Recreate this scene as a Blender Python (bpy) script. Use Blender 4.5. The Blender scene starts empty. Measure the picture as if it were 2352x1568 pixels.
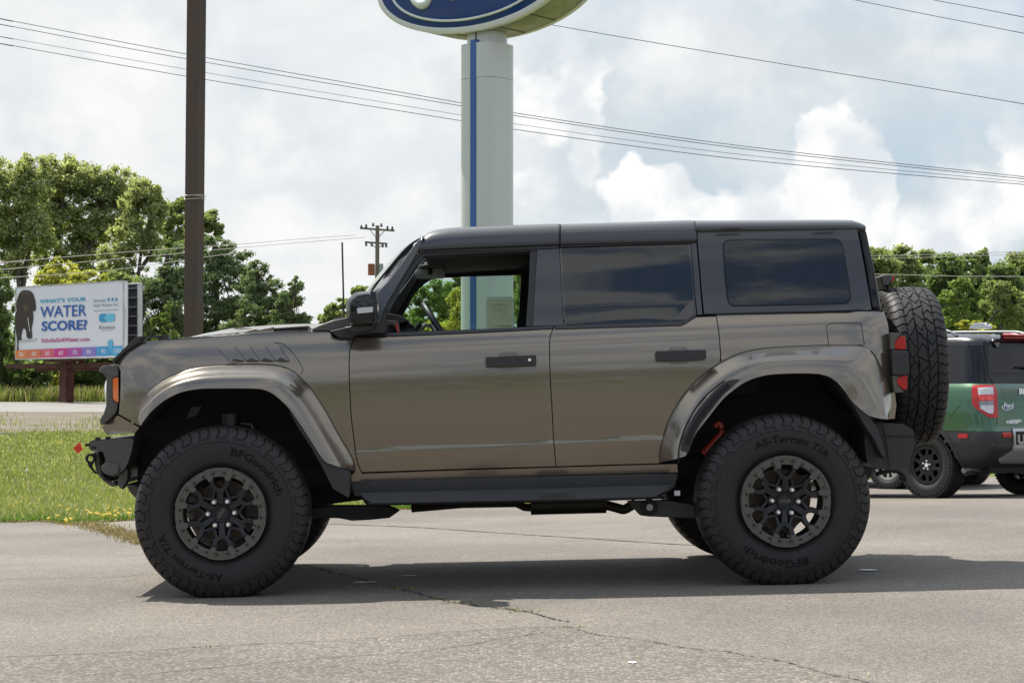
import bpy, bmesh, math, random
import numpy as np
from mathutils import Vector, Matrix
from mathutils.geometry import tessellate_polygon
random.seed(7)
RNG = np.random.default_rng(11)
SC = bpy.context.scene
COL = SC.collection
PI = math.pi

# ------------------------------------------------------------------ camera
FL = 4573.0            # focal length in units of a 2352 wide picture
PITCH = 0.02537
CAMZ = 1.07
cam_d = bpy.data.cameras.new("camera")
cam = bpy.data.objects.new("camera", cam_d)
COL.objects.link(cam)
cam.location = (0, 0, CAMZ)
cam.rotation_euler = (PI / 2 + PITCH, 0, 0)
cam_d.sensor_width = 36.0
cam_d.lens = 36.0 * FL / 2352.0
cam_d.clip_start = 0.1
cam_d.clip_end = 3000
SC.camera = cam

# ------------------------------------------------------------------ light
SUN_TO = Vector((-0.45, 0.38, 1.0)).normalized()      # direction towards the sun
sun_d = bpy.data.lights.new("sun", 'SUN')
sun_d.energy = 4.6
sun_d.angle = math.radians(0.6)
sun_d.color = (1.0, 0.955, 0.88)
sun = bpy.data.objects.new("sun", sun_d)
COL.objects.link(sun)
sun.rotation_euler = SUN_TO.to_track_quat('Z', 'Y').to_euler()
SUN_EL = math.asin(SUN_TO.z)
SUN_AZ = math.atan2(SUN_TO.x, SUN_TO.y)

world = bpy.data.worlds.new("World")
SC.world = world
world.use_nodes = True
wt = world.node_tree
wt.nodes.clear()


def N(t, typ, **kw):
    n = t.nodes.new(typ)
    for k, v in kw.items():
        if k == 'inp':
            for i, x in v.items():
                if isinstance(x, bpy.types.NodeSocket):
                    t.links.new(x, n.inputs[i])
                else:
                    n.inputs[i].default_value = x
        else:
            setattr(n, k, v)
    return n


def MATH(t, op, a, b=None, clamp=False):
    n = t.nodes.new('ShaderNodeMath')
    n.operation = op
    n.use_clamp = clamp
    for i, x in enumerate((a, b)):
        if x is None:
            continue
        if isinstance(x, bpy.types.NodeSocket):
            t.links.new(x, n.inputs[i])
        else:
            n.inputs[i].default_value = x
    return n.outputs[0]


def MIXC(t, fac, a, b, blend='MIX'):
    n = t.nodes.new('ShaderNodeMix')
    n.data_type = 'RGBA'
    n.blend_type = blend
    for i, x in ((0, fac), (6, a), (7, b)):
        if isinstance(x, bpy.types.NodeSocket):
            t.links.new(x, n.inputs[i])
        else:
            n.inputs[i].default_value = x if not isinstance(x, tuple) else (x + (1,))[:4]
    return n.outputs[2]


def SMOOTH(t, x, lo, hi, a=0.0, b=1.0):
    n = t.nodes.new('ShaderNodeMapRange')
    n.interpolation_type = 'SMOOTHSTEP'
    t.links.new(x, n.inputs[0])
    n.inputs[1].default_value = lo
    n.inputs[2].default_value = hi
    n.inputs[3].default_value = a
    n.inputs[4].default_value = b
    return n.outputs[0]


def build_world():
    t = wt
    out = N(t, 'ShaderNodeOutputWorld')
    bg = N(t, 'ShaderNodeBackground')
    bg.inputs[1].default_value = 0.12
    t.links.new(bg.outputs[0], out.inputs[0])
    sky = N(t, 'ShaderNodeTexSky', sky_type='NISHITA', sun_disc=False)
    sky.sun_elevation = SUN_EL
    sky.sun_rotation = SUN_AZ
    sky.air_density = 1.0
    sky.dust_density = 1.5
    tc = N(t, 'ShaderNodeTexCoord')
    sep = N(t, 'ShaderNodeSeparateXYZ', inp={0: tc.outputs['Generated']})
    x, y, z = sep.outputs
    az = MATH(t, 'ARCTAN2', x, y)
    el = MATH(t, 'ARCSINE', z)
    P = N(t, 'ShaderNodeCombineXYZ', inp={0: az, 1: el}).outputs[0]
    # broad layer of thin cloud over the whole sky
    zc = MATH(t, 'ADD', MATH(t, 'MAXIMUM', z, 0.0), 0.22)
    pl = N(t, 'ShaderNodeCombineXYZ', inp={0: MATH(t, 'DIVIDE', x, zc), 1: MATH(t, 'DIVIDE', y, zc)}).outputs[0]
    n1 = N(t, 'ShaderNodeTexNoise', inp={'Vector': pl, 'Scale': 1.1, 'Detail': 9.0, 'Roughness': 0.58, 'Distortion': 0.4}).outputs[0]
    n2 = N(t, 'ShaderNodeTexNoise', inp={'Vector': P, 'Scale': 14.0, 'Detail': 8.0, 'Roughness': 0.55}).outputs[0]
    thin = SMOOTH(t, n1, 0.34, 0.62)
    thin2 = SMOOTH(t, n2, 0.38, 0.66)
    # the right hand half of the view is bluer, the left half is veiled
    left = SMOOTH(t, az, 0.06, -0.10)
    ahead = SMOOTH(t, y, 0.2, 0.9)
    # cumulus heads: displaced ellipses in azimuth / elevation
    nd = N(t, 'ShaderNodeTexNoise', inp={'Vector': P, 'Scale': 30.0, 'Detail': 7.0, 'Roughness': 0.6})
    sub = N(t, 'ShaderNodeVectorMath', operation='SUBTRACT', inp={0: nd.outputs[1], 1: (0.5, 0.5, 0.5)}).outputs[0]
    vo = N(t, 'ShaderNodeTexVoronoi', feature='SMOOTH_F1', inp={'Vector': P, 'Scale': 75.0, 'Smoothness': 0.4}).outputs[0]
    scl = N(t, 'ShaderNodeVectorMath', operation='SCALE', inp={0: sub, 3: 0.042}).outputs[0]
    Pd = N(t, 'ShaderNodeVectorMath', operation='ADD', inp={0: P, 1: scl}).outputs[0]

    def blob(u, v, ru, rv, soft):
        a0 = math.atan((u - 1176) / FL)
        e0 = math.atan((784 - v) / FL) + PITCH
        d = N(t, 'ShaderNodeVectorMath', operation='SUBTRACT', inp={0: Pd, 1: (a0, e0, 0)}).outputs[0]
        m = N(t, 'ShaderNodeVectorMath', operation='MULTIPLY', inp={0: d, 1: (FL / ru, FL / rv, 0)}).outputs[0]
        l = N(t, 'ShaderNodeVectorMath', operation='LENGTH', inp={0: m}).outputs['Value']
        l = MATH(t, 'ADD', l, MATH(t, 'MULTIPLY', vo, 0.28))
        return SMOOTH(t, l, 1.0 + soft, 1.0 - soft)

    def union(lst):
        m = lst[0]
        for q in lst[1:]:
            m = MATH(t, 'MAXIMUM', m, q)
        return m
    crisp = union([blob(1895, 400, 110, 165, .10), blob(1975, 440, 95, 120, .12), blob(1490, 450, 120, 100, .10),
                   blob(1600, 500, 190, 90, .14), blob(1800, 530, 330, 110, .22), blob(2200, 520, 160, 110, .35),
                   blob(1250, 240, 110, 110, .13), blob(1320, 220, 80, 130, .16), blob(1345, 340, 60, 80, .25),
                   blob(1200, 430, 70, 32, .3), blob(2330, 430, 60, 170, .35)])
    soft = union([blob(640, 330, 190, 120, .35), blob(930, 520, 200, 130, .3), blob(560, 520, 170, 80, .4),
                  blob(1020, 180, 160, 120, .5), blob(300, 120, 330, 110, .6), blob(1600, 90, 200, 90, .7), blob(120, 300, 260, 120, .6)])
    base_cloud = MIXC(t, thin2, (3.55, 3.9, 4.15), (4.6, 4.75, 4.8))
    skyc = MIXC(t, 1.0, sky.outputs[0], (1.0, 1.0, 1.0), 'MULTIPLY')
    # pale blue haze of the open sky in front of the camera
    blue = MIXC(t, SMOOTH(t, el, 0.02, 0.5), (2.85, 3.45, 3.95), skyc)
    # generic sky everywhere
    gen = MIXC(t, thin, blue, base_cloud)
    veil = MATH(t, 'MULTIPLY', ahead, MATH(t, 'ADD', MATH(t, 'MULTIPLY', left, 0.75), MATH(t, 'MULTIPLY', thin2, 0.35)), clamp=True)
    c = MIXC(t, veil, gen, MIXC(t, SMOOTH(t, n1, .35, .65), (4.2, 4.42, 4.58), (5.2, 5.2, 5.2)))
    shade = N(t, 'ShaderNodeTexNoise', inp={'Vector': P, 'Scale': 22.0, 'Detail': 5.0, 'Roughness': 0.5}).outputs[0]
    lit = MIXC(t, SMOOTH(t, shade, 0.35, 0.62), (4.1, 4.3, 4.45), (5.4, 5.4, 5.35))
    c = MIXC(t, MATH(t, 'MULTIPLY', soft, 0.75), c, lit)
    c = MIXC(t, MATH(t, 'MULTIPLY', crisp, 0.95), c, MIXC(t, SMOOTH(t, shade, 0.40, 0.58), (4.25, 4.5, 4.7), (5.7, 5.65, 5.6)))
    # darker blue gaps and heavier cloud behind the camera
    back = SMOOTH(t, y, 0.1, -0.5)
    n3 = N(t, 'ShaderNodeTexNoise', inp={'Vector': pl, 'Scale': 2.4, 'Detail': 8.0, 'Roughness': 0.6, 'Distortion': 0.6}).outputs[0]
    bc = MIXC(t, SMOOTH(t, n3, 0.44, 0.57), (1.5, 2.3, 3.8), (6.4, 6.4, 6.4))
    c = MIXC(t, MATH(t, 'MULTIPLY', back, 0.9), c, bc)
    # the cloud deck overhead, near the sun, is the brightest part of the sky
    over = MATH(t, 'MULTIPLY', SMOOTH(t, z, 0.30, 0.75), SMOOTH(t, y, -0.45, 0.2))
    c = MIXC(t, over, c, MIXC(t, thin, (3.6, 4.6, 6.2), (8.6, 8.5, 8.3)))
    t.links.new(c, bg.inputs[0])


build_world()
SC.view_settings.view_transform = 'Standard'
SC.view_settings.look = 'None'
SC.view_settings.exposure = 0.62
SC.view_settings.gamma = 1.0
SC.cycles.max_bounces = 8
SC.cycles.transparent_max_bounces = 12
SC.cycles.use_denoising = True

# ------------------------------------------------------------------ helpers
_F = Vector((0, math.cos(PITCH), math.sin(PITCH)))
_U = Vector((0, -math.sin(PITCH), math.cos(PITCH)))
_C = Vector((0, 0, CAMZ))


def ray(u, v):
    return _F + Vector((1, 0, 0)) * ((u - 1176) / FL) + _U * ((784 - v) / FL)


def at(u, v, Y):
    d = ray(u, v)
    return _C + d * (Y / d.y)


# zoom windows in which outlines were measured: name -> (u0, v0, scale)
ZW = {1: (179.3, 657.3, .30487), 2: (717.0, 478.0, .30487), 3: (1195.1, 478.0, .30487), 4: (1553.6, 478.0, .30487),
      5: (179.3, 896.3, .34303), 6: (717.0, 956.1, .4065), 7: (1493.9, 836.6, .34303), 8: (0.0, 567.7, .26676),
      9: (1971.9, 687.2, .30487), 0: (0.0, 0.0, 1.0)}


def Z(k, *pts):
    a, b, s = ZW[k]
    return [(a + x * s, b + y * s) for x, y in pts]


class Frame:
    """local axes of a vehicle, +X to its rear, -Y to its left side"""
    def __init__(s, O, yaw, pitch):
        s.M = Matrix.Translation(O) @ Matrix.Rotation(yaw, 4, 'Z') @ Matrix.Rotation(pitch, 4, 'Y')
        s.I = s.M.inverted()
        s.c = s.I @ _C

    def hit(s, u, v, axis, val):
        d = s.I.to_3x3() @ ray(u, v)
        k = (val - s.c[axis]) / d[axis]
        return s.c + d * k


def link(o, parent=None):
    COL.objects.link(o)
    if parent is not None:
        o.parent = parent
    return o


def tag(o, label=None, cat=None, group=None, kind=None):
    if label:
        o['label'] = label
    if cat:
        o['category'] = cat
    if group:
        o['group'] = group
    if kind:
        o['kind'] = kind
    return o


def empty(name, loc=(0, 0, 0), label=None, cat=None, group=None, mat=None):
    o = bpy.data.objects.new(name, None)
    COL.objects.link(o)
    if mat is not None:
        o.matrix_world = mat
    else:
        o.location = loc
    o.empty_display_size = 0.1
    return tag(o, label, cat, group)


class MB:
    def __init__(s):
        s.v = []
        s.f = []

    def add(s, vs, fs):
        n = len(s.v)
        s.v += [tuple(p) for p in vs]
        s.f += [tuple(i + n for i in f) for f in fs]
        return s

    def box(s, c, h, R=None):
        vs = []
        for x in (-1, 1):
            for y in (-1, 1):
                for z in (-1, 1):
                    p = Vector((x * h[0], y * h[1], z * h[2]))
                    if R is not None:
                        p = R @ p
                    vs.append(p + Vector(c))
        return s.add(vs, [(0, 1, 3, 2), (4, 6, 7, 5), (0, 4, 5, 1), (2, 3, 7, 6), (0, 2, 6, 4), (1, 5, 7, 3)])

    def beam(s, a, b, w, h=None, up=(0, 0, 1)):
        a, b = Vector(a), Vector(b)
        d = (b - a)
        L = d.length
        d.normalize()
        up = Vector(up)
        if abs(d.dot(up)) > .98:
            up = Vector((0, 1, 0))
        sx = d.cross(up).normalized()
        uz = sx.cross(d)
        R = Matrix((d, sx, uz)).transposed()
        return s.box((a + b) / 2, (L / 2, w / 2, (h or w) / 2), R)

    def loft(s, rings, closed=True, caps=False):
        n = len(rings[0])
        base = len(s.v)
        for r in rings:
            s.v += [tuple(p) for p in r]
        m = n if closed else n - 1
        for i in range(len(rings) - 1):
            for j in range(m):
                a = base + i * n + j
                b = base + i * n + (j + 1) % n
                s.f.append((a, b, b + n, a + n))
        if caps:
            s.f.append(tuple(base + j for j in range(n))[::-1])
            s.f.append(tuple(base + (len(rings) - 1) * n + j for j in range(n)))
        return s

    def tube(s, pts, r, n=8, caps=True):
        pts = [Vector(p) for p in pts]
        rings = []
        ref = None
        for i, p in enumerate(pts):
            d = (pts[min(i + 1, len(pts) - 1)] - pts[max(i - 1, 0)]).normalized()
            if ref is None:
                ref = Vector((0, 0, 1)) if abs(d.z) < .9 else Vector((0, 1, 0))
            a = d.cross(ref)
            if a.length < 1e-4:
                a = d.cross(Vector((1, 0, 0)))
            a.normalize()
            b = d.cross(a)
            rr = r[i] if isinstance(r, (list, tuple)) else r
            rings.append([p + (a * math.cos(2 * PI * k / n) + b * math.sin(2 * PI * k / n)) * rr for k in range(n)])
        return s.loft(rings, True, caps)

    def lathe(s, prof, n=48, axis='Y', closed=False, a0=0.0, a1=2 * PI):
        """prof: (r, t) along the axis"""
        full = abs(a1 - a0 - 2 * PI) < 1e-6
        m = n if full else n + 1
        rings = []
        for r, t in prof:
            ring = []
            for k in range(m):
                a = a0 + (a1 - a0) * k / n
                c, q = math.cos(a) * r, math.sin(a) * r
                ring.append({'Y': (q, t, c), 'X': (t, q, c), 'Z': (c, q, t)}[axis])
            rings.append(ring)
        if closed:
            rings.append(rings[0])
        return s.loft(rings, full)

    def prism(s, poly, y0, y1, M=None):
        """poly in XZ, extruded along Y"""
        n = len(poly)
        vs = [Vector((p[0], y0, p[1])) for p in poly] + [Vector((p[0], y1, p[1])) for p in poly]
        if M is not None:
            vs = [M @ v for v in vs]
        tris = tessellate_polygon([[Vector((p[0], p[1], 0)) for p in poly]])
        fs = [tuple(t) for t in tris] + [tuple(i + n for i in t[::-1]) for t in tris]
        fs += [(i, (i + 1) % n, (i + 1) % n + n, i + n) for i in range(n)]
        return s.add(vs, fs)

    def disc(s, c, r, y0, y1, n=16, M=None):
        return s.prism([(c[0] + r * math.sin(2 * PI * k / n), c[1] + r * math.cos(2 * PI * k / n)) for k in range(n)], y0, y1, M)

    def build(s, name, mat, parent=None, smooth=None, bevel=0, seg=2, M=None, ang=35, recalc=True):
        me = bpy.data.meshes.new(name)
        vs = s.v if M is None else [tuple(M @ Vector(v)) for v in s.v]
        me.from_pydata(vs, [], s.f)
        bm = bmesh.new()
        bm.from_mesh(me)
        bmesh.ops.remove_doubles(bm, verts=bm.verts, dist=1e-5)
        if recalc:
            bmesh.ops.recalc_face_normals(bm, faces=bm.faces)
        bm.to_mesh(me)
        bm.free()
        o = bpy.data.objects.new(name, me)
        me.materials.append(mat)
        link(o, parent)
        if smooth is not None or bevel:
            me.shade_smooth()
            me.set_sharp_from_angle(angle=math.radians(ang if smooth is None or smooth is True else smooth))
        if bevel:
            m = o.modifiers.new('bevel', 'BEVEL')
            m.width = bevel
            m.segments = seg
            m.limit_method = 'ANGLE'
            m.angle_limit = math.radians(30)
            m.harden_normals = True
        return o


def spl(pts, n=6, closed=False):
    """catmull-rom through points of any dimension"""
    P = [Vector(p) for p in pts]
    out = []
    m = len(P)
    rng = range(m) if closed else range(m - 1)
    for i in rng:
        p0 = P[(i - 1) % m] if (closed or i > 0) else P[0]
        p1 = P[i]
        p2 = P[(i + 1) % m]
        p3 = P[(i + 2) % m] if (closed or i + 2 < m) else P[m - 1]
        for k in range(n):
            t = k / n
            out.append(0.5 * ((2 * p1) + (p2 - p0) * t + (2 * p0 - 5 * p1 + 4 * p2 - p3) * t * t + (3 * p1 - p0 - 3 * p2 + p3) * t ** 3))
    if not closed:
        out.append(P[-1])
    return out


def rpoly(pts, r, n=4):
    """round the corners of a 2-D polygon"""
    out = []
    m = len(pts)
    P = [Vector(p[:2]) for p in pts]
    for i in range(m):
        a, b, c = P[i - 1], P[i], P[(i + 1) % m]
        rr = pts[i][2] if len(pts[i]) > 2 else r
        d1, d2 = a - b, c - b
        k = min(rr, d1.length * .45, d2.length * .45)
        if k < 1e-5:
            out.append(tuple(b))
            continue
        s, e = b + d1.normalized() * k, b + d2.normalized() * k
        for j in range(n + 1):
            t = j / n
            out.append(tuple(s * (1 - t) ** 2 + b * 2 * t * (1 - t) + e * t * t))
    return out


# ------------------------------------------------------------------ materials
MATS = {}


def mat(name, col, rough=.5, metal=0., coat=0., spec=.5, bump=0., bscale=200., var=0., vscale=3., trans=0., emit=None, alpha=None, vcol=None, coatr=.03, obj=True, flake=False):
    if name in MATS:
        return MATS[name]
    m = bpy.data.materials.new(name)
    m.use_nodes = True
    t = m.node_tree
    b = t.nodes['Principled BSDF']
    b.inputs['Base Color'].default_value = (*col, 1)
    b.inputs['Roughness'].default_value = rough
    b.inputs['Metallic'].default_value = metal
    b.inputs['Specular IOR Level'].default_value = spec
    b.inputs['Coat Weight'].default_value = coat
    b.inputs['Coat Roughness'].default_value = coatr
    if trans:
        b.inputs['Transmission Weight'].default_value = trans
    tc = N(t, 'ShaderNodeTexCoord')
    co = tc.outputs['Object']
    if var or vcol:
        n = N(t, 'ShaderNodeTexNoise', inp={'Vector': co, 'Scale': vscale, 'Detail': 6.0, 'Roughness': .6}).outputs[0]
        f = SMOOTH(t, n, .3, .7)
        c2 = vcol or tuple(x * (1 - var) for x in col)
        c = MIXC(t, f, tuple(col), tuple(c2))
        t.links.new(c, b.inputs['Base Color'])
        r = SMOOTH(t, n, .2, .8, rough * .88, min(1, rough * 1.15))
        t.links.new(r, b.inputs['Roughness'])
    if bump:
        n = N(t, 'ShaderNodeTexNoise', inp={'Vector': co, 'Scale': bscale, 'Detail': 3.0}).outputs[0]
        bp = N(t, 'ShaderNodeBump', inp={'Strength': bump, 'Distance': .002, 'Height': n})
        t.links.new(bp.outputs[0], b.inputs['Normal'])
    if flake:
        v = N(t, 'ShaderNodeTexVoronoi', inp={'Vector': co, 'Scale': 700.0})
        nm = N(t, 'ShaderNodeVectorMath', operation='SUBTRACT', inp={0: v.outputs['Color'], 1: (.5, .5, .5)}).outputs[0]
        sc = N(t, 'ShaderNodeVectorMath', operation='SCALE', inp={0: nm, 3: .05}).outputs[0]
        ge = N(t, 'ShaderNodeNewGeometry')
        ad = N(t, 'ShaderNodeVectorMath', operation='ADD', inp={0: ge.outputs['Normal'], 1: sc}).outputs[0]
        no = N(t, 'ShaderNodeVectorMath', operation='NORMALIZE', inp={0: ad}).outputs[0]
        t.links.new(no, b.inputs['Normal'])
    if emit:
        b.inputs['Emission Color'].default_value = (*emit[:3], 1)
        b.inputs['Emission Strength'].default_value = emit[3]
    MATS[name] = m
    return m


def glass(name, tint, rough=0.0, refl=1.0, ior=1.5):
    m = bpy.data.materials.new(name)
    m.use_nodes = True
    t = m.node_tree
    t.nodes.clear()
    out = N(t, 'ShaderNodeOutputMaterial')
    tr = N(t, 'ShaderNodeBsdfTransparent')
    tr.inputs[0].default_value = (*tint, 1)
    gl = N(t, 'ShaderNodeBsdfGlossy')
    gl.inputs['Roughness'].default_value = rough
    gl.inputs[0].default_value = (refl, refl, refl, 1)
    fr = N(t, 'ShaderNodeFresnel')
    fr.inputs[0].default_value = ior
    mx = N(t, 'ShaderNodeMixShader', inp={0: fr.outputs[0], 1: tr.outputs[0], 2: gl.outputs[0]})
    t.links.new(mx.outputs[0], out.inputs[0])
    return m


PAINT = mat('taupe_paint', (.190, .163, .127), rough=.22, metal=.70, coat=1.0, flake=True)
DGREY = mat('dark_metallic_roof', (.040, .042, .048), rough=.42, metal=.35, coat=.6, coatr=.08, flake=True)
GLOSSK = mat('gloss_black', (.008, .008, .01), rough=.08, coat=1.0)
PLAS = mat('charcoal_plastic', (.021, .0215, .023), rough=.5, bump=.35, bscale=600.)
PLAS2 = mat('grey_plastic', (.085, .081, .073), rough=.48, metal=.2, bump=.2, bscale=500.)
BLK = mat('matte_black', (.008, .008, .009), rough=.75)
DARK = mat('dark_interior', (.012, .013, .015), rough=.8)
RUB = mat('rubber', (.0098, .0090, .0096), rough=.66, bump=.25, bscale=120., vcol=(.0165, .0142, .0125), vscale=7.)
RUBT = mat('tread_rubber', (.0110, .0102, .0102), rough=.6, vcol=(.020, .016, .014), vscale=9., bump=.3, bscale=90.)
RUBL = mat('raised_letter_rubber', (.0055, .005, .0055), rough=.75, spec=.2)
BEAD = mat('beadlock_grey', (.105, .102, .092), rough=.38, metal=.55)
WHLK = mat('satin_black_wheel', (.022, .023, .027), rough=.36, metal=.4)
CHROME = mat('chrome', (.95, .92, .88), rough=.35, metal=.55)
STEEL = mat('cast_steel', (.28, .28, .27), rough=.4, metal=.8)
DISC = mat('brake_disc', (.16, .13, .11), rough=.5, metal=.7)
REDL = mat('red_lens', (.42, .006, .006), rough=.3, coat=.25)
AMB = mat('amber_lens', (.75, .16, .02), rough=.15, coat=1.0)
CLEAR = mat('clear_lens', (.55, .56, .58), rough=.12, coat=1.0)
REDP = mat('red_spring', (.32, .028, .014), rough=.4)
PRIVG = glass('privacy_glass', (.20, .235, .24), ior=1.62)
DARKG = mat('dark_car_glass', (.006, .007, .010), rough=.02, spec=.3)
CLG = glass('clear_window', (.78, .88, .84))
WSG = glass('windshield_glass', (.70, .78, .78))
WHITE = mat('white_print', (.78, .79, .80), rough=.5)
# ================================================================== ground
_GY = [-60, 12, 21, 26, 30, 40, 48, 56, 66, 75, 80, 92, 100, 400]
_GD = [0, 0, -.19, -.37, -.41, -.45, -.36, -.15, .10, .27, .36, .57, .60, .60]
GX0, GP = -0.058, math.tan(0.020435)


def zg(x, y):
    x = np.asarray(x, float)
    y = np.asarray(y, float)
    d = np.interp(y, _GY, _GD)
    fade = np.clip((50 - y) / 20, 0, 1)
    tilt = GP * (np.clip(x, -9, 9) - GX0) * math.cos(math.radians(1.4)) + GP * (y - 11.48) * math.sin(math.radians(1.4)) * (y < 25)
    return .03196 + tilt * fade + d + np.clip((12 - y) / 8, 0, 1) * 0


def sheet(name, xs, ys, off, m, mask=None, label=None):
    X, Y = np.meshgrid(xs, ys)
    Zz = zg(X, Y) + off
    nx, ny = len(xs), len(ys)
    vs = np.stack([X, Y, Zz], -1).reshape(-1, 3)
    fs = []
    for j in range(ny - 1):
        for i in range(nx - 1):
            if mask is None or mask((xs[i] + xs[i + 1]) / 2, (ys[j] + ys[j + 1]) / 2):
                a = j * nx + i
                fs.append((a, a + 1, a + nx + 1, a + nx))
    me = bpy.data.meshes.new(name)
    me.from_pydata(vs.tolist(), [], fs)
    me.materials.append(m)
    me.shade_smooth()
    o = link(bpy.data.objects.new(name, me))
    o['kind'] = 'structure'
    return o


def edgeY(x):
    return float(np.interp(x, [-30, -8, -5.6, -4.7, -4.35, -4.25, -3.5, -.6, 1, 4.5, 8, 30], [19.2, 19.7, 19.95, 20.1, 19.4, 19.2, 20.3, 21.7, 24.5, 30.5, 31, 31]))


def asphalt(name, c1, c2, grain=1.0, rough=.85):
    m = bpy.data.materials.new(name)
    m.use_nodes = True
    t = m.node_tree
    b = t.nodes['Principled BSDF']
    co = N(t, 'ShaderNodeTexCoord').outputs['Object']
    fine = N(t, 'ShaderNodeTexVoronoi', inp={'Vector': co, 'Scale': 95.0 * grain})
    f1 = SMOOTH(t, N(t, 'ShaderNodeSeparateColor', inp={0: fine.outputs['Color']}).outputs[0], .0, 1.0)
    fd = SMOOTH(t, fine.outputs['Distance'], .25, .62)
    big = N(t, 'ShaderNodeTexNoise', inp={'Vector': co, 'Scale': .42, 'Detail': 7.0, 'Roughness': .6}).outputs[0]
    med = N(t, 'ShaderNodeTexNoise', inp={'Vector': co, 'Scale': 7.0, 'Detail': 7.0, 'Roughness': .7}).outputs[0]
    tiny = N(t, 'ShaderNodeTexNoise', inp={'Vector': co, 'Scale': 260.0, 'Detail': 2.0}).outputs[0]
    stone = MIXC(t, f1, tuple(x * .62 for x in c1), tuple(x * 1.45 for x in c1))
    c = MIXC(t, MATH(t, 'MULTIPLY', fd, .75), stone, tuple(c2))
    c = MIXC(t, SMOOTH(t, med, .35, .75, 0, .35), c, tuple(c2))
    c = MIXC(t, 1.0, c, MIXC(t, SMOOTH(t, big, .3, .7), (.78, .78, .79), (1.12, 1.11, 1.09)), 'MULTIPLY')
    c = MIXC(t, 1.0, c, MIXC(t, tiny, (.72, .72, .72), (1.28, 1.28, 1.28)), 'MULTIPLY')
    # oil spots and tiny dark debris
    sp = N(t, 'ShaderNodeTexVoronoi', inp={'Vector': co, 'Scale': 1.7})
    c = MIXC(t, SMOOTH(t, sp.outputs['Distance'], .018, .006), c, (.04, .035, .03))
    t.links.new(c, b.inputs['Base Color'])
    b.inputs['Roughness'].default_value = rough
    b.inputs['Specular IOR Level'].default_value = .3
    hh = MATH(t, 'ADD', MATH(t, 'MULTIPLY', fine.outputs['Distance'], -1.0), MATH(t, 'MULTIPLY', tiny, .5))
    bp = N(t, 'ShaderNodeBump', inp={'Strength': .55, 'Distance': .004, 'Height': hh})
    t.links.new(bp.outputs[0], b.inputs['Normal'])
    return m


ASPH = asphalt('old_asphalt', (.214, .191, .165), (.130, .115, .099))
ASPC = asphalt('coarse_asphalt', (.214, .190, .163), (.104, .092, .079), .62)


def soil(name, a, b_, s=3.0, c3=None):
    m = bpy.data.materials.new(name)
    m.use_nodes = True
    t = m.node_tree
    b = t.nodes['Principled BSDF']
    co = N(t, 'ShaderNodeTexCoord').outputs['Object']
    n1 = N(t, 'ShaderNodeTexNoise', inp={'Vector': co, 'Scale': s, 'Detail': 8.0, 'Roughness': .7}).outputs[0]
    n2 = N(t, 'ShaderNodeTexNoise', inp={'Vector': co, 'Scale': s * .17, 'Detail': 5.0}).outputs[0]
    c = MIXC(t, SMOOTH(t, n1, .35, .68), tuple(a), tuple(b_))
    if c3:
        c = MIXC(t, SMOOTH(t, n2, .45, .6), c, tuple(c3))
    t.links.new(c, b.inputs['Base Color'])
    b.inputs['Roughness'].default_value = .95
    bp = N(t, 'ShaderNodeBump', inp={'Strength': .8, 'Distance': .05, 'Height': n1})
    t.links.new(bp.outputs[0], b.inputs['Normal'])
    return m


TURF = soil('turf_soil', (.085, .12, .020), (.16, .19, .04), 4.0, (.12, .15, .03))
DIRT = soil('gravel_bank', (.135, .108, .082), (.20, .165, .13), 5.0, (.11, .10, .05))
ROADM = soil('concrete_road', (.215, .203, .185), (.245, .23, .21), .8)

gx = np.concatenate([np.linspace(-400, -30, 12), np.linspace(-28, 28, 57), np.linspace(30, 400, 12)])
gy = np.concatenate([np.linspace(-300, -10, 10), np.linspace(-6, 110, 117), np.linspace(120, 900, 14)])
sheet('ground', gx, gy, -.02, TURF)
lx = np.linspace(-30, 30, 241)
ly = np.linspace(-25, 32, 229)


def lotmask(x, y):
    return y < edgeY(x) + .12 * math.sin(x * 5.1) * math.sin(x * 1.7 + 2)


# the lot: rows follow its ragged far edge
def lot():
    vs, fs = [], []
    xs = np.linspace(-30, 30, 481)
    tt = np.concatenate([np.linspace(0, .6, 12), np.linspace(.62, 1, 60)])
    for x in xs:
        e = edgeY(x) + .05 * math.sin(x * 9.1) + .07 * math.sin(x * 3.7 + 2) + random.uniform(-.02, .02)
        for t_ in tt:
            y = -25 + (e + 25) * t_
            vs.append((x, y, float(zg(x, y)) - .0))
    n = len(tt)
    for i in range(len(xs) - 1):
        for j in range(n - 1):
            a = i * n + j
            fs.append((a, a + n, a + n + 1, a + 1))
    me = bpy.data.meshes.new('parking_lot')
    me.from_pydata(vs, [], fs)
    me.materials.append(ASPH)
    me.shade_smooth()
    o = link(bpy.data.objects.new('parking_lot', me))
    o['kind'] = 'structure'
    return o


lot()
sheet('gravel_bank', np.linspace(-60, 60, 121), np.linspace(56.5, 75.2, 20), .0, DIRT)
sheet('road', np.linspace(-200, 200, 81), np.linspace(75, 92, 18), .012, ROADM)


def gp(u, v):
    """point of the ground under a picture point"""
    d = ray(u, v)
    lo, hi = 3.0, 200.0
    f = lambda Y: (_C + d * (Y / d.y)).z - float(zg(*(_C + d * (Y / d.y)).xy))
    Y = 3.0
    while Y < 150 and f(Y) > 0:
        Y += .25
    lo, hi = Y - .25, Y
    for _ in range(25):
        m_ = (lo + hi) / 2
        if f(m_) > 0:
            lo = m_
        else:
            hi = m_
    p = _C + d * (hi / d.y)
    return Vector((p.x, p.y, float(zg(p.x, p.y))))


CRK = mat('crack_shadow', (.035, .03, .025), rough=.95)
CRK2 = mat('crack_filler', (.10, .095, .088), rough=.8)


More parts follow.
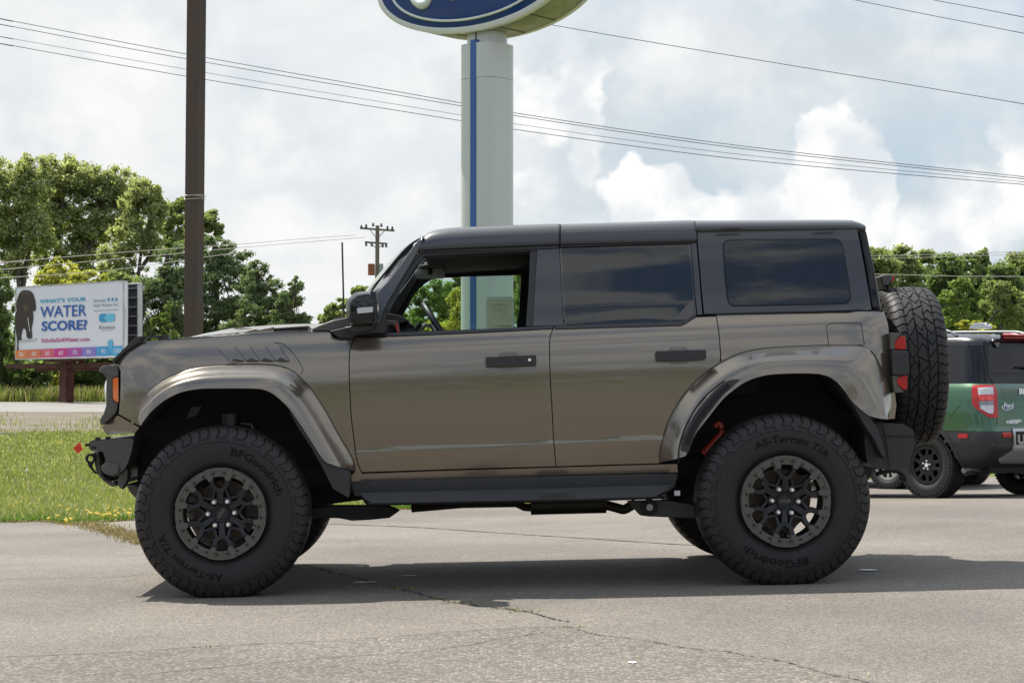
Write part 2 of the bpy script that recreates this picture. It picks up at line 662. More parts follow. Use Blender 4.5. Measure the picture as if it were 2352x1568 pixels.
def crack(pts, w, m, name='pavement_crack', off=.004, jag=.35, n=14):
    P_ = [gp(*p) for p in pts]
    S = spl(P_, n)
    L_, R_ = [], []
    wk = 0
    for i, p in enumerate(S):
        d = (S[min(i + 1, len(S) - 1)] - S[max(i - 1, 0)])
        d.z = 0
        d.normalize()
        nrm = Vector((-d.y, d.x, 0))
        wk = wk * .7 + random.uniform(-1, 1) * w * jag
        ww = w * random.uniform(.35, 1.3) * .5
        c = p + nrm * wk * 3
        a, b = c + nrm * ww, c - nrm * ww
        a.z = float(zg(a.x, a.y)) + off
        b.z = float(zg(b.x, b.y)) + off
        L_.append(a)
        R_.append(b)
    o = MB().loft([[a, b] for a, b in zip(L_, R_)], False).build(name, m, None, recalc=False)
    o['kind'] = 'structure'
    return [(a + b) / 2 for a, b in zip(L_, R_)]


C1 = crack([(-60, 1514), (150, 1503), (300, 1498), (500, 1484), (700, 1475), (900, 1462), (1100, 1448), (1300, 1438)], .011, CRK)
C2 = crack([(700, 1296), (760, 1312), (830, 1332), (900, 1346), (980, 1368), (1060, 1386), (1130, 1394), (1230, 1408), (1305, 1428)], .016, CRK)
C3 = crack([(1305, 1440), (1360, 1456), (1440, 1464), (1560, 1483), (1700, 1502), (1800, 1520), (1900, 1545), (1990, 1566), (2060, 1585)], .014, CRK2)
C4 = crack([(300, 1552), (560, 1528), (800, 1508), (1000, 1493), (1150, 1468), (1250, 1452)], .006, CRK, n=20)
C5 = crack([(756, 1203), (960, 1211), (1150, 1224), (1360, 1237), (1560, 1250), (1660, 1254)], .05, CRK2, name='tar_seam', jag=.05)
C6 = crack([(-40, 1332), (120, 1328), (250, 1326), (330, 1318)], .008, CRK, n=20)
# the coarser newer asphalt on the near right side of the cracks
pts = [gp(*p) for p in [(-80, 1516), (150, 1504), (300, 1499), (500, 1485), (700, 1476), (900, 1463), (1100, 1449), (1300, 1441), (1360, 1458), (1440, 1466), (1560, 1485), (1700, 1504), (1800, 1522), (1900, 1547), (1990, 1568), (2060, 1587)]]
S = spl(pts, 6)
vs, fs = [], []
for i, p in enumerate(S):
    for j in range(8):
        y = p.y + (3.5 - p.y) * j / 7
        vs.append((p.x, y, float(zg(p.x, y)) + .002))
for i in range(len(S) - 1):
    for j in range(7):
        a = i * 8 + j
        fs.append((a, a + 1, a + 9, a + 8))
me = bpy.data.meshes.new('pavement_patch')
me.from_pydata(vs, [], fs)
me.materials.append(ASPC)
o = link(bpy.data.objects.new('pavement_patch', me))
o['kind'] = 'structure'
# flakes of white paint left on the asphalt
mb = MB()
for u, v, w, h in ((845, 1338, .085, .010), (826, 1339, .05, .006), (940, 1323, .05, .006), (828, 1301, .03, .006), (1995, 1310, .06, .014), (1452, 1523, .02, .012)):
    c = gp(u, v)
    n_ = 9
    mb.add([(c.x + w * math.cos(2 * PI * k / n_) * random.uniform(.6, 1), c.y + h * 3 * math.sin(2 * PI * k / n_) * random.uniform(.6, 1), c.z + .006) for k in range(n_)], [tuple(range(n_))])
o = mb.build('paint_flake', WHITE, None)
o['kind'] = 'structure'
# ------------------------------------------------------------------ grass
def leafmat(name, c1, c2, c3=None, trans=.35, scale=.8, rough=.55, tint=(1.25, 1.35, .75), puff=0.0, pc=(0, 0, 5)):
    m = bpy.data.materials.new(name)
    m.use_nodes = True
    t = m.node_tree
    t.nodes.clear()
    out = N(t, 'ShaderNodeOutputMaterial')
    co = N(t, 'ShaderNodeTexCoord').outputs['Object']
    n = N(t, 'ShaderNodeTexNoise', inp={'Vector': co, 'Scale': scale, 'Detail': 4.0, 'Roughness': .7}).outputs[0]
    g = N(t, 'ShaderNodeNewGeometry').outputs['Random Per Island']
    f = MATH(t, 'ADD', MATH(t, 'MULTIPLY', SMOOTH(t, n, .3, .7), .6), MATH(t, 'MULTIPLY', g, .45), clamp=True)
    c = MIXC(t, f, tuple(c1), tuple(c2))
    if c3:
        c = MIXC(t, SMOOTH(t, g, .80, .9), c, tuple(c3))
    d = N(t, 'ShaderNodeBsdfDiffuse', inp={0: c})
    if puff:
        # leaves of a clump face outwards rather than at random: bend the shading normal
        ge = N(t, 'ShaderNodeNewGeometry').outputs['Normal']
        ow = N(t, 'ShaderNodeVectorMath', operation='SUBTRACT', inp={0: co, 1: pc}).outputs[0]
        nd = N(t, 'ShaderNodeTexNoise', inp={'Vector': co, 'Scale': .9, 'Detail': 2.0}).outputs[1]
        nd = N(t, 'ShaderNodeVectorMath', operation='SUBTRACT', inp={0: nd, 1: (.5, .5, .42)}).outputs[0]
        nd = N(t, 'ShaderNodeVectorMath', operation='SCALE', inp={0: nd, 3: 3.0}).outputs[0]
        ow = N(t, 'ShaderNodeVectorMath', operation='NORMALIZE', inp={0: ow}).outputs[0]
        ow = N(t, 'ShaderNodeVectorMath', operation='ADD', inp={0: ow, 1: nd}).outputs[0]
        ow = N(t, 'ShaderNodeVectorMath', operation='SCALE', inp={0: ow, 3: puff}).outputs[0]
        nn = N(t, 'ShaderNodeVectorMath', operation='ADD', inp={0: ge, 1: ow}).outputs[0]
        nn = N(t, 'ShaderNodeVectorMath', operation='NORMALIZE', inp={0: nn}).outputs[0]
        t.links.new(nn, d.inputs['Normal'])
    tr_ = N(t, 'ShaderNodeBsdfTranslucent', inp={0: MIXC(t, 1.0, c, tint, 'MULTIPLY')})
    gl = N(t, 'ShaderNodeBsdfGlossy', inp={0: (.5, .5, .5, 1), 1: .42})
    mx = N(t, 'ShaderNodeMixShader', inp={0: trans, 1: d.outputs[0], 2: tr_.outputs[0]})
    mx2 = N(t, 'ShaderNodeMixShader', inp={0: .03 if puff else .06, 1: mx.outputs[0], 2: gl.outputs[0]})
    t.links.new(mx2.outputs[0], out.inputs[0])
    return m


def fast_mesh(name, V, F, m, parent=None, kind=None):
    """V (n,3), F (k,c) with constant corner count"""
    me = bpy.data.meshes.new(name)
    k, c = F.shape
    me.vertices.add(len(V))
    me.vertices.foreach_set('co', np.asarray(V, np.float32).ravel())
    me.loops.add(k * c)
    me.loops.foreach_set('vertex_index', F.astype(np.int32).ravel())
    me.polygons.add(k)
    me.polygons.foreach_set('loop_start', np.arange(0, k * c, c, dtype=np.int32))
    me.polygons.foreach_set('loop_total', np.full(k, c, np.int32))
    me.update(calc_edges=True)
    me.validate()
    me.materials.append(m)
    o = link(bpy.data.objects.new(name, me), parent)
    if kind:
        o['kind'] = kind
    return o


def blades(name, XY, H, W, m, lean=.45, kind='stuff'):
    n = len(XY)
    a = RNG.uniform(0, 2 * PI, n)
    ln = RNG.uniform(.1, 1, n) * lean * H
    z0 = zg(XY[:, 0], XY[:, 1])
    wa = RNG.uniform(0, PI, n)
    wx, wy = np.cos(wa) * W / 2, np.sin(wa) * W / 2
    lx_, ly_ = np.cos(a) * ln, np.sin(a) * ln
    B = np.stack([XY[:, 0], XY[:, 1], z0 - .01], -1)
    w = np.stack([wx, wy, np.zeros(n)], -1)
    mid = B + np.stack([lx_ * .3, ly_ * .3, H * .6], -1)
    tip = B + np.stack([lx_, ly_, H * RNG.uniform(.75, 1, n)], -1)
    V = np.stack([B - w, B + w, mid + w * .8, mid - w * .8, tip], 1).reshape(-1, 3)
    i = np.arange(n)[:, None] * 5
    F = np.concatenate([i + np.array([[0, 1, 2]]), i + np.array([[0, 2, 3]]), i + np.array([[3, 2, 4]])], 0)
    return fast_mesh(name, V, F, m, None, kind)


def scatter(n, x0, x1, y0, y1, dens=None, power=1.0):
    X = RNG.uniform(x0, x1, n)
    u = RNG.uniform(0, 1, n) ** power
    Y = y0 + (y1 - y0) * u
    e = np.array([edgeY(x) for x in X])
    k = Y > e - .03 + RNG.uniform(0, .12, n) * (RNG.uniform(0, 1, n) < .5)
    return np.stack([X, Y], -1)[k]


GRM = leafmat('grass_blade', (.14, .19, .045), (.34, .36, .11), (.52, .47, .28), trans=.33, scale=.9, tint=(1.25, 1.3, .7))
GRM2 = leafmat('weed_leaf', (.09, .19, .02), (.17, .28, .04), trans=.3, scale=2.0)
A = scatter(70000, -9.5, 3.0, 19.0, 57, power=1.7)
A = np.concatenate([A, scatter(90000, -14, 3.0, 21.0, 57.5, power=1.0)])
noise_h = .6 + .5 * np.sin(A[:, 0] * 1.7 + A[:, 1] * .9) * np.sin(A[:, 1] * 1.3 - A[:, 0] * .6) * .6
blades('grass', A, (.07 + .07 * RNG.uniform(0, 1, len(A)) ** 2) * (1 + noise_h * .5) * (1 - (A[:, 1] - 19) * .012), .008 + .0009 * (A[:, 1] - 19), GRM, .75)
A = scatter(16000, 3.0, 14, 29, 45, power=1.5)
g2 = blades('grass', A, .10 + .10 * RNG.uniform(0, 1, len(A)), .02, GRM, .6)
# low clover along the lot edge, with a tongue of weeds
n = 26000
X = RNG.uniform(-9, 1.5, n)
e = np.array([edgeY(x) for x in X])
Y = e + RNG.uniform(0, 1, n) ** 1.4 * 1.5 - .02
blades('clover', np.stack([X, Y], -1), .03 + .05 * RNG.uniform(0, 1, n), .018, GRM2, .9)
# dry straw fringe
n = 5000
X = RNG.uniform(-9, 1.5, n)
e = np.array([edgeY(x) for x in X])
Y = e + RNG.normal(0, .09, n) - .05
DRY = leafmat('dry_straw', (.26, .20, .09), (.36, .28, .14), (.13, .15, .04), trans=.2)
blades('dry_grass', np.stack([X, Y], -1), .02 + .03 * RNG.uniform(0, 1, n), .010, DRY, 1.4)
# tongue of dry weeds that runs from the corner towards the front wheel
T_ = [gp(*p) for p in [(150, 1188), (210, 1206), (260, 1222), (316, 1238), (360, 1250)]]
S = spl(T_, 10)
k = RNG.integers(0, len(S), 2600)
XY = np.array([(S[i].x, S[i].y) for i in k]) + RNG.normal(0, 1, (2600, 2)) * np.array([.08, .05])
blades('dry_grass', XY, .02 + .05 * RNG.uniform(0, 1, 2600), .009, DRY, 1.2)
# tall seed grass and weeds on the gravel bank
n = 6500
c = np.stack([RNG.uniform(-22, 8, 60), RNG.uniform(56, 70, 60)], -1)
k = RNG.integers(0, 60, n)
XY = c[k] + RNG.normal(0, 1, (n, 2)) * np.array([1.0, .8])
blades('bank_grass', XY, .10 + .28 * RNG.uniform(0, 1, n) ** 2, .025, GRM, .5)
XY = np.stack([RNG.uniform(-24, 8, 2500), RNG.uniform(55, 57.5, 2500)], -1)
blades('bank_grass', XY, .06 + .14 * RNG.uniform(0, 1, 2500), .03, GRM, .5)
# weeds growing in the cracks
for C_, idx, nn in ((C1, [.40], 30), (C2, [.42, .55, .62, .80, .85, .1], 60), (C3, [.02, .80, .98], 35)):
    L_ = []
    for f in idx:
        p = C_[int(f * (len(C_) - 1))]
        L_.append(np.array([[p.x, p.y]]) + RNG.normal(0, 1, (nn, 2)) * np.array([.05, .012]))
    XY = np.concatenate(L_)
    blades('crack_weeds', XY, .008 + .022 * RNG.uniform(0, 1, len(XY)), .006, leafmat('crack_weed_leaf', (.20, .19, .05), (.28, .26, .08), trans=.2) if 'cw' not in MATS else MATS['cw'], 1.2)
# yellow trefoil flowers
YEL = mat('yellow_petal', (.75, .50, .02), rough=.6)
fl0 = None
FP = [(180, 1080), (147, 1128), (487, 1148), (660, 1125), (752, 1160), (735, 1178), (835, 1180), (957, 1188), (985, 1210), (998, 1223), (1050, 1215), (1045, 1222), (1090, 1232), (1137, 1243), (1170, 1232), (1200, 1210), (1205, 1230), (1185, 1150), (1180, 1165), (1258, 1195), (1257, 1250), (1300, 1220), (1297, 1150), (1290, 1170), (1355, 1180), (1420, 1175), (1410, 1218), (1430, 1222), (533, 1280), (716, 1297), (722, 1315), (780, 1290), (636, 1248)]
for i, (a, b) in enumerate(FP):
    p = gp(a * .20957, 926.2 + b * .20957 + 14)
    if fl0 is None:
        mb = MB()
        for k in range(7):
            q = Vector((random.uniform(-.016, .016), random.uniform(-.016, .016), random.uniform(.0, .012)))
            mb.add([q + Vector((math.cos(t_) * .009, math.sin(t_) * .009, random.uniform(-.003, .005))) for t_ in (0, 1.3, 2.5, 3.8, 5.0)] + [q + Vector((0, 0, .008))], [(0, 1, 5), (1, 2, 5), (2, 3, 5), (3, 4, 5), (4, 0, 5)])
        mb.tube([(0, 0, -.07), (0, 0, 0)], .002, 4)
        fl = mb.build('yellow_flower', YEL)
        fl0 = fl
    else:
        fl = fl0.copy()
        link(fl)
    fl.location = (p.x, p.y, p.z + .075)
    fl.rotation_euler = (0, 0, i * 1.3)
    tag(fl, 'small yellow trefoil flower head in the clover along the lot edge', 'flower', 'yellow flowers in the clover')
# dandelion clock
p = gp(102, 1040)
mb = MB()
for k in range(90):
    d = Vector(RNG.normal(0, 1, 3)).normalized()
    mb.tube([d * .004, d * .03], .0012, 3, False)
mb.tube([(0, 0, -.22), (0, 0, 0)], .003, 5)
o = mb.build('dandelion_clock', mat('seed_fluff', (.75, .75, .72), rough=.9))
pd = gp(61, 1060 + 48)
o.location = (pd.x, pd.y, pd.z + .22)
tag(o, 'round white dandelion seed head standing in the green grass', 'flower')
# ================================================================== the big vehicle
CAR = Frame(Vector((-0.058, 11.4842, 0.03196)), math.radians(1.4), -0.020435)
car = empty('off_road_suv', label='lifted taupe four-door off-road SUV with black hardtop and huge all-terrain tires, parked side-on in front', cat='off-road vehicle', mat=CAR.M)
_b1 = CAR.hit(820, 765, 1, -.885)
_b2 = CAR.hit(2030, 713, 1, -.885)
ZT_A = (_b2.z - _b1.z) / (_b2.x - _b1.x)


def ztop(X):
    return _b1.z + (X - _b1.x) * ZT_A


_S = [-1.2, -.86, -.76, -.70, -.655, -.632, -.622, -.56, -.42, -.28, -.17, -.10, -.055, -.02, 0, .02, .42, .50]
_W = [.86, .885, .912, .930, .941, .947, .939, .946, .955, .957, .951, .941, .926, .904, .888, .880, .800, .775]
_W2 = [.86, .885, .912, .930, .941, .945, .945, .950, .957, .958, .951, .941, .926, .904, .888, .880, .800, .775]


def wz(X, Z, crease=False):
    s = Z - ztop(X)
    W = _W if crease else _W2
    # cubic (hermite) interpolation
    k = max(0, min(len(_S) - 2, int(np.searchsorted(_S, s)) - 1))
    x0, x1 = _S[k], _S[k + 1]
    t = min(1, max(0, (s - x0) / (x1 - x0)))

    def sl(i):
        if i <= 0 or i >= len(_S) - 1:
            return 0
        a = (W[i] - W[i - 1]) / (_S[i] - _S[i - 1])
        b = (W[i + 1] - W[i]) / (_S[i + 1] - _S[i])
        return 0 if a * b <= 0 else 2 * a * b / (a + b)
    h = x1 - x0
    m0, m1 = sl(k) * h, sl(k + 1) * h
    w = (2 * t ** 3 - 3 * t * t + 1) * W[k] + (t ** 3 - 2 * t * t + t) * m0 + (-2 * t ** 3 + 3 * t * t) * W[k + 1] + (t ** 3 - t * t) * m1
    if X < -1.72:
        w -= .17 * ((-1.72 - X) / .42) ** 2
    if X > 1.93:
        w -= .10 * ((X - 1.93) / .20) ** 2.4
    return w


def side(uv, crease=False, off=0.0):
    """picture point -> (X, Z) on the near body side"""
    y = -.95
    for _ in range(6):
        p = CAR.hit(uv[0], uv[1], 1, y)
        y = -(wz(p.x, p.z, crease) + off)
    return p.x, p.z


def flat(uv, y):
    p = CAR.hit(uv[0], uv[1], 1, y)
    return p.x, p.z


def mirror_copy(o, name=None):
    """the same part on the far side"""
    me = o.data.copy()
    c = o.copy()
    c.data = me
    me.transform(Matrix.Scale(-1, 4, (0, 1, 0)))
    me.flip_normals()
    link(c, o.parent)
    if name:
        c.name = name
    return c


def panel(name, poly, m, parent, depth=.03, dx=.12, dz=.025, wfun=None, off=0.0, both=True, crease=False, ret=True):
    """sheet over the body side bounded by a polygon in (X, Z), with folded edges"""
    wf = wfun or (lambda X, Z: wz(X, Z, crease))
    bm = bmesh.new()
    vs = [bm.verts.new((p[0], 0, p[1])) for p in poly]
    bm.faces.new(vs)
    bmesh.ops.recalc_face_normals(bm, faces=bm.faces)
    xs = [p[0] for p in poly]
    zs = [p[1] for p in poly]
    x = min(xs) + dx * .5
    while x < max(xs):
        bmesh.ops.bisect_plane(bm, geom=bm.verts[:] + bm.edges[:] + bm.faces[:], plane_co=(x, 0, 0), plane_no=(1, 0, 0), dist=1e-5)
        x += dx
    z = min(zs) + dz * .5
    while z < max(zs):
        bmesh.ops.bisect_plane(bm, geom=bm.verts[:] + bm.edges[:] + bm.faces[:], plane_co=(0, 0, z), plane_no=(0, 0, 1), dist=1e-5)
        z += dz
    for f in bm.faces:
        if f.normal.y > 0:
            f.normal_flip()
    for v in bm.verts:
        v.co.y = -(wf(v.co.x, v.co.z) + off)
    if ret:
        be = [e for e in bm.edges if e.is_boundary]
        r = bmesh.ops.extrude_edge_only(bm, edges=be)
        nv = [g for g in r['geom'] if isinstance(g, bmesh.types.BMVert)]
        for v in nv:
            v.co.y += depth
        for e in be:
            e.smooth = False
    for f in bm.faces:
        f.smooth = True
    me = bpy.data.meshes.new(name)
    bm.to_mesh(me)
    bm.free()
    me.materials.append(m)
    o = link(bpy.data.objects.new(name, me), parent)
    if both:
        o2 = mirror_copy(o)
        return o, o2
    return o


def dense(pts, step=.02):
    out = []
    for i, p in enumerate(pts[:-1]):
        q = pts[i + 1]
        n = max(1, int(math.dist(p, q) / step))
        out += [tuple(Vector(p).lerp(Vector(q), k / n)) for k in range(n)]
    out.append(pts[-1])
    return out


def tr(k, *pts, crease=False, off=0):
    return [side(p, crease, off) for p in Z(k, *pts)]


def inset_gap(poly, g=.0025):
    """shrink a polygon by g to leave shut lines"""
    n = len(poly)
    A = sum(poly[i][0] * poly[(i + 1) % n][1] - poly[(i + 1) % n][0] * poly[i][1] for i in range(n))
    sgn = 1 if A > 0 else -1
    out = []
    for i in range(n):
        a, b, c = Vector(poly[i - 1]), Vector(poly[i]), Vector(poly[(i + 1) % n])
        d1, d2 = (b - a), (c - b)
        if d1.length < 1e-7 or d2.length < 1e-7:
            out.append(tuple(b))
            continue
        d1.normalize()
        d2.normalize()
        n1, n2 = Vector((-d1.y, d1.x)) * sgn, Vector((-d2.y, d2.x)) * sgn
        m = (n1 + n2)
        if m.length < .3:
            m = n1
        m = m.normalized() * min(1.6, 1 / max(.5, m.normalized().dot(n1)))
        out.append(tuple(b + m * g))
    return out


# ---- front fender
FF_OUT = [(455, 935), (452, 900), (480, 850), (560, 765), (660, 695), (780, 642), (920, 607), (1080, 592), (1250, 587), (1400, 588), (1520, 600), (1600, 628), (1670, 680), (1760, 780), (1860, 930), (1960, 1110), (2030, 1225), (2075, 1310), (2085, 1350), (2085, 1392)]
FF_IN = [(470, 1050), (500, 1005), (545, 950), (615, 885), (700, 830), (800, 790), (920, 772), (1060, 768), (1220, 768), (1340, 770), (1410, 782), (1465, 808), (1520, 850), (1590, 920), (1665, 1025), (1740, 1140), (1800, 1235), (1850, 1305), (1880, 1330), (1895, 1335)]
gap1 = spl(tr(2, (325, 968), (300, 1020), (282, 1090), (279, 1180), (280, 1300), (287, 1430), (294, 1565)) + tr(6, (235, 120), (248, 220), (262, 275), (281, 316)), 5)
gap2 = spl(tr(2, (1816, 906), (1795, 960), (1788, 1030), (1790, 1150), (1795, 1300), (1804, 1450), (1810, 1565)) + tr(6, (1364, 120), (1372, 220), (1378, 283)), 5)
gap3 = spl(tr(3, (1477, 811), (1490, 900), (1500, 980), (1507, 1080), (1512, 1160), (1522, 1230), (1530, 1292)), 4)
gapE = spl(tr(7, (490, 107), (430, 150), (350, 222), (285, 310), (228, 415), (190, 520), (181, 600), (181, 655)), 4)
top_f = tr(1, (1890, 340), (1500, 347), (1080, 377), (700, 400), (560, 407), (480, 418), (430, 440), (380, 475), (330, 520), (285, 565), (262, 590))
front_edge = tr(1, (300, 605), (318, 640), (318, 750), (312, 870), (303, 962))
fo = [tuple(p) for p in spl(tr(1, *FF_OUT), 4)]
ff_poly = [tuple(p) for p in spl(top_f, 4)] + front_edge + tr(1, (380, 1005), (468, 1055)) + fo + tr(6, (215, 345), (280, 345)) + [tuple(p) for p in gap1[::-1]] + tr(2, (325, 968), (200, 975)) + tr(1, (1935, 388))
ff_poly = inset_gap([tuple(p[:2]) for p in ff_poly])
panel('front_fender', ff_poly, PAINT, car)

# ---- lower painted corner below the grille
lc = tr(1, (300, 968), (466, 1062), (432, 1106), (330, 1112), (215, 1126), (175, 1062), (185, 1048), (240, 1010))
panel('front_corner_panel', inset_gap(lc), PAINT, car)

# ---- doors
belt1 = tr(2, (1816, 908), (1400, 931), (1000, 950), (700, 962), (400, 973), (327, 968))
d1_bot = tr(6, (281, 316), (700, 302), (1100, 290), (1378, 283))
d1 = [tuple(p) for p in gap1] + d1_bot[1:-1] + [tuple(p) for p in gap2[::-1]] + belt1[1:-1]
D1 = panel('front_door', inset_gap([tuple(p[:2]) for p in d1]), PAINT, car, crease=True, dz=.02)
belt2 = tr(3, (258, 912), (700, 897), (1210, 883), (1250, 866), (1320, 818), (1475, 810))
RF_OUT = [(62, 655), (63, 580), (90, 470), (130, 360), (200, 235), (290, 125), (385, 42), (480, -20), (574, -66), (672, -93), (796, -111), (974, -121), (1100, -126), (1220, -129), (1329, -128), (1400, -126), (1454, -108), (1498, -68), (1540, 10), (1575, 85), (1600, 160), (1612, 240), (1606, 320), (1600, 368)]
RF_IN = [(235, 612), (262, 560), (305, 462), (355, 395), (420, 312), (485, 232), (545, 180), (602, 138), (660, 106), (730, 82), (820, 66), (950, 60), (1060, 60), (1140, 66), (1200, 84), (1240, 110), (1275, 145), (1310, 190), (1345, 240), (1385, 280), (1425, 315), (1465, 342), (1510, 356), (1540, 363)]
ro = [tuple(p) for p in spl(tr(7, *RF_OUT), 4)]
iD = 7 * 4
d2 = [tuple(p) for p in gap2] + tr(6, (1700, 273), (1960, 266)) + [tuple(p) for p in ro[:iD + 1]] + [tuple(p) for p in spl(gap3[::-1][5:], 1)] + belt2[::-1][1:-1]
d2 = [tuple(p[:2]) for p in d2]
# drop the part of the third shut line under the flare
D2 = panel('rear_door', inset_gap(d2), PAINT, car, crease=True, dz=.02)
# ---- rear quarter
q = [tuple(p) for p in gap3[:len(gap3) - 5]] + [tuple(p) for p in ro[iD:]] + tr(7, (1638, 366), (1650, 268)) + tr(4, (1655, 1450), (1632, 1200), (1612, 1050), (1604, 950), (1598, 880), (1580, 820), (1562, 773), (1300, 778), (1000, 783), (600, 791), (300, 802))
panel('rear_quarter_panel', inset_gap([tuple(p[:2]) for p in q]), PAINT, car)

# ---- flares
FLV = {}


def flare(name, k, OUT, IN, prof, ymax=1.072, n=4):
    O = spl(tr(k, *OUT), n)
    I = spl([flat(p, -ymax) for p in Z(k, *IN)], n)
    rings = []
    for o, i in zip(O, I):
        w0 = wz(o.x, o.y) - .002
        ring = [(o.x, -(w0 - .012), o.y)]
        for u, g in prof:
            p = o.lerp(i, u)
            y = w0 + (ymax - w0) * g
            ring.append((p.x, -y, p.y))
        # folded lip
        d = (i - o).normalized() * .004
        ring.append((i.x + d.x, -(ymax - .012), i.y + d.y))
        ring.append((i.x, -(ymax - .085), i.y))
        rings.append(ring)
    mb = MB().loft(rings, False)
    ob = mb.build(name, PAINT, car, smooth=50)
    for p in ob.data.polygons:
        p.use_smooth = True
    FLV[name] = np.array(mb.v)
    # liner
    lin = []
    for i in I:
        lin.append([(i.x, -(ymax - .03), i.y), (i.x, -.80, i.y + .01), (i.x, -.43, i.y + .02)])
    ll = MB().loft(lin, False).build('wheel_well_liner', BLK, car)
    mirror_copy(ob)
    mirror_copy(ll)
    return O, I


PROF = [(0, .10), (.05, .17), (.16, .24), (.30, .40), (.42, .64), (.50, .80), (.56, .87), (.64, .91), (.80, .96), (.95, .99), (1, 1)]
PROFR = [(0, .10), (.05, .20), (.18, .38), (.32, .62), (.44, .80), (.52, .88), (.64, .93), (.80, .97), (.95, .99), (1, 1)]
flare('front_wheel_flare', 1, FF_OUT, FF_IN, PROF)
flare('rear_wheel_flare', 7, RF_OUT, RF_IN, PROFR)


def on_flare(name, p, off=.003):
    V = FLV[name]
    d = (V[:, 0] - p[0]) ** 2 + (V[:, 2] - p[1]) ** 2
    k = np.argsort(d)[:4]
    return (p[0], V[k, 1].min() - off, p[1])


# shut line across the rear flare
gl = [on_flare('rear_wheel_flare', flat(p, -1.02), .001) for p in Z(7, *[tuple(q) for q in spl([(488, 108), (430, 150), (350, 222), (285, 310), (228, 415), (195, 510), (182, 600), (181, 655)], 3)])]
o = MB().tube(gl, .0035, 6).build('shut_line', BLK, car)
mirror_copy(o)
# perforated side vent in the rear flare
VL = [(200, 575), (212, 500), (235, 445), (290, 345), (350, 262), (430, 175), (510, 112), (588, 98)]
VR = [(250, 592), (280, 510), (303, 450), (348, 378), (410, 298), (475, 215), (545, 150), (598, 102)]
a = [on_flare('rear_wheel_flare', flat(p[:], -1.06), .006) for p in Z(7, *[tuple(q) for q in spl(VL, 3)])]
b = [on_flare('rear_wheel_flare', flat(p[:], -1.06), .006) for p in Z(7, *[tuple(q) for q in spl(VR, 3)])]
mb = MB()
mb.loft([[(p[0], p[1] + .012, p[2]), p, q_, (q_[0], q_[1] + .012, q_[2])] for p, q_ in zip(a, b)], False)
o = mb.build('flare_vent', PLAS, car)
mb = MB()
for i in range(2, len(a) - 4):
    for s in (0, .33, .66):
        j = min(i + 1, len(a) - 1)
        p0 = Vector(a[i]).lerp(Vector(a[j]), s)
        p1 = Vector(b[i]).lerp(Vector(b[j]), s)
        mb.beam(p0.lerp(p1, .30) + Vector((0, -.002, 0)), p0.lerp(p1, .82) + Vector((0, -.002, 0)), .006, .006)
mb.build('vent_slat', BLK, o)
mirror_copy(o)

# black mud guards
mg = [flat(p, -1.0) for p in Z(1, (1595, 925), (1665, 1022), (1745, 1138), (1805, 1232), (1855, 1305), (1885, 1332), (2050, 1392))] + [flat(p, -1.0) for p in Z(5, (1822, 535), (1822, 560), (1822, 680), (1810, 712), (1712, 655), (1640, 510), (1560, 370), (1480, 250), (1425, 150))]
o = MB().prism(mg, -1.045, -.93).build('mud_guard', PLAS, car, bevel=.008)
mirror_copy(o)
mg = [flat(p, -1.0) for p in Z(7, (1240, 112), (1310, 185), (1388, 270), (1442, 330), (1490, 400), (1535, 520), (1558, 600), (1549, 632), (1520, 590), (1480, 500), (1420, 415), (1350, 290), (1270, 170))]
o = MB().prism(mg, -1.06, -.93).build('mud_guard', PLAS, car, bevel=.008)
mirror_copy(o)

# rocker, sill, running board
rk = tr(6, (217, 326), (700, 308), (1378, 288), (2062, 268), (2066, 314), (1378, 332), (700, 352), (217, 366))
panel('rocker_panel', rk, PAINT, car, dz=.012)
sl_ = [flat(p, -.9) for p in Z(6, (205, 364), (2068, 318), (2066, 345), (2050, 400), (1990, 440), (400, 480), (240, 450))]
o = MB().prism(sl_, -.905, -.82).build('sill', PLAS, car, bevel=.008)
mb = MB()
for x, y in [(258, 403), (305, 402), (386, 402), (437, 397), (346, 386), (1300, 373), (1340, 372), (1418, 372), (1456, 369), (1378, 355), (1962, 357), (2008, 367), (2033, 343)]:
    X, Zz = flat(Z(6, (x, y))[0], -.91)
    mb.disc((X, Zz), .007, -.913, -.90, 8)
mb.build('sill_bolt', mat('dark_bolt', (.06, .06, .062), rough=.4, metal=.6), o)
mirror_copy(o)
st_top = [flat(p, -1.02) for p in Z(6, (258, 431), (1262, 408), (1300, 402), (1450, 400), (1480, 402), (2050, 384))]
st_bot = [flat(p, -1.04) for p in Z(6, (305, 505), (1262, 487), (1300, 486), (1450, 484), (1480, 483), (1990, 466))]
st_mid = [flat(p, -1.04) for p in Z(6, (325, 470), (1260, 452), (1310, 415), (1440, 413), (1490, 447), (1950, 435))]
rings = []
for a_, m_, b_ in zip(st_top, st_mid, st_bot):
    rings.append([(a_[0], -.90, a_[1] - .015), (a_[0], -1.0, a_[1]), (a_[0] * .5 + m_[0] * .5, -1.035, m_[1] + .006), (m_[0], -1.055, m_[1] - .012), (b_[0], -1.055, b_[1] + .012), (b_[0], -1.03, b_[1]), (b_[0], -.90, b_[1] + .01)])
o = MB().loft(rings, True, True).build('running_board', PLAS, car, bevel=.006)
mirror_copy(o)

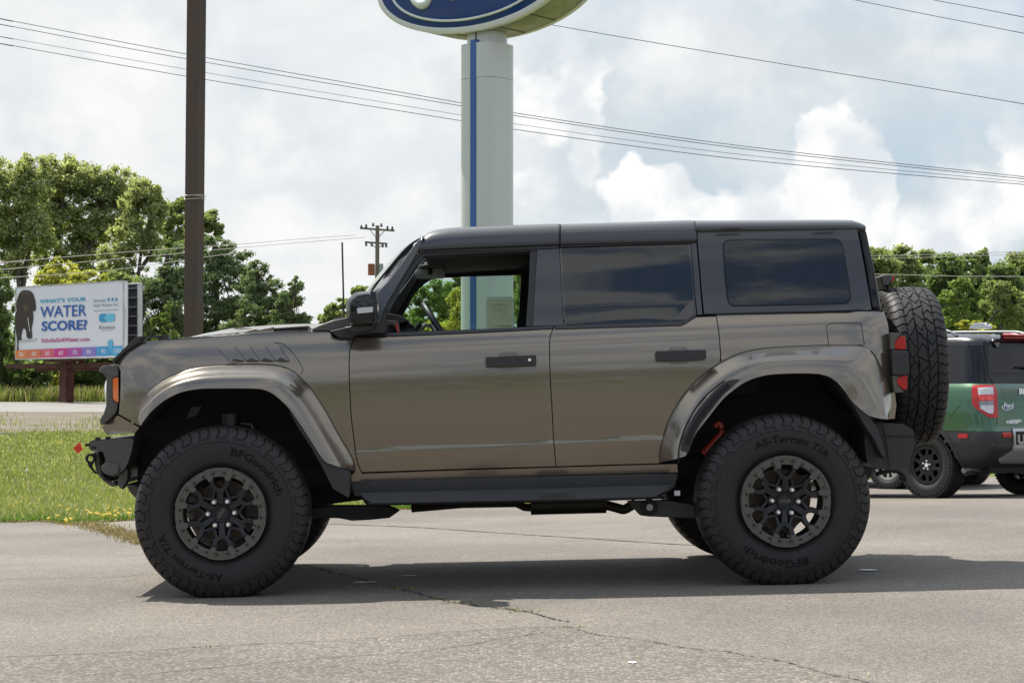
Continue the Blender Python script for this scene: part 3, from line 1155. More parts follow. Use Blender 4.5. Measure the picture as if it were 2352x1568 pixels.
# ---- roof
P1 = [((805, 312), (850, 207)), ((840, 310), (882, 183)), ((890, 308), (932, 166)), ((960, 304), (1005, 154)), ((1100, 298), (1110, 146)), ((1400, 286), (1400, 134)), ((1630, 277), (1630, 126)), ((1856, 268), (1853, 118))]
P2 = [((303, 268), (303, 122)), ((620, 260), (620, 113)), ((950, 253), (950, 103)), ((1200, 248), (1180, 95)), ((1330, 244), (1293, 92))]
P3 = [((153, 166), (135, 96)), ((400, 162), (400, 94)), ((700, 159), (700, 92)), ((1000, 156), (1000, 90)), ((1290, 153), (1290, 90)), ((1350, 152), (1335, 97)), ((1395, 153), (1370, 107)), ((1432, 155), (1405, 128))]
SEC = [(.815, 0), (.817, .10), (.812, .35), (.798, .62), (.775, .82), (.742, .94), (.70, 1.0), (.60, 1.07), (.40, 1.13), (.2, 1.16), (0, 1.17)]


def roof(k, pairs, thin=False):
    rings = []
    nb = [(flat(b, -.815), flat(t_, -.70)) for b, t_ in [(Z(k, x)[0], Z(k, y)[0]) for x, y in pairs]]
    B = spl([x for x, _ in nb], 4)
    T = spl([y for _, y in nb], 4)
    for b_, t_ in zip(B, T):
        h = t_.y - b_.y
        half = []
        for y, g in SEC:
            if thin:
                y0 = y - .02 if y > .7 else y
            else:
                y0 = y
            gg = min(g, 1)
            dz = (g - 1) * .14 if g > 1 else 0
            half.append((b_.x + (t_.x - b_.x) * gg, -y0, b_.y + h * gg + dz))
        rings.append(half + [(x, -y, z) for x, y, z in half[::-1][1:]])
    # inner skin to give thickness
    mb = MB().loft(rings, False)
    inn = [[(x, y * .93, z - .045) for x, y, z in r] for r in rings]
    n = len(mb.v)
    mb.loft(inn, False)
    R, C_ = len(rings), len(rings[0])
    for i in range(R - 1):
        for j in (0, C_ - 1):
            mb.f.append((i * C_ + j, (i + 1) * C_ + j, n + (i + 1) * C_ + j, n + i * C_ + j))
    for j in range(C_ - 1):
        for i in (0, R - 1):
            mb.f.append((i * C_ + j, i * C_ + j + 1, n + i * C_ + j + 1, n + i * C_ + j))
    return mb.build('roof_panel', DGREY, car, smooth=40)


roof(2, P1)
roof(3, P2)
roof(4, P3, True)
# seam seals between the roof panels
for u1, v1, u2, v2 in ((1283.6, 515, 1284.2, 560), (1593, 508, 1601, 553)):
    a_, b_ = flat((u1, v1), -.70), flat((u2, v2), -.815)
    X0 = a_[0]
    rr = []
    for y, g in SEC:
        dz = (g - 1) * .14 if g > 1 else 0
        gg = min(1, g)
        rr.append((b_[0] + (a_[0] - b_[0]) * gg, -(y - .006), b_[1] + (a_[1] - b_[1]) * gg + dz - .005))
    rr = rr + [(x, -y, z) for x, y, z in rr[::-1][1:]]
    MB().tube(rr, .007, 6).build('roof_seal', BLK, car)

# ---- hardtop sides, windows
WG = lambda X, Z: wz(X, Z)
hs = [side(p) for p in Z(4, (152, 170), (700, 163), (1362, 156), (1385, 260), (1420, 450), (1450, 620), (1474, 766), (1000, 779), (600, 788), (206, 797), (190, 640), (170, 400), (157, 260))]
HS = panel('hardtop_side', inset_gap(hs), DGREY, car, dz=.05, depth=.06)
qw = [side(p) for p in Z(4, (345, 238), (800, 233), (1243, 228), (1275, 400), (1300, 550), (1322, 720), (900, 731), (388, 741), (360, 480))]
qw = rpoly([qw[0], (qw[1][0], qw[1][1], 0), qw[2], (qw[3][0], qw[3][1], 0), (qw[4][0], qw[4][1], 0), qw[5], (qw[6][0], qw[6][1], 0), qw[7], (qw[8][0], qw[8][1], 0)], .045)
for hside, sgn in ((HS[0], 1), (HS[1], -1)):
    a_ = panel('window_seal', qw, BLK, hside, off=.003, both=False, dz=.06, dx=.3)
    b_ = panel('quarter_window', inset_gap(qw, .006), PRIVG, hside, off=.0055, both=False, dz=.06, dx=.3)
    if sgn < 0:
        for x in (a_, b_):
            x.data.transform(Matrix.Scale(-1, 4, (0, 1, 0)))
            x.data.flip_normals()
mb = MB()
for x0, x1 in ((300, 500), (1030, 1215)):
    pts = [flat(p, -.822) for p in Z(4, (x0, 160), (x0 + 40, 158), (x1 - 40, 154), (x1, 153))]
    mb.tube([(x, -.822, z) for x, z in pts], [.001, .006, .006, .001], 6)
o = mb.build('drip_clip', BLK, car)
# rear corner glass wraps round the tail
cg = [side(p) for p in Z(4, (1368, 156), (1400, 156), (1434, 158), (1470, 330), (1510, 530), (1548, 768), (1480, 768), (1425, 450))]
mbg = MB().prism(cg, -.83, .83)
mbg.v = [(x, math.copysign(wz(min(x, 2.02), z) - .012, y), z) for x, y, z in mbg.v]
o = mbg.build('liftgate_glass', DARKG, car, bevel=.02, seg=3)
# black seam strips
def strip_side(name, pts, k, w, m, y=None, off=.004, parent=None, both=True):
    P_ = [side(p, off=off) if y is None else flat(p, -y) for p in Z(k, *pts)]
    pp = [(x, -(wz(x, z) + off) if y is None else -y, z) for x, z in P_]
    o = MB().tube(pp, w / 2, 6).build(name, m, parent or car)
    if both:
        mirror_copy(o)
    return o


strip_side('seam_trim', [(200, 799), (600, 791), (1000, 784), (1300, 779), (1556, 771)], 4, .008, BLK)
# rear door frame strip, B pillar
def poly_side(name, k, pts, m, off=.0, both=True, parent=None, r=0, dz=.08, depth=.03, y=-.85):
    P_ = [side(p, off=off) for p in Z(k, *pts)]
    if r:
        P_ = rpoly(P_, r)
    return panel(name, P_, m, parent or car, off=off, both=both, dz=dz, dx=.3, depth=depth)


# door frames: the dark ring round each side window
poly_side('window_frame', 3, [(0, 312), (300, 293), (1283, 262), (1283, 290), (1318, 690), (1325, 800), (1240, 872), (1205, 880), (258, 906), (0, 918)][0:0] or [(296, 298), (1283, 264), (1300, 480), (1325, 806), (1242, 866), (1208, 878), (258, 908), (262, 886), (330, 884)], GLOSSK, off=-.012)
GW = poly_side('door_window', 3, [(312, 306), (1266, 282), (1286, 480), (1306, 690), (1322, 806), (1240, 858), (1205, 868), (338, 878)], PRIVG, off=-.006)
poly_side('window_trim', 3, [(258, 886), (336, 882), (1205, 856), (1238, 846), (1308, 806), (1332, 806), (1322, 818), (1250, 864), (1210, 881), (258, 910)], PLAS, off=.006)
poly_side('corner_gusset', 3, [(1150, 842), (1300, 685), (1308, 800), (1262, 836), (1240, 842)], PLAS2, off=.002)
poly_side('door_pillar', 3, [(128, 312), (292, 306), (310, 600), (324, 880), (98, 887), (112, 600)], DGREY, off=-.002)
poly_side('pillar_strip', 3, [(1288, 264), (1326, 262), (1352, 560), (1371, 802), (1334, 803), (1310, 560)], DGREY, off=.0)
# rail above the doors
poly_side('roof_rail_trim', 2, [(800, 318), (1300, 296), (1860, 274), (1860, 300), (1680, 308), (1200, 322), (812, 336)], PLAS, off=.004, dz=.2)
poly_side('roof_rail_trim', 3, [(303, 272), (800, 258), (1328, 246), (1325, 258), (1283, 262), (800, 276), (303, 292)], PLAS, off=.004, dz=.2)
strip_side('rail_seal', [(800, 318), (1300, 296), (1860, 274)], 2, .010, BLK, off=.008)
strip_side('rail_seal', [(303, 272), (800, 258), (1328, 246)], 3, .010, BLK, off=.008)
# front door frame: rear upright, belt trim
poly_side('window_frame', 2, [(1650, 316), (1694, 308), (1680, 600), (1662, 888), (1612, 890), (1632, 600), (1642, 340)], PLAS, off=-.006)
poly_side('window_frame', 2, [(812, 336), (1200, 322), (1694, 306), (1694, 322), (1200, 340), (850, 358), (790, 420), (700, 560), (600, 740), (552, 830), (548, 936), (520, 938), (525, 790), (640, 590), (760, 400)], PLAS, off=-.006)
poly_side('window_trim', 2, [(400, 945), (700, 935), (1100, 917), (1500, 900), (1820, 886), (1820, 905), (1500, 922), (1100, 941), (700, 958), (400, 968), (330, 966), (330, 948)], PLAS, off=.006)

# ---- A pillar, windshield, mirror, cowl
ap = [flat(p, -.84) for p in Z(2, (850, 210), (828, 250), (806, 312), (770, 380), (700, 500), (610, 650), (556, 740), (556, 945), (430, 945), (480, 830), (500, 760), (482, 640), (560, 560), (680, 400), (760, 285), (815, 222))]
o = MB().prism(ap, -.875, -.775).build('windshield_pillar', mat('pillar_paint', (.030, .031, .036), rough=.3, coat=1.0), car, bevel=.02, seg=3)
for v in o.data.vertices:
    t_ = (v.co.z - 1.40) / .42
    v.co.y += .055 * t_
mirror_copy(o)
wsb = [flat(p, -.78) for p in Z(2, (300, 850), (420, 622), (560, 440), (680, 300), (760, 240), (826, 210))]
rings = []
for (x, z) in spl(wsb, 3):
    t_ = (z - 1.42) / .45
    hw = .80 - .06 * t_
    rings.append([(x + .02 - (.085) * (1 - (y_) ** 2), hw * y_, z) for y_ in [k / 10 for k in range(-10, 11)]])
o = MB().loft(rings, False).build('windshield', WSG, car, smooth=80)
# thin black edge seal
MB().tube([Vector(r[0]) for r in rings], .007, 6).build('windshield_seal', BLK, o)
# side mirror
mp = rpoly([flat(p, -1.05) for p in Z(2, (262, 700), (330, 640), (440, 627), (482, 640), (488, 760), (492, 868), (420, 884), (330, 892), (285, 870), (262, 800))], .02)
mb = MB()
cx = sum(p[0] for p in mp) / len(mp)
cz = sum(p[1] for p in mp) / len(mp)
rings = []
for y_, s_, dx_ in ((-.985, .80, .015), (-1.0, .95, .005), (-1.03, 1.0, 0), (-1.12, 1.0, 0), (-1.18, .93, 0), (-1.215, .78, .01), (-1.225, .4, .015)):
    rings.append([(cx + (p[0] - cx) * s_ + dx_, y_, cz + (p[1] - cz) * s_) for p in mp])
mb.loft(rings, True, True)
MIR = mb.build('side_mirror', mat('mirror_shell_black', (.006, .006, .008), rough=.10, spec=.5), car, smooth=40)
ts = rpoly([flat(p, -1.19) for p in Z(2, (340, 757), (400, 750), (462, 745), (461, 786), (345, 796))], .006)
o1 = MB().prism(ts, -1.240, -1.15).build('turn_signal', CLEAR, MIR, bevel=.004)
bz = [flat(p, -1.0) for p in Z(2, (455, 630), (484, 642), (492, 760), (497, 872), (470, 885), (462, 760), (448, 650))]
MB().prism(bz, -1.19, -.99).build('mirror_bezel', PLAS, MIR, bevel=.006)
MIRR = mirror_copy(MIR)
# mirror foot and sail
sail = [flat(p, -.92) for p in Z(2, (130, 925), (250, 900), (320, 885), (430, 880), (500, 850), (545, 728), (556, 735), (556, 940), (440, 945), (335, 955), (300, 976), (200, 976))]
o = MB().prism(sail, -.925, -.86).build('mirror_mount', PLAS, car, bevel=.006)
mirror_copy(o)
arm = [flat(p, -1.0) for p in Z(2, (240, 905), (330, 885), (490, 880), (440, 925), (330, 945))]
o = MB().prism(arm, -1.12, -.90).build('mirror_arm', PLAS, car, bevel=.01)
mirror_copy(o)
# cowl
cw = [flat(p, -.84) for p in Z(2, (-10, 910), (60, 878), (150, 845), (262, 822), (300, 850), (330, 880), (270, 905), (130, 926), (0, 926))]
MB().prism(cw, -.84, .84).build('cowl_panel', PLAS2, car, bevel=.02)
w1 = [CAR.hit(*p, 1, -.35) for p in Z(2, (130, 862), (190, 830), (235, 822), (252, 838))]
MB().tube(w1, .009, 6).build('windshield_wiper', BLK, car)

# ---- hood
ht = [side(p) for p in Z(1, (262, 588), (330, 518), (430, 438), (520, 412), (700, 398), (1080, 375), (1500, 346), (1890, 339), (2020, 330))]
rings = []
for i, (x, z) in enumerate(spl(ht, 4)):
    w_ = wz(x, z) - .01
    t_ = max(0, min(1, (x + 2.0) / .35))
    t2 = max(0, min(1, (x + 1.72) / .25))
    r = []
    for k in range(-12, 13):
        y_ = k / 12
        a_ = abs(y_)
        crown = .030 * (1 - y_ * y_) * t_
        bulge = .034 * t2 * max(0, min(1, (.62 - a_) / .10))
        r.append((x - .03 * (1 - t_) * (1 - y_ * y_), w_ * y_, z + crown + bulge))
    rings.append(r)
HOOD = MB().loft(rings, False).build('hood', PAINT, car, smooth=30)
# hood vents and ridges seen as bright facets above the fender line
for x0, x1, h in ((1100, 1220, 345), (1225, 1350, 322), (1350, 1480, 308)):
    pass
hb = [CAR.hit(*p, 1, -.5) for p in Z(1, (1085, 374), (1210, 346), (1235, 352), (1340, 322), (1370, 330), (1480, 308), (1460, 318), (1700, 300), (1745, 297), (1770, 330), (1770, 352), (1085, 385))]
o = MB().prism([(p.x, p.z) for p in hb], -.55, .55).build('hood_bulge', PAINT, HOOD, bevel=.008)
mb = MB()
for k in range(9):
    p = CAR.hit(*Z(1, (1490 + k * 28, 327 - k * 1.4))[0], 1, -.555)
    mb.box(p, (.011, .012, .007))
mb.build('hood_vent', BLK, HOOD)
# hood rail (black grab handle), one on each side
hr = [side(p) for p in Z(1, (262, 562), (430, 396), (455, 380), (680, 364), (685, 400), (602, 405), (596, 383), (512, 390), (500, 412), (440, 436), (345, 505), (270, 582))]
o = MB().prism(hr, -.87, -.835).build('hood_rail', PLAS, car, bevel=.006)
for v in o.data.vertices:
    pass
mb = MB()
for x, y in ((480, 399), (617, 388)):
    X, Zz = flat(Z(1, (x, y))[0], -.875)
    mb.disc((X, Zz), .008, -.876, -.86, 8)
mb.build('rail_bolt', BLK, o)
mirror_copy(o)

# fender louvres
lv = [[(1058, 468), (1100, 450), (1165, 440), (1185, 455), (1250, 555), (1150, 580)],
      [(1190, 458), (1280, 444), (1300, 460), (1365, 560), (1265, 556)],
      [(1305, 460), (1390, 440), (1410, 455), (1485, 560), (1375, 560)],
      [(1415, 455), (1495, 435), (1515, 450), (1592, 562), (1492, 560)]]
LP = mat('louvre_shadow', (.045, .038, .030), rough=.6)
FV = empty('fender_vent')
FV.parent = car
for L in lv:
    P_ = tr(1, *L)
    n_ = len(P_)
    zs = [p[1] for p in P_]
    z0, z1 = min(zs), max(zs)
    xm = max(p[0] for p in P_)
    # blade stands proud at its rear lower edge
    wf = lambda X, Zz, xm=xm, z0=z0, z1=z1: wz(X, Zz) + .002 + .010 * max(0, min(1, 1 - (Zz - z0) / (z1 - z0)))
    o_ = panel('louvre', P_, PAINT, FV, wfun=wf, depth=.012, dz=.02, dx=.03)
for seg in ([(1058, 468), (1150, 582)], [(1190, 458), (1262, 556)], [(1305, 460), (1372, 560)], [(1415, 455), (1489, 560)], [(1517, 450), (1594, 563)], [(1480, 425), (1540, 432), (1600, 480), (1650, 545), (1690, 610), (1692, 640), (1672, 668)]):
    pts = [tuple(q) for q in spl(seg, 4)]
    P_ = tr(1, *pts)
    o_ = MB().tube([(x, -(wz(x, z) + .0020), z) for x, z in P_], .0016, 5).build('panel_gap', BLK, FV)
    mirror_copy(o_)
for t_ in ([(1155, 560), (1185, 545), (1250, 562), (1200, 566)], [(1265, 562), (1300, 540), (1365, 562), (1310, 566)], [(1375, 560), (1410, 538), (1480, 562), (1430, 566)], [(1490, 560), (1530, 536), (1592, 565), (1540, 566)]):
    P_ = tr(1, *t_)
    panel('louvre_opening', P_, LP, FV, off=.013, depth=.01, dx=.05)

# door handles
for D, k, bar, cup in ((D1, 2, [(1306, 1122), (1400, 1120), (1560, 1113), (1685, 1108), (1688, 1182), (1560, 1187), (1400, 1194), (1308, 1192)], [(1395, 1125), (1415, 1086), (1540, 1082), (1562, 1120), (1570, 1190), (1545, 1220), (1425, 1223), (1395, 1190)]),
                       (D2, 3, [(1018, 1078), (1110, 1076), (1270, 1070), (1392, 1067), (1394, 1138), (1270, 1144), (1110, 1150), (1022, 1148)], [(1112, 1080), (1125, 1044), (1245, 1038), (1268, 1072), (1278, 1140), (1258, 1172), (1130, 1178), (1110, 1145)])):
    Pb = rpoly(tr(k, *bar), .008)
    Pc = rpoly(tr(k, *cup), .02)
    for sgn, dd in ((-1, D[0]), (1, D[1])):
        xm = sum(p[0] for p in Pb) / len(Pb)
        zm = sum(p[1] for p in Pb) / len(Pb)
        yb = wz(xm, zm)
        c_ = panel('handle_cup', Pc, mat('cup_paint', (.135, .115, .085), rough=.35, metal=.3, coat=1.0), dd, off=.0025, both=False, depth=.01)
        h_ = MB().prism(Pb, -(yb + .045), -(yb + .012)).build('door_handle', PLAS, dd, bevel=.008)
        mb = MB()
        for x_ in (min(p[0] for p in Pb) + .025, max(p[0] for p in Pb) - .025):
            mb.box((x_, -(yb + .01), zm), (.02, .02, .014))
        f_ = mb.build('handle_foot', PLAS, dd)
        obs = [c_, h_, f_]
        if D is D1:
            X, Zz = flat(Z(2, (1638, 1142))[0], -(yb + .045))
            l_ = MB().disc((X, Zz), .008, -(yb + .049), -(yb + .03), 12).build('key_lock', CHROME, dd)
            obs.append(l_)
        if sgn > 0:
            for q_ in obs:
                q_.data.transform(Matrix.Scale(-1, 4, (0, 1, 0)))
                q_.data.flip_normals()
# fuel door outline
P_ = tr(4, *[tuple(q) for q in spl([(1148, 1030), (1138, 960), (1132, 890), (1148, 872), (1180, 867), (1370, 865), (1392, 880), (1402, 930), (1410, 1000), (1398, 1028), (1150, 1032)], 3)])
MB().tube([(x, -(wz(x, z) + .0008), z) for x, z in P_], .0022, 5).build('fuel_door', mat('gap_grey', (.05, .045, .038), rough=.6), car)
# antenna
a_ = CAR.hit(*Z(2, (240, 838))[0], 1, -.70)
b_ = CAR.hit(*Z(2, (226, 258))[0], 1, -.70)
o = MB().tube([a_ + Vector((0, 0, -.06)), a_, a_.lerp(b_, .06), b_.lerp(a_, .02), b_], [.010, .009, .004, .0035, .005], 6).build('antenna', BLK, car)
mb = MB()
for k in range(60):
    p = a_.lerp(b_, k / 60)
    mb.box(p, (.005, .005, .002))
mb.build('antenna_coil', mat('antenna_coil', (.03, .015, .012), rough=.5), o)

# ---- grille and lights at the nose
gs = [flat(p, -.86) for p in Z(1, (155, 650), (160, 622), (180, 602), (250, 590), (298, 600), (305, 640), (303, 880), (290, 950), (240, 1000), (185, 1045), (165, 1040), (163, 1000), (190, 960), (210, 900), (212, 700), (195, 655))]
GR = MB().prism(gs, -.862, .862).build('grille_surround', PLAS2, car, bevel=.012)
bk = [flat(p, -.86) for p in Z(1, (212, 640), (300, 620), (300, 940), (212, 960))]
MB().prism(bk, -.80, .80).build('grille_backing', BLK, GR)
mb = MB()
for k in range(7):
    p = CAR.hit(*Z(1, (190, 680 + k * 38))[0], 1, -.6)
    mb.box((p.x + .01, 0, p.z), (.02, .42, .009))
for y_ in np.linspace(-.4, .4, 9):
    p = CAR.hit(*Z(1, (190, 800))[0], 1, -.6)
    mb.box((p.x + .02, y_, p.z), (.012, .008, .13))
mb.build('grille_bar', PLAS2, GR)
for s in (-1, 1):
    pc = CAR.hit(*Z(1, (196, 795))[0], 1, -.8)
    mb = MB().lathe([(0, -.045), (.06, -.04), (.10, -.02), (.115, .01), (.115, .05)], 28, 'X')
    hl = mb.build('headlight', CLEAR, car, smooth=40, M=Matrix.Translation((pc.x + .02, s * .62, pc.z)))
    MB().lathe([(.118, -.01), (.135, -.015), (.135, .05), (.118, .05)], 28, 'X', closed=True).build('headlight_ring', BLK, hl, M=Matrix.Translation((pc.x + .02, s * .62, pc.z)))
for k, (y0, y1) in enumerate(((670, 682), (712, 727), (755, 768), (850, 862), (905, 925), (990, 1000))):
    p = CAR.hit(*Z(1, (172, (y0 + y1) / 2))[0], 1, -.85)
mk = rpoly([flat(p, -.87) for p in Z(1, (262, 700), (275, 688), (303, 685), (305, 875), (275, 862), (262, 840))], .006)
o = MB().prism(mk, -.872, -.82).build('marker_light', AMB, car, bevel=.004)
mk2 = rpoly([flat(p, -.87) for p in Z(1, (256, 692), (270, 680), (307, 676), (309, 885), (272, 870), (256, 848))], .006)
MB().prism(mk2, -.868, -.81).build('marker_bezel', BLK, o)
mirror_copy(o)

# ---- front bumper
BS = lambda *pts: [flat(p, -.80) for p in Z(5, *pts)]
BM = mat('bumper_grey', (.075, .073, .067), rough=.42, metal=.3, bump=.25, bscale=500.)
fb = BS((86, 350), (96, 337), (130, 325), (250, 320), (385, 318), (372, 400), (350, 472), (325, 522), (292, 548), (260, 572), (215, 560), (178, 545), (165, 512), (200, 470), (186, 425), (178, 405), (100, 402), (88, 385))
FB = MB().prism(rpoly(fb, .012), -.86, .86).build('front_bumper', BM, car, bevel=.014, seg=3)
BS2 = lambda *pts: [flat(p, -.60) for p in Z(5, *pts)]
MB().prism(BS((166, 505), (205, 472), (262, 480), (300, 500), (292, 548), (260, 572), (215, 562), (178, 545)), -.872, -.70).build('bumper_lobe', PLAS2, FB, bevel=.02, seg=3)
o = MB().prism(BS2((108, 400), (146, 402), (152, 470), (166, 560), (205, 600), (262, 612), (266, 640), (222, 642), (172, 605), (126, 552), (110, 480)), -.62, .62).build('bumper_bar', PLAS2, car, bevel=.012)
for s in (-1, 1):
    y0 = s * .64
    HKP = lambda *pts: [flat(p, -.64) for p in Z(5, *pts)]
    c_ = HKP((84, 456))[0]
    h_ = MB().lathe([(.015, -.012), (.027, -.012), (.027, .012), (.015, .012)], 18, 'Y', closed=True).build('tow_hook', BLK, FB, M=Matrix.Translation((c_[0], y0, c_[1])))
    MB().prism(HKP((58, 440), (70, 474), (84, 487), (100, 482), (104, 490), (92, 500), (102, 524), (134, 560), (114, 556), (72, 508), (57, 462)), y0 - .012, y0 + .012).build('hook_shank', BLK, FB, bevel=.003)
    MB().prism(HKP((80, 422), (112, 420), (112, 436), (84, 438)), y0 - .0125, y0 + .0125).build('hook_shank', BLK, FB)
MB().prism(BS((325, 520), (335, 530), (330, 600), (292, 665), (264, 632), (270, 575), (300, 545)), -.80, -.70).build('bumper_foot', PLAS2, FB, bevel=.008)
MB().prism(BS((262, 640), (285, 655), (300, 690), (355, 745), (400, 760), (400, 680), (340, 640)), -.6, .6).build('skid_plate', PLAS2, car, bevel=.01)
MB().prism(BS((190, 440), (240, 480), (262, 550), (220, 560), (196, 520)), -.78, .78).build('bumper_core', BLK, FB)
mb = MB()
for x, y in ((78, 363), (145, 322), (212, 317), (120, 380), (160, 555), (240, 590), (210, 628)):
    X, Zz = BS((x, y))[0]
    mb.box((X, -.85 if y < 400 else -.56, Zz), (.012, .012, .008))
mb.build('bumper_bolt', BLK, FB)

# ---- rear bumper and tail
RB = lambda *pts: [flat(p, -.92) for p in Z(7, *pts)]
rb = RB((1475, 395), (1560, 390), (1690, 398), (1760, 440), (1766, 480), (1757, 560), (1735, 660), (1700, 700), (1640, 706), (1590, 706), (1510, 692), (1450, 660), (1430, 520), (1440, 420))
RBO = MB().prism(rpoly(rb, .01), -.93, .93).build('rear_bumper', PLAS, car, bevel=.02, seg=3)
MB().tube([(*RB((1560, 478))[0][:1], -.945, RB((1560, 478))[0][1]), (RB((1762, 482))[0][0], -.935, RB((1762, 482))[0][1])], .003, 5).build('bumper_seam', BLK, RBO)
MB().tube([(RB((1545, 395))[0][0], -.945, RB((1545, 395))[0][1]), (RB((1565, 480))[0][0], -.945, RB((1565, 480))[0][1]), (RB((1595, 704))[0][0], -.945, RB((1595, 704))[0][1])], .003, 5).build('bumper_seam', BLK, RBO)
hp = [CAR.hit(*p, 1, -.5) for p in Z(7, (1510, 735), (1580, 716), (1640, 712), (1680, 730), (1705, 758), (1700, 766), (1670, 752))]
MB().tube(spl(hp, 4), .012, 8).build('tow_loop', BLK, RBO)
tl0 = empty('taillight')
tl0.parent = car
TY = -.93
TF = lambda *pts: [flat(p, -.93) for p in Z(4, *pts)]
for s in (0, 1):
    tlp = tl0 if s == 0 else empty('taillight')
    tlp.parent = car
    L_ = []
    L_.append(MB().prism(TF((1603, 938), (1692, 944), (1660, 985), (1642, 1012), (1640, 1068), (1606, 1068)), -.95, -.80).build('taillight_hood', PLAS2, tlp, bevel=.006))
    L_.append(MB().prism(TF((1640, 1010), (1665, 980), (1690, 962), (1721, 966), (1727, 1066), (1640, 1062)), -.945, -.80).build('tail_lens', REDL, tlp, bevel=.004))
    L_.append(MB().prism(TF((1608, 1068), (1736, 1076), (1745, 1245), (1715, 1262), (1618, 1258)), -.965, -.80).build('taillight_block', PLAS, tlp, bevel=.012))
    L_.append(MB().prism(TF((1655, 1285), (1690, 1262), (1735, 1258), (1736, 1364), (1705, 1366), (1660, 1325)), -.945, -.80).build('tail_lens', REDL, tlp, bevel=.004))
    L_.append(MB().prism(TF((1618, 1258), (1690, 1260), (1655, 1288), (1660, 1330), (1712, 1385), (1640, 1392), (1630, 1370)), -.95, -.80).build('taillight_hood', PLAS2, tlp, bevel=.006))
    if s:
        for q_ in L_:
            q_.data.transform(Matrix.Scale(-1, 4, (0, 1, 0)))
            q_.data.flip_normals()
# tail panel and tailgate
tg = [side(p) for p in Z(4, (1500, 775), (1555, 775), (1592, 880), (1600, 960), (1630, 1250), (1648, 1470), (1560, 1500))]
TG = MB().prism(tg, -.84, .84).build('tailgate', PAINT, car, bevel=.03, seg=3)
# high brake light on its bracket
hb = [CAR.hit(*p, 1, -.05) for p in Z(4, (1515, 517), (1540, 507), (1605, 505), (1608, 545), (1590, 575), (1548, 622), (1540, 600))]
o = MB().prism([(p.x, p.z) for p in hb], -.13, .13).build('brake_light_bracket', PLAS2, car, bevel=.008)
hb = [CAR.hit(*p, 1, -.05) for p in Z(4, (1606, 516), (1622, 515), (1629, 530), (1612, 562), (1596, 568))]
MB().prism([(p.x, p.z) for p in hb], -.12, .12).build('brake_lens', REDL, o, bevel=.004)

# ---- body core: what stands behind the panels
mb = MB()
zc0 = .60
core = [(-2.0, zc0), (-2.04, 1.1), (-1.95, 1.26), (-1.0, 1.33), (-.62, ztop(-.62) - .012), (2.02, ztop(2.02) - .012), (2.06, .70), (1.9, zc0)]
mb.prism(core, -.44, .44)
core2 = [(-2.0, 1.0), (-2.0, 1.1), (-1.9, 1.22), (-1.0, 1.33), (-.62, ztop(-.62) - .012), (2.0, ztop(2.0) - .012), (2.05, .86), (1.98, .9), (1.83, 1.18), (1.7, 1.22), (1.15, 1.22), (.98, 1.14), (.82, .9), (.72, .58), (-.74, .58), (-1.0, .96), (-1.14, 1.15), (-1.75, 1.17), (-1.88, 1.08)]
mb.prism(core2, -.865, -.44)
mb.prism(core2, .44, .865)
mb.build('body_shell', BLK, car)
# interior
IN = lambda y, *pts: [flat(p, y) for p in Z(2, *pts)]
DA = MB().prism(IN(-.70, (480, 830), (550, 796), (600, 797), (660, 806), (700, 830), (742, 858), (757, 890), (752, 925), (740, 1000), (480, 1000)), -.72, .72).build('dashboard', mat('dash_black', (.018, .019, .021), rough=.55, bump=.3, bscale=300.), car, bevel=.02)
o = MB().prism(IN(-.74, (540, 842), (640, 850), (655, 870), (668, 960), (640, 960), (628, 905), (600, 880), (570, 890), (560, 960), (540, 960)), -.75, -.72).build('dash_bezel', PLAS2, DA, bevel=.005)
MB().prism(IN(-.755, (627, 866), (640, 868), (658, 940), (642, 940)), -.762, -.74).build('dash_accent', mat('red_trim', (.6, .03, .02), rough=.4), DA)
MB().prism(IN(-.40, (665, 830), (735, 845), (757, 885), (748, 950), (660, 950)), -.56, -.22).build('instrument_hood', BLK, DA, bevel=.02)
c_ = CAR.hit(*Z(2, (975, 940))[0], 1, -.37)
dvec = Vector((130, 0, -215)).normalized()
ax = Vector((0, 1, 0)).cross(dvec)
rings = []
for k in range(40):
    a_ = 2 * PI * k / 40
    rad = dvec * math.cos(a_) + Vector((0, 1, 0)) * math.sin(a_)
    ctr = c_ + rad * .187
    rings.append([ctr + (rad * math.cos(b_) + ax * math.sin(b_)) * .0175 for b_ in [2 * PI * j / 10 for j in range(10)]])
rings.append(rings[0])
SW = MB().loft(rings, True).build('steering_wheel', mat('leather', (.02, .021, .023), rough=.45), car, smooth=80)
mb = MB()
sgx = -1 if ax.x > 0 else 1
mb.tube([c_ + ax * sgx * .02, c_ + ax * sgx * .25], .03, 12)
for q_ in (Vector((0, 1, 0)), Vector((0, -1, 0)), -dvec):
    mb.tube([c_, c_ + q_ * .18], .012, 8)
mb.build('steering_hub', BLK, SW)
MB().tube([CAR.hit(*p, 1, -.5) for p in Z(2, (775, 925), (815, 870))], .016, 8).build('control_stalk', BLK, car)
MB().tube([CAR.hit(*p, 1, -.42) for p in Z(2, (815, 910), (850, 880), (900, 885), (925, 925))], .012, 8).build('control_stalk', STEEL, car)
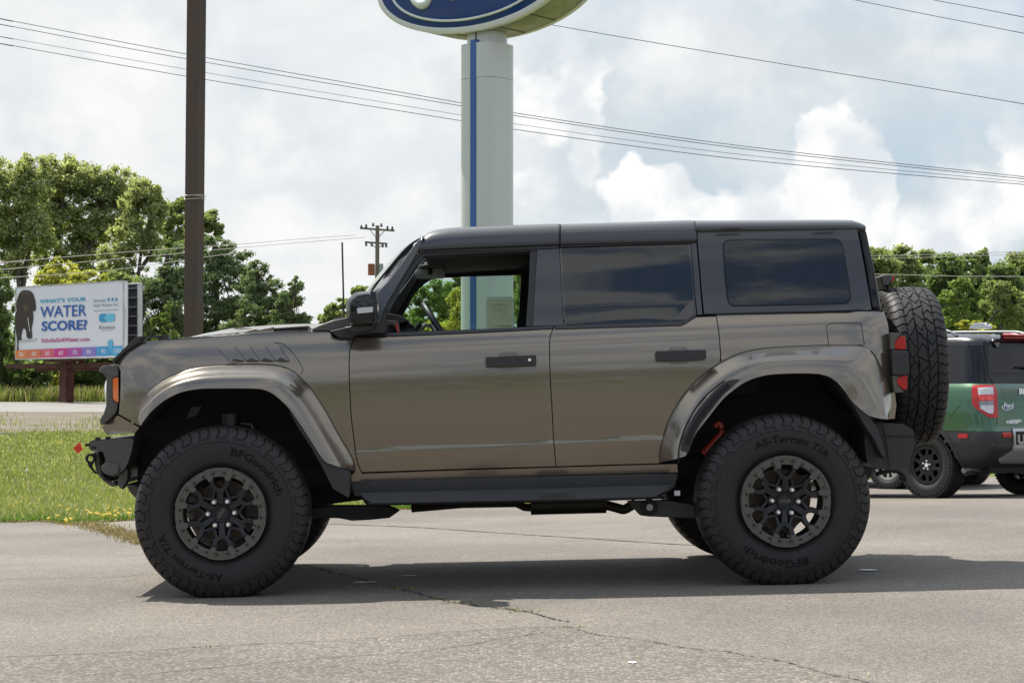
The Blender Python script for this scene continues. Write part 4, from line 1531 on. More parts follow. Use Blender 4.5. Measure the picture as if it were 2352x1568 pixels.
# headliner and far side trim
hl = [flat(p, -.76) for p in Z(2, (850, 300), (1100, 240), (1850, 225))] + [(1.9, 1.86), (1.9, 1.78), (.1, 1.76)] + [flat(p, -.76) for p in Z(2, (1700, 345), (1300, 350), (880, 350))]
MB().prism([(-.40, 1.80), (-.22, 1.85), (1.90, 1.89), (1.90, 1.84), (.3, 1.80), (-.38, 1.765)], -.76, .76).build('headliner', DARK, car)
far = IN(.80, (520, 935), (600, 760), (700, 560), (800, 400), (860, 330), (1300, 300), (1720, 290), (1700, 905), (1540, 905), (1560, 760), (1573, 540), (1570, 506), (1300, 513), (1100, 519), (1092, 524), (1000, 526), (940, 530), (895, 542), (855, 565), (810, 605), (760, 665), (700, 765), (655, 850), (620, 935))
FT = MB().prism(far, .775, .80).build('inner_door_frame', mat('cabin_trim', (.020, .024, .027), rough=.6), car, bevel=.006)
hd = IN(.3, (850, 335), (1680, 300), (1700, 420), (1100, 440), (860, 420))
# visors and overhead console near the windshield
VIS = mat('visor_grey', (.40, .41, .38), rough=.7)
CO = MB()
CO.prism(IN(.12, (772, 490), (800, 468), (985, 455), (1000, 490), (985, 506), (880, 510), (795, 508)), .05, .45)
sv = CO.build('sun_visor', VIS, car, bevel=.005)
CO = MB().prism(IN(.12, (840, 425), (880, 400), (925, 388), (988, 390), (965, 422), (900, 432)), .05, .45)
CO.build('sun_visor', VIS, car, bevel=.005)
CO = MB().prism(IN(.05, (808, 455), (812, 444), (900, 432), (960, 424), (995, 420), (995, 440), (930, 452)), -.12, .30)
rv = CO.build('rear_view_mirror', PLAS2, car, bevel=.006)
MB().box(CAR.hit(*Z(2, (890, 455))[0], 1, .04), (.012, .02, .035)).build('mirror_stem', BLK, rv)
for x0, y0, x1, y1 in ((870, 484, 945, 500), (885, 400, 935, 420)):
    MB().prism(IN(.03, (x0, y0), (x0 + 30, y0 - 2), (x1, y0 + 4), (x1 - 8, y1), (x0 + 5, y1)), .04, .046).build('visor_mirror', mat('visor_mirror', (.6, .68, .55), rough=.2, metal=.3), sv)
# far side glass and the notice taped to it
fg = IN(.81, (600, 935), (700, 740), (850, 540), (1600, 490), (1600, 920))
MB().prism(fg, .81, .815).build('far_window', CLG, car)
PAP = leafmat('notice_paper', (.88, .88, .70), (.80, .80, .62), None, trans=.78, scale=12., tint=(1, 1, 1))
TAPE = leafmat('clear_tape', (.85, .92, .88), (.75, .82, .78), None, trans=.78, scale=20., tint=(1, 1, 1))
def pane(pts, y):
    P_ = IN(y, *pts)
    return MB().add([(p[0], y, p[1]) for p in P_], [tuple(range(len(P_)))])


mbn = MB()
for q_ in ([(1310, 682), (1322, 670), (1500, 666), (1520, 684), (1505, 681), (1325, 684)], [(1310, 682), (1325, 684), (1325, 905), (1312, 905)], [(1505, 681), (1520, 684), (1524, 905), (1511, 905)]):
    P_ = IN(.8045, *q_)
    mbn.add([(p[0], .8045, p[1]) for p in P_], [tuple(range(len(P_)))])
ns = mbn.build('window_notice', TAPE, car)
pane([(1325, 684), (1505, 681), (1511, 905), (1325, 905)], .8030).build('notice_sheet', PAP, ns)
INK = mat('ink', (.10, .11, .09), rough=.8)
mb = MB()
for x0, x1, y_, h_ in ((1325, 1508, 698, 1.2), (1328, 1509, 829, 1.2), (1375, 1455, 724, 3), (1340, 1500, 731, 1.6), (1360, 1480, 738, 1.4), (1408, 1425, 743, 2), (1345, 1490, 755, 1.5), (1368, 1460, 764, 1.6), (1395, 1435, 771, 2), (1362, 1465, 783, 1.1), (1362, 1465, 810, 1.1), (1405, 1460, 797, 1.6), (1405, 1500, 888, 5), (1345, 1385, 890, 2)):
    mb.prism(IN(.799, (x0, y_ - h_ / 2), (x1, y_ - h_ / 2), (x1, y_ + h_ / 2), (x0, y_ + h_ / 2)), .7995, .8012)
for x_ in (1362, 1465):
    mb.prism(IN(.799, (x_ - .7, 783), (x_ + .7, 783), (x_ + .7, 810), (x_ - .7, 810)), .7995, .8012)
mb.build('notice_text', INK, ns)
# seats behind the pillars
for y_ in (-.38, .38):
    for x_ in (.42, 1.2):
        mb = MB()
        mb.prism(rpoly([(x_ - .30, 1.0), (x_ - .25, 1.14), (x_ + .05, 1.13), (x_ + .16, 1.62), (x_ + .26, 1.62), (x_ + .22, 1.0)], .05), y_ - .24, y_ + .24)
        mb.prism(rpoly([(x_ + .15, 1.63), (x_ + .15, 1.78), (x_ + .25, 1.80), (x_ + .27, 1.63)], .03), y_ - .12, y_ + .12)
        mb.build('seat', DARK, car, bevel=.02)

# ---- running gear
mb = MB()
UB = lambda y, *pts: [flat(p, y) for p in Z(6, *pts)]
mb.box((0, -.42, .60), (2.0, .06, .055))
mb.box((0, .42, .60), (2.0, .06, .055))
mb.prism([(-.5, .50), (.1, .47), (.5, .50), (.5, .62), (-.5, .62)], -.25, .25)
mb.prism([(-1.1, .42), (-.72, .46), (-.72, .6), (-1.3, .6)], -.36, .36)
CH = mb.build('chassis_frame', BLK, car)
MB().prism(UB(-.62, (-40, 575), (90, 566), (160, 568), (230, 582), (330, 577), (440, 566), (495, 528), (430, 500), (120, 500), (-40, 520)), -.72, -.58).build('control_arm', BLK, car, bevel=.01)
mb = MB()
mb.tube([CAR.hit(*p, 1, -.25) for p in Z(6, (1235, 500), (1660, 490))], .055, 16)
mb.tube(spl([CAR.hit(*p, 1, -.25) for p in Z(6, (1660, 500), (1720, 515), (1760, 525), (1800, 505), (1830, 490))], 3), .028, 10)
mb.tube([CAR.hit(*p, 1, -.2) for p in Z(6, (560, 520), (850, 495), (1150, 490), (1200, 512), (1240, 515))], .022, 8)
mb.build('exhaust_pipe', mat('dark_steel', (.05, .045, .04), rough=.5, metal=.6), car, smooth=40)
ta = MB().prism(UB(-.80, (1780, 476), (1850, 556), (1900, 562), (2165, 572), (2165, 498), (1990, 470)), -.84, -.76).build('trailing_arm', PLAS, car, bevel=.006)
c_ = UB(-.85, (1906, 512))[0]
MB().disc(c_, .045, -.855, -.84, 20).build('arm_bushing', BLK, ta)
MB().disc(c_, .018, -.862, -.85, 14).build('bushing_bolt', STEEL, ta)
b_ = UB(-.90, (2062, 432))[0]
MB().box((b_[0], -.90, b_[1]), (.015, .004, .013)).build('parts_tag', WHITE, car)
# axles, springs and dampers
for X in (-1.4745, 1.4745):
    mb = MB().tube([(X, -.8, .44), (X, .8, .44)], .04, 12)
    mb.tube([(X, 0, .44), (X + .001, .001, .44)], .12, 12)
    mb.box((X, .05, .44), (.14, .13, .12))
    mb.build('axle', BLK, car)
sh = [CAR.hit(*p, 1, -.78) for p in Z(7, (430, 420), (455, 395), (478, 425), (470, 470), (430, 520), (385, 570), (352, 600))]
for y_ in (0, 1):
    o_ = MB().tube(spl(sh, 3), [.016] * 10 + [.024] * 9, 8).build('spring_reservoir', REDP, car, smooth=50)
    if y_:
        o_.data.transform(Matrix.Scale(-1, 4, (0, 1, 0)))
        o_.data.flip_normals()
cl = [CAR.hit(*p, 1, -.76) for p in Z(5, (725, 190), (760, 110), (830, 105), (800, 165), (760, 180))]
MB().prism([(p.x, p.z) for p in cl], -.77, -.74).build('damper_bracket', mat('bracket_grey', (.022, .021, .02), rough=.6), car, bevel=.004)
MB().tube(spl([CAR.hit(*p, 1, -.76) for p in Z(5, (1085, 220), (1120, 224), (1160, 232), (1168, 258))], 3), .006, 6).build('brake_line', STEEL, car)
for y_ in (-.66, .66):
    MB().lathe([(.055, .55), (.06, .60), (.05, .62), (.06, .65), (.05, .68), (.06, .71), (.05, .74), (.06, .77), (.05, .80), (.06, .83), (.05, .86), (.055, .95)], 16, 'Z').build('coil_spring', mat('coil_black', (.02, .02, .022), rough=.35), car, smooth=60, M=Matrix.Translation((-1.46, y_, 0)))
# ================================================================== wheels
def text_geo(s, size=1.0, bold=0.0, ext=0.0, res=3, font=None, shear=0.0):
    """letters as flat polygons in XY, left edge at x = 0, base line y = 0"""
    cu = bpy.data.curves.new('letters', 'FONT')
    cu.body = s
    cu.size = size
    cu.offset = bold
    cu.extrude = ext
    cu.resolution_u = res
    cu.shear = shear
    ob = bpy.data.objects.new('letters', cu)
    COL.objects.link(ob)
    bpy.context.view_layer.update()
    ev = ob.evaluated_get(bpy.context.evaluated_depsgraph_get())
    me = ev.to_mesh()
    vs = [Vector(v.co) for v in me.vertices]
    fs = [tuple(p.vertices) for p in me.polygons]
    ev.to_mesh_clear()
    bpy.data.objects.remove(ob)
    bpy.data.curves.remove(cu)
    if not vs:
        return [], []
    x0 = min(v.x for v in vs)
    return [Vector((v.x - x0, v.y, v.z)) for v in vs], fs


TR = .458
SIDE = [(.236, -.118), (.243, -.136), (.262, -.150), (.290, -.158), (.325, -.163), (.360, -.161), (.385, -.156), (.402, -.150), (.420, -.141), (.434, -.128), (.442, -.112)]
TREADP = [(.442, -.112), (.4455, -.085), (.447, -.04), (.4475, 0)]
TPROF = SIDE + TREADP[1:] + [(r, -t) for r, t in (SIDE + TREADP[1:-1])[::-1]]
# arc-length table from the centre line outwards to the side wall
_tp = [(r, -t) for r, t in (TREADP[::-1] + SIDE[::-1][1:])]
_ts = [0.0]
for i in range(1, len(_tp)):
    _ts.append(_ts[-1] + math.dist(_tp[i], _tp[i - 1]))


def tpoint(s, phi, h):
    """s: signed distance from the centre line along the tyre skin; phi clockwise from the top; h height above the skin"""
    if abs(s) < .10:
        s = s + .0065 * math.sin(phi * 23) * math.cos(phi * 9 + 1) * (1 - abs(s) / .10) ** .5
    a = abs(s)
    k = max(0, min(len(_ts) - 2, int(np.searchsorted(_ts, a)) - 1))
    t = (a - _ts[k]) / (_ts[k + 1] - _ts[k])
    r = _tp[k][0] + (_tp[k + 1][0] - _tp[k][0]) * t
    y = _tp[k][1] + (_tp[k + 1][1] - _tp[k][1]) * t
    dr, dy = _tp[k + 1][0] - _tp[k][0], _tp[k + 1][1] - _tp[k][1]
    L = math.hypot(dr, dy)
    nr, ny = dy / L, -dr / L
    # smooth the normal a little at the shoulder
    r += nr * h
    y += ny * h
    y = -y if s > 0 else y
    return Vector((r * math.sin(phi), y, r * math.cos(phi)))


def block(mb, ss, left, right, h, n=2, sink=.0):
    hh = h if isinstance(h, (list, tuple)) else [h] * len(ss)
    """a tread block: ladder over ss with left/right phi edges"""
    top = []
    for s, a, b, h in zip(ss, left, right, hh):
        top.append([tpoint(s, a + (b - a) * j / n, h) for j in range(n + 1)])
    base = []
    for s, a, b in zip(ss, left, right):
        base.append([tpoint(s, a - .002, -.004), tpoint(s, b + .002, -.004)])
    m = len(ss)
    b0 = len(mb.v)
    for r in top:
        mb.v += [tuple(p) for p in r]
    b1 = len(mb.v)
    for r in base:
        mb.v += [tuple(p) for p in r]
    w = n + 1
    for i in range(m - 1):
        for j in range(n):
            mb.f.append((b0 + i * w + j, b0 + i * w + j + 1, b0 + (i + 1) * w + j + 1, b0 + (i + 1) * w + j))
        mb.f.append((b1 + i * 2, b0 + i * w, b0 + (i + 1) * w, b1 + (i + 1) * 2))
        mb.f.append((b0 + i * w + n, b1 + i * 2 + 1, b1 + (i + 1) * 2 + 1, b0 + (i + 1) * w + n))
    for i in (0, m - 1):
        mb.f.append(tuple([b1 + i * 2] + [b0 + i * w + j for j in range(n + 1)] + [b1 + i * 2 + 1]))


def tread_mesh(seed=0, N_=54):
    rnd = random.Random(seed)
    mb = MB()
    P_ = 2 * PI / N_
    for side_ in (-1, 1):
        for k in range(N_):
            c = k * P_ + (0 if side_ > 0 else P_ * .5) + rnd.uniform(-.04, .04) * P_
            long_ = k % 2 == 0
            # shoulder lug running over the corner on to the side wall
            ss = [.083, .095, .108, .122, .136, .150, .163, .176, .190] + ([.204] if long_ else [])
            zig = [0, .14, .06, -.10, .02, .16, .04, -.14, .08, .10]
            wid = [.38, .42, .42, .40, .42, .40, .42, .38, .30, .14]
            if not long_:
                ss = ss[:-1]
            hh = [.0105, .0108, .0108, .0105, .0095, .0080, .0065, .0055, .0045, .004]
            l_ = [c + (z_ - w_) * P_ for z_, w_ in zip(zig, wid)][:len(ss)]
            r_ = [c + (z_ + w_) * P_ for z_, w_ in zip(zig, wid)][:len(ss)]
            block(mb, [s * side_ for s in ss], l_, r_, hh[:len(ss)], 2)
    # three inner rows of interlocking S blocks; neighbours share a wavy boundary
    M_ = 44
    Q = 2 * PI / M_
    for row, (s0, s1) in enumerate(((-.075, -.033), (-.0235, .0235), (.033, .075))):
        ss = [s0 + (s1 - s0) * t_ for t_ in (0, .2, .4, .6, .8, 1)]
        bnd = []
        for k in range(M_):
            A_ = rnd.choice((-1, 1)) * rnd.uniform(.22, .48)
            typ = rnd.random()
            if typ < .5:
                w_ = [A_ * x for x in (-.9, -1, -.3, .3, 1, .9)]
            elif typ < .8:
                w_ = [A_ * x for x in (-.6, .2, 1, .9, .1, -.6)]
            else:
                w_ = [A_ * x for x in (-1, -.6, -.2, .2, .6, 1)]
            ph = (k + (row % 2) * .5 + rnd.uniform(-.08, .08))
            bnd.append([(ph + x) * Q for x in w_])
        for k in range(M_):
            L_ = bnd[k]
            R_ = [x + (2 * PI if k == M_ - 1 else 0) for x in bnd[(k + 1) % M_]]
            l_ = [a + .10 * Q for a in L_]
            r_ = [max(a + .2 * Q, b - .10 * Q) for a, b in zip(L_, R_)]
            block(mb, ss, l_, r_, .0108, 2)
    return mb


def squash(ob, hub=.437):
    for v in ob.data.vertices:
        if v.co.z < -hub:
            d = -hub - v.co.z
            v.co.z = -hub + random.uniform(0, .0006)
            v.co.y *= 1 + d * .8


def side_text(mb, s, mid, size, side_r=.300, spacing=1.0, bold=.006, turned=False):
    vs, fs = text_geo(s, size, bold=bold * size, res=2)
    if not vs:
        return
    W = max(v.x for v in vs)
    out = []
    for v in vs:
        phi = math.radians(mid) + (v.x - W / 2) * spacing / (side_r + size * .35)
        r = side_r + v.y
        # side wall depth
        y = np.interp(r, [p[0] for p in SIDE], [p[1] for p in SIDE])
        out.append((r * math.sin(phi), y - .0022, r * math.cos(phi)))
    mb.add(out, fs)


def rim_meshes(par, rot, capang):
    """beadlock wheel face, outboard towards -Y"""
    def pol(r, deg):
        a = math.radians(deg + rot)
        return Vector((r * math.sin(a), 0, r * math.cos(a)))
    # barrel
    mb = MB().lathe([(.232, -.128), (.222, -.128), (.205, -.10), (.200, .02), (.21, .10), (.232, .12), (.236, .128)], 64)
    mb.lathe([(.238, -.115), (.240, -.13), (.232, -.132)], 64)
    b = mb.build('rim_barrel', WHLK, par, smooth=40)
    # beadlock ring
    mb = MB().lathe([(.2385, -.148), (.2385, -.160), (.2345, -.166), (.2010, -.166), (.1965, -.162), (.1940, -.150), (.1940, -.13), (.236, -.13)], 96, closed=True)
    ring = mb.build('beadlock_ring', BEAD, par, smooth=35)
    mb = MB()
    for k in range(6):
        a0 = k * 60
        # raised frame round each tab: two legs and an outer bridge
        outer = [pol(.2392, a0 + d) for d in np.linspace(-17.5, 17.5, 9)]
        def leg(s):
            return [pol(.2392, a0 + s * 17.5), pol(.2392, a0 + s * 13), pol(.218, a0 + s * 11.5), pol(.205, a0 + s * 11.5), pol(.193, a0 + s * 9.0), pol(.178, a0 + s * 10.5), pol(.176, a0 + s * 17.5), pol(.195, a0 + s * 19.0), pol(.222, a0 + s * 19.0)]
        for s in (-1, 1):
            L_ = leg(s)
            mb.prism([(p.x, p.z) for p in L_], -.1735, -.135)
        br = [pol(.2392, a0 + d) for d in np.linspace(-14, 14, 8)] + [pol(.226, a0 + d) for d in np.linspace(12, -12, 7)]
        mb.prism([(p.x, p.z) for p in br], -.1732, -.15)
        lo = [pol(.2035, a0 + d) for d in np.linspace(-9.5, 9.5, 6)] + [pol(.1935, a0 + d) for d in np.linspace(9.5, -9.5, 6)]
        mb.prism([(p.x, p.z) for p in lo], -.1685, -.14)
    mb.build('beadlock_tab', BEAD, par, bevel=.0022)
    mb = MB()
    mk = MB()
    for k in range(24):
        p = pol(.2105, k * 15 + 7.5)
        mk.disc((p.x, p.z), .0072, -.1675, -.16, 12)
        mb.disc((p.x, p.z), .0052, -.1705, -.16, 6)
    mk.build('bolt_recess', BLK, par)
    mb.build('ring_bolt', WHLK, par)
    # spokes: Y forks
    mb = MB()

    def bar(pts, w, y0, y1):
        # pts: polar (r, deg) ; w half width per point
        P_ = [pol(*p) for p in pts]
        L_, R_ = [], []
        for i, p in enumerate(P_):
            d = (P_[min(i + 1, len(P_) - 1)] - P_[max(i - 1, 0)]).normalized()
            n_ = Vector((d.z, 0, -d.x))
            ww = w[i] if isinstance(w, (list, tuple)) else w
            L_.append(p + n_ * ww)
            R_.append(p - n_ * ww)
        rings = []
        for i in range(len(P_)):
            t_ = i / (len(P_) - 1)
            yt = y0[i] if isinstance(y0, (list, tuple)) else y0
            rings.append([(L_[i].x, y1, L_[i].z), (L_[i].x * .85 + R_[i].x * .15, yt, L_[i].z * .85 + R_[i].z * .15), (L_[i].x * .15 + R_[i].x * .85, yt, L_[i].z * .15 + R_[i].z * .85), (R_[i].x, y1, R_[i].z)])
        mb.loft(rings, True, True)
    for k in range(6):
        a0 = k * 60
        for s in (-1, 1):
            bar([(.196, a0 + s * 13.6), (.172, a0 + s * 14.0), (.150, a0 + s * 13.5), (.130, a0 + s * 9.5), (.121, a0 + s * 3), (.120, a0)], [.0155, .0155, .016, .0165, .017, .017], [-.150, -.150, -.146, -.142, -.140, -.140], -.10)
        bar([(.128, a0), (.100, a0), (.075, a0), (.045, a0)], [.026, .0225, .020, .0195], [-.138, -.134, -.128, -.122], -.09)
        for s in (-1, 1):
            # web from the fork shoulder down to the nut pad
            bar([(.128, a0 + s * 13), (.108, a0 + s * 19), (.092, a0 + s * 27), (.070, a0 + s * 30)], [.010, .009, .012, .020], [-.132, -.126, -.118, -.112], -.085)
    mb.lathe([(.012, -.118), (.05, -.120), (.056, -.112), (.085, -.104), (.092, -.09), (.092, -.08)], 48)
    sp = mb.build('spoke', WHLK, par, bevel=.0015)
    mb = MB().lathe([(.0, -.128), (.032, -.128), (.0335, -.126), (.0345, -.136), (.0405, -.137), (.043, -.130), (.045, -.11)], 36)
    hc = mb.build('center_cap', WHLK, par, smooth=30)
    a = math.radians(capang)
    M_ = Matrix.Rotation(a, 4, 'Y')
    MB().box((0, -.1325, 0), (.030, .0035, .0085)).build('cap_bar', PLAS2, par, bevel=.001, M=M_)
    vs, fs = text_geo('BRONCO', .011, bold=.0002)
    W = max(v.x for v in vs)
    MB().add([M_ @ Vector((v.x - W / 2, -.1366, v.y - .004)) for v in vs], fs).build('cap_letters', WHLK, par)
    # nuts
    for k in range(6):
        p = pol(.0690, k * 60 + 30)
        mb = MB().lathe([(0, -.156), (.007, -.155), (.0115, -.149), (.0128, -.140), (.0132, -.118)], 8)
        mb.build('lug_nut', CHROME, par, smooth=30, M=Matrix.Translation((p.x, 0, p.z)))
    mb = MB()
    for k in range(6):
        p = pol(.0690, k * 60 + 30)
        mb.disc((p.x, p.z), .0165, -.1165, -.11, 16)
    mb.build('nut_seat', BLK, par)


def make_wheel(name, rot, capang, texts, seed, squashed=True, textmirror=False, letters=True):
    w = empty(name)
    ty = MB().lathe(TPROF, 96).build('tire', RUB, w, smooth=60)
    tm = tread_mesh(seed)
    # turn the tread by rot as well
    tm.v = [tuple(Matrix.Rotation(math.radians(rot * 3), 3, 'Y') @ Vector(v)) for v in tm.v]
    td = tm.build('tire_tread', RUBT, w, smooth=28, recalc=True)
    if letters:
        mb = MB()
        for s, mid, size, r in texts:
            side_text(mb, s, mid, size, r, 1.28, .02)
        # thin rings on the wall
        for r in (.262, .372):
            y = float(np.interp(r, [p[0] for p in SIDE], [p[1] for p in SIDE]))
            mb.lathe([(r - .001, y), (r, y - .0016), (r + .001, y)], 96)
        lt = mb.build('tire_lettering', RUBL, w)
    rim_meshes(w, rot, capang)
    if squashed:
        squash(ty)
        squash(td)
    return w


def copy_tree(o, parent=None):
    c = o.copy()
    link(c)
    c.parent = parent
    for ch in list(o.children):
        copy_tree(ch, c)
    return c


W1 = make_wheel('wheel', -1.5, -55, [('BFGoodrich', 42, .058, .306), ('All-Terrain T/A', 215, .052, .310)], 1)
W1.parent = car
W1.location = (-1.4745, -.925, .437)
W2 = make_wheel('wheel', 3, 0, [('All-Terrain T/A', 8, .052, .310), ('BFGoodrich', 192, .058, .306)], 2)
W2.parent = car
W2.location = (1.4745, -.925, .437)
for X in (-1.4745, 1.4745):
    c = copy_tree(W2, car)
    c.location = (X, .925, .437)
    c.rotation_euler = (0, 0, PI)
# brakes
for X in (-1.4745, 1.4745):
    for s in (-1, 1):
        mb = MB().lathe([(.02, 0), (.165, 0), (.165, .028), (.02, .028)], 48, closed=True)
        b = mb.build('brake_disc', DISC, car, M=Matrix.Translation((X, s * .865 - .014, .437)))
        mb = MB()
        a0 = 75 if X < 0 else 55
        P_ = [(r * math.sin(math.radians(d)), r * math.cos(math.radians(d))) for r, d in [(.105, a0), (.105, a0 + 28), (.175, a0 + 28), (.182, a0 + 14), (.175, a0)]]
        mb.prism(P_, -.03, .03)
        mb.build('brake_caliper', mat('caliper', (.14, .14, .135), rough=.5, metal=.5), car, bevel=.006, M=Matrix.Translation((X, s * .86, .437)))
# spare wheel on the tailgate
W3 = make_wheel('spare_wheel', 0, 0, [], 3, squashed=False, letters=False)
W3.parent = car
sc_ = CAR.hit(2098, 839, 1, 0)
W3.location = (2.365, 0, 1.14)
W3.rotation_euler = (0, 0, PI / 2)
MB().box((2.18, 0, 1.14), (.10, .13, .13)).build('spare_carrier', BLK, car, bevel=.02)
# ================================================================== background
def ground_at(u, Y):
    d = ray(u, 900)
    x = d.x * Y / d.y
    return Vector((x, Y, float(zg(x, Y))))


LEAF = {
    'olive': leafmat('cottonwood_leaf', (.27, .31, .125), (.44, .46, .21), (.56, .57, .38), trans=.55, scale=.35, puff=.9),
    'pine': leafmat('pine_needle', (.11, .165, .082), (.25, .31, .145), None, trans=.42, scale=.5, puff=.9),
    'yellow': leafmat('yellowing_leaf', (.40, .41, .085), (.58, .55, .13), None, trans=.5, scale=.6, puff=.9),
    'fresh': leafmat('fresh_leaf', (.15, .23, .05), (.26, .34, .09), (.38, .42, .22), trans=.45, scale=.7, puff=.9),
    'dark': leafmat('dark_leaf', (.12, .18, .070), (.24, .30, .115), None, trans=.5, scale=.4, puff=.9),
    'mid': leafmat('green_leaf', (.19, .25, .095), (.33, .38, .15), (.44, .46, .24), trans=.52, scale=.35, puff=.9),
    'straw': leafmat('brown_weed', (.28, .23, .11), (.42, .36, .18), (.18, .24, .07), trans=.3, scale=1.0),
}
BARK = mat('bark', (.10, .085, .07), rough=.9, var=.4, vscale=3.)
BARKP = mat('pine_bark', (.075, .050, .036), rough=.9, var=.4, vscale=3.)


def leaf_cloud(clumps, n, size, flat_=.0, rmax=1.35):
    """clumps: array (k,6) centre and radii; leaves in every clump, denser towards its outside"""
    C_ = np.asarray(clumps, float)
    vol = (C_[:, 3] * C_[:, 4] * C_[:, 5]) ** .8
    k = RNG.choice(len(C_), n, p=vol / vol.sum())
    d = RNG.normal(0, 1, (n, 3))
    d /= np.linalg.norm(d, axis=1)[:, None]
    r = np.minimum(np.abs(RNG.normal(0, .62, n)) + .12, rmax * RNG.uniform(.85, 1, n))
    P_ = C_[k, :3] + d * r[:, None] * C_[k, 3:6]
    # leaf frame
    a = RNG.normal(0, 1, (n, 3))
    a[:, 2] *= (1 - flat_)
    a /= np.linalg.norm(a, axis=1)[:, None]
    b = np.cross(a, RNG.normal(0, 1, (n, 3)))
    b /= np.linalg.norm(b, axis=1)[:, None]
    s = size * RNG.uniform(.6, 1.3, n)[:, None]
    a *= s
    b *= s * .55
    V = np.stack([P_ - a, P_ + b, P_ + a, P_ - b], 1).reshape(-1, 3)
    F = np.arange(n)[:, None] * 4 + np.arange(4)[None]
    return V, F


def subclumps(c, r, m, f=.34, shell=.75):
    """break an ellipsoid into m smaller clumps"""
    out = []
    for _ in range(m):
        d = Vector(RNG.normal(0, 1, 3)).normalized()
        q = RNG.uniform(.15, 1) ** .5 * shell
        s = f * RNG.uniform(.6, 1.25)
        out.append((c[0] + d.x * r[0] * q, c[1] + d.y * r[1] * q, c[2] + d.z * r[2] * q, r[0] * s, r[1] * s, r[2] * s * .85))
    return out


def tree(name, label, cat, base, blobs, leaf, n, size, trunk=None, bark=None, sub=14, f=.34, group=None, limbs=True, tr_r=.22, shell=.8):
    """blobs: (x, z, rx, rz, ry, dy) relative to the base, metres"""
    tr_r *= .68
    root = empty(name, base, label, cat, group)
    cl = []
    for x, z, rx, rz, ry, dy in blobs:
        cl += subclumps((x, dy, z), (rx, ry, rz), sub, f, shell)
    V, F = leaf_cloud(cl, n, size)
    fast_mesh('crown', V, F, LEAF[leaf], root)
    mb = MB()
    if trunk is None:
        zc = np.mean([b[1] for b in blobs])
        trunk = [[(0, 0, -.1), (random.uniform(-.2, .2), 0, zc * .5), (random.uniform(-.3, .3), 0, zc)]]
    for t_ in trunk:
        S = spl(t_, 4)
        m = len(S)
        mb.tube(S, [tr_r * (1 - .75 * i / m) for i in range(m)], 7)
    if limbs:
        tops = [Vector(t_[-1]) for t_ in trunk]
        for x, z, rx, rz, ry, dy in blobs:
            c = Vector((x, dy, z))
            a = min(tops, key=lambda q: (q - c).length)
            S = spl([a, a.lerp(c, .5) + Vector((0, 0, -.1 * abs(x - a.x))), c + Vector((0, 0, rz * .5))], 4)
            mb.tube(S, [tr_r * .26 * (1 - .8 * i / len(S)) for i in range(len(S))], 5)
        for c in cl[::3]:
            a = min([Vector((b[0], b[5], b[1])) for b in blobs], key=lambda q: (q - Vector(c[:3])).length)
            mb.tube([a, Vector(c[:3])], [tr_r * .10, tr_r * .04], 4, False)
    mb.build('trunk', bark or BARK, root)
    return root


def tree_px(name, label, cat, u, Y, ells, leaf, n, size=.16, trunks=None, **kw):
    n = int(n * (2.6 if leaf == 'olive' else 3.0))
    if leaf == 'olive':
        kw.setdefault('sub', 34)
        kw.setdefault('f', .28)
    size *= .52
    kw.setdefault('sub', 22)
    kw.setdefault('f', .26)
    kw.setdefault('shell', .95)
    """ells: outline lumps in picture units (u, v, ru, rv) at distance Y; trunks as picture polylines"""
    b = ground_at(u, Y)
    s = Y / FL
    blobs = []
    for e in ells:
        p = at(e[0], e[1], Y)
        blobs.append((p.x - b.x, p.z - b.z, e[2] * s, e[3] * s, (e[2] + e[3]) / 2 * s * .9, RNG.uniform(-.5, .5) * e[2] * s * .6))
    tk = None
    if trunks:
        tk = []
        for t_ in trunks:
            L_ = []
            for q in t_:
                p = at(q[0], q[1], Y)
                L_.append((p.x - b.x, RNG.uniform(-.3, .3), p.z - b.z))
            L_[0] = (L_[0][0], 0, -.1 if t_[0][1] > 800 else L_[0][2])
            tk.append(L_)
    return tree(name, label, cat, b, blobs, leaf, n, size, tk, **kw)


# --- left, far row
tree_px('cottonwood_tree', 'tall airy cottonwood at the left edge of the photo, behind the billboard', 'tree', 45, 112,
        [(10, 400, 60, 60), (50, 460, 70, 80), (-10, 520, 70, 70), (75, 390, 40, 40), (20, 600, 60, 60), (-50, 440, 60, 90), (85, 540, 50, 60)], 'olive', 15000, .19,
        [[(50, 920), (48, 760), (44, 640), (40, 560), (20, 480)], [(48, 700), (60, 600), (85, 540)]], tr_r=.26)
tree_px('cottonwood_tree', 'broad many-stemmed cottonwood rising above the middle of the billboard', 'tree', 150, 116,
        [(150, 390, 50, 45), (120, 450, 70, 70), (190, 420, 60, 60), (235, 440, 60, 50), (160, 520, 80, 60), (230, 520, 70, 60), (285, 430, 50, 50), (120, 580, 60, 50), (290, 500, 50, 50), (200, 590, 70, 40)], 'olive', 22000, .19,
        [[(115, 920), (118, 700), (122, 620), (135, 540), (145, 470)], [(125, 920), (150, 660), (185, 600), (225, 545), (265, 500)], [(120, 680), (105, 600), (90, 540)], [(160, 640), (200, 560), (215, 500)]], tr_r=.30)
tree_px('cottonwood_tree', 'thin-crowned cottonwood leaning right between the billboard and the brown pole', 'tree', 320, 108,
        [(330, 450, 42, 42), (355, 490, 32, 55), (300, 540, 50, 50), (345, 440, 28, 30), (300, 480, 30, 40), (350, 560, 28, 40), (270, 600, 50, 50)], 'olive', 9000, .18,
        [[(300, 920), (315, 700), (322, 600), (332, 540), (348, 490)], [(322, 620), (345, 580), (362, 540)]], tr_r=.2)
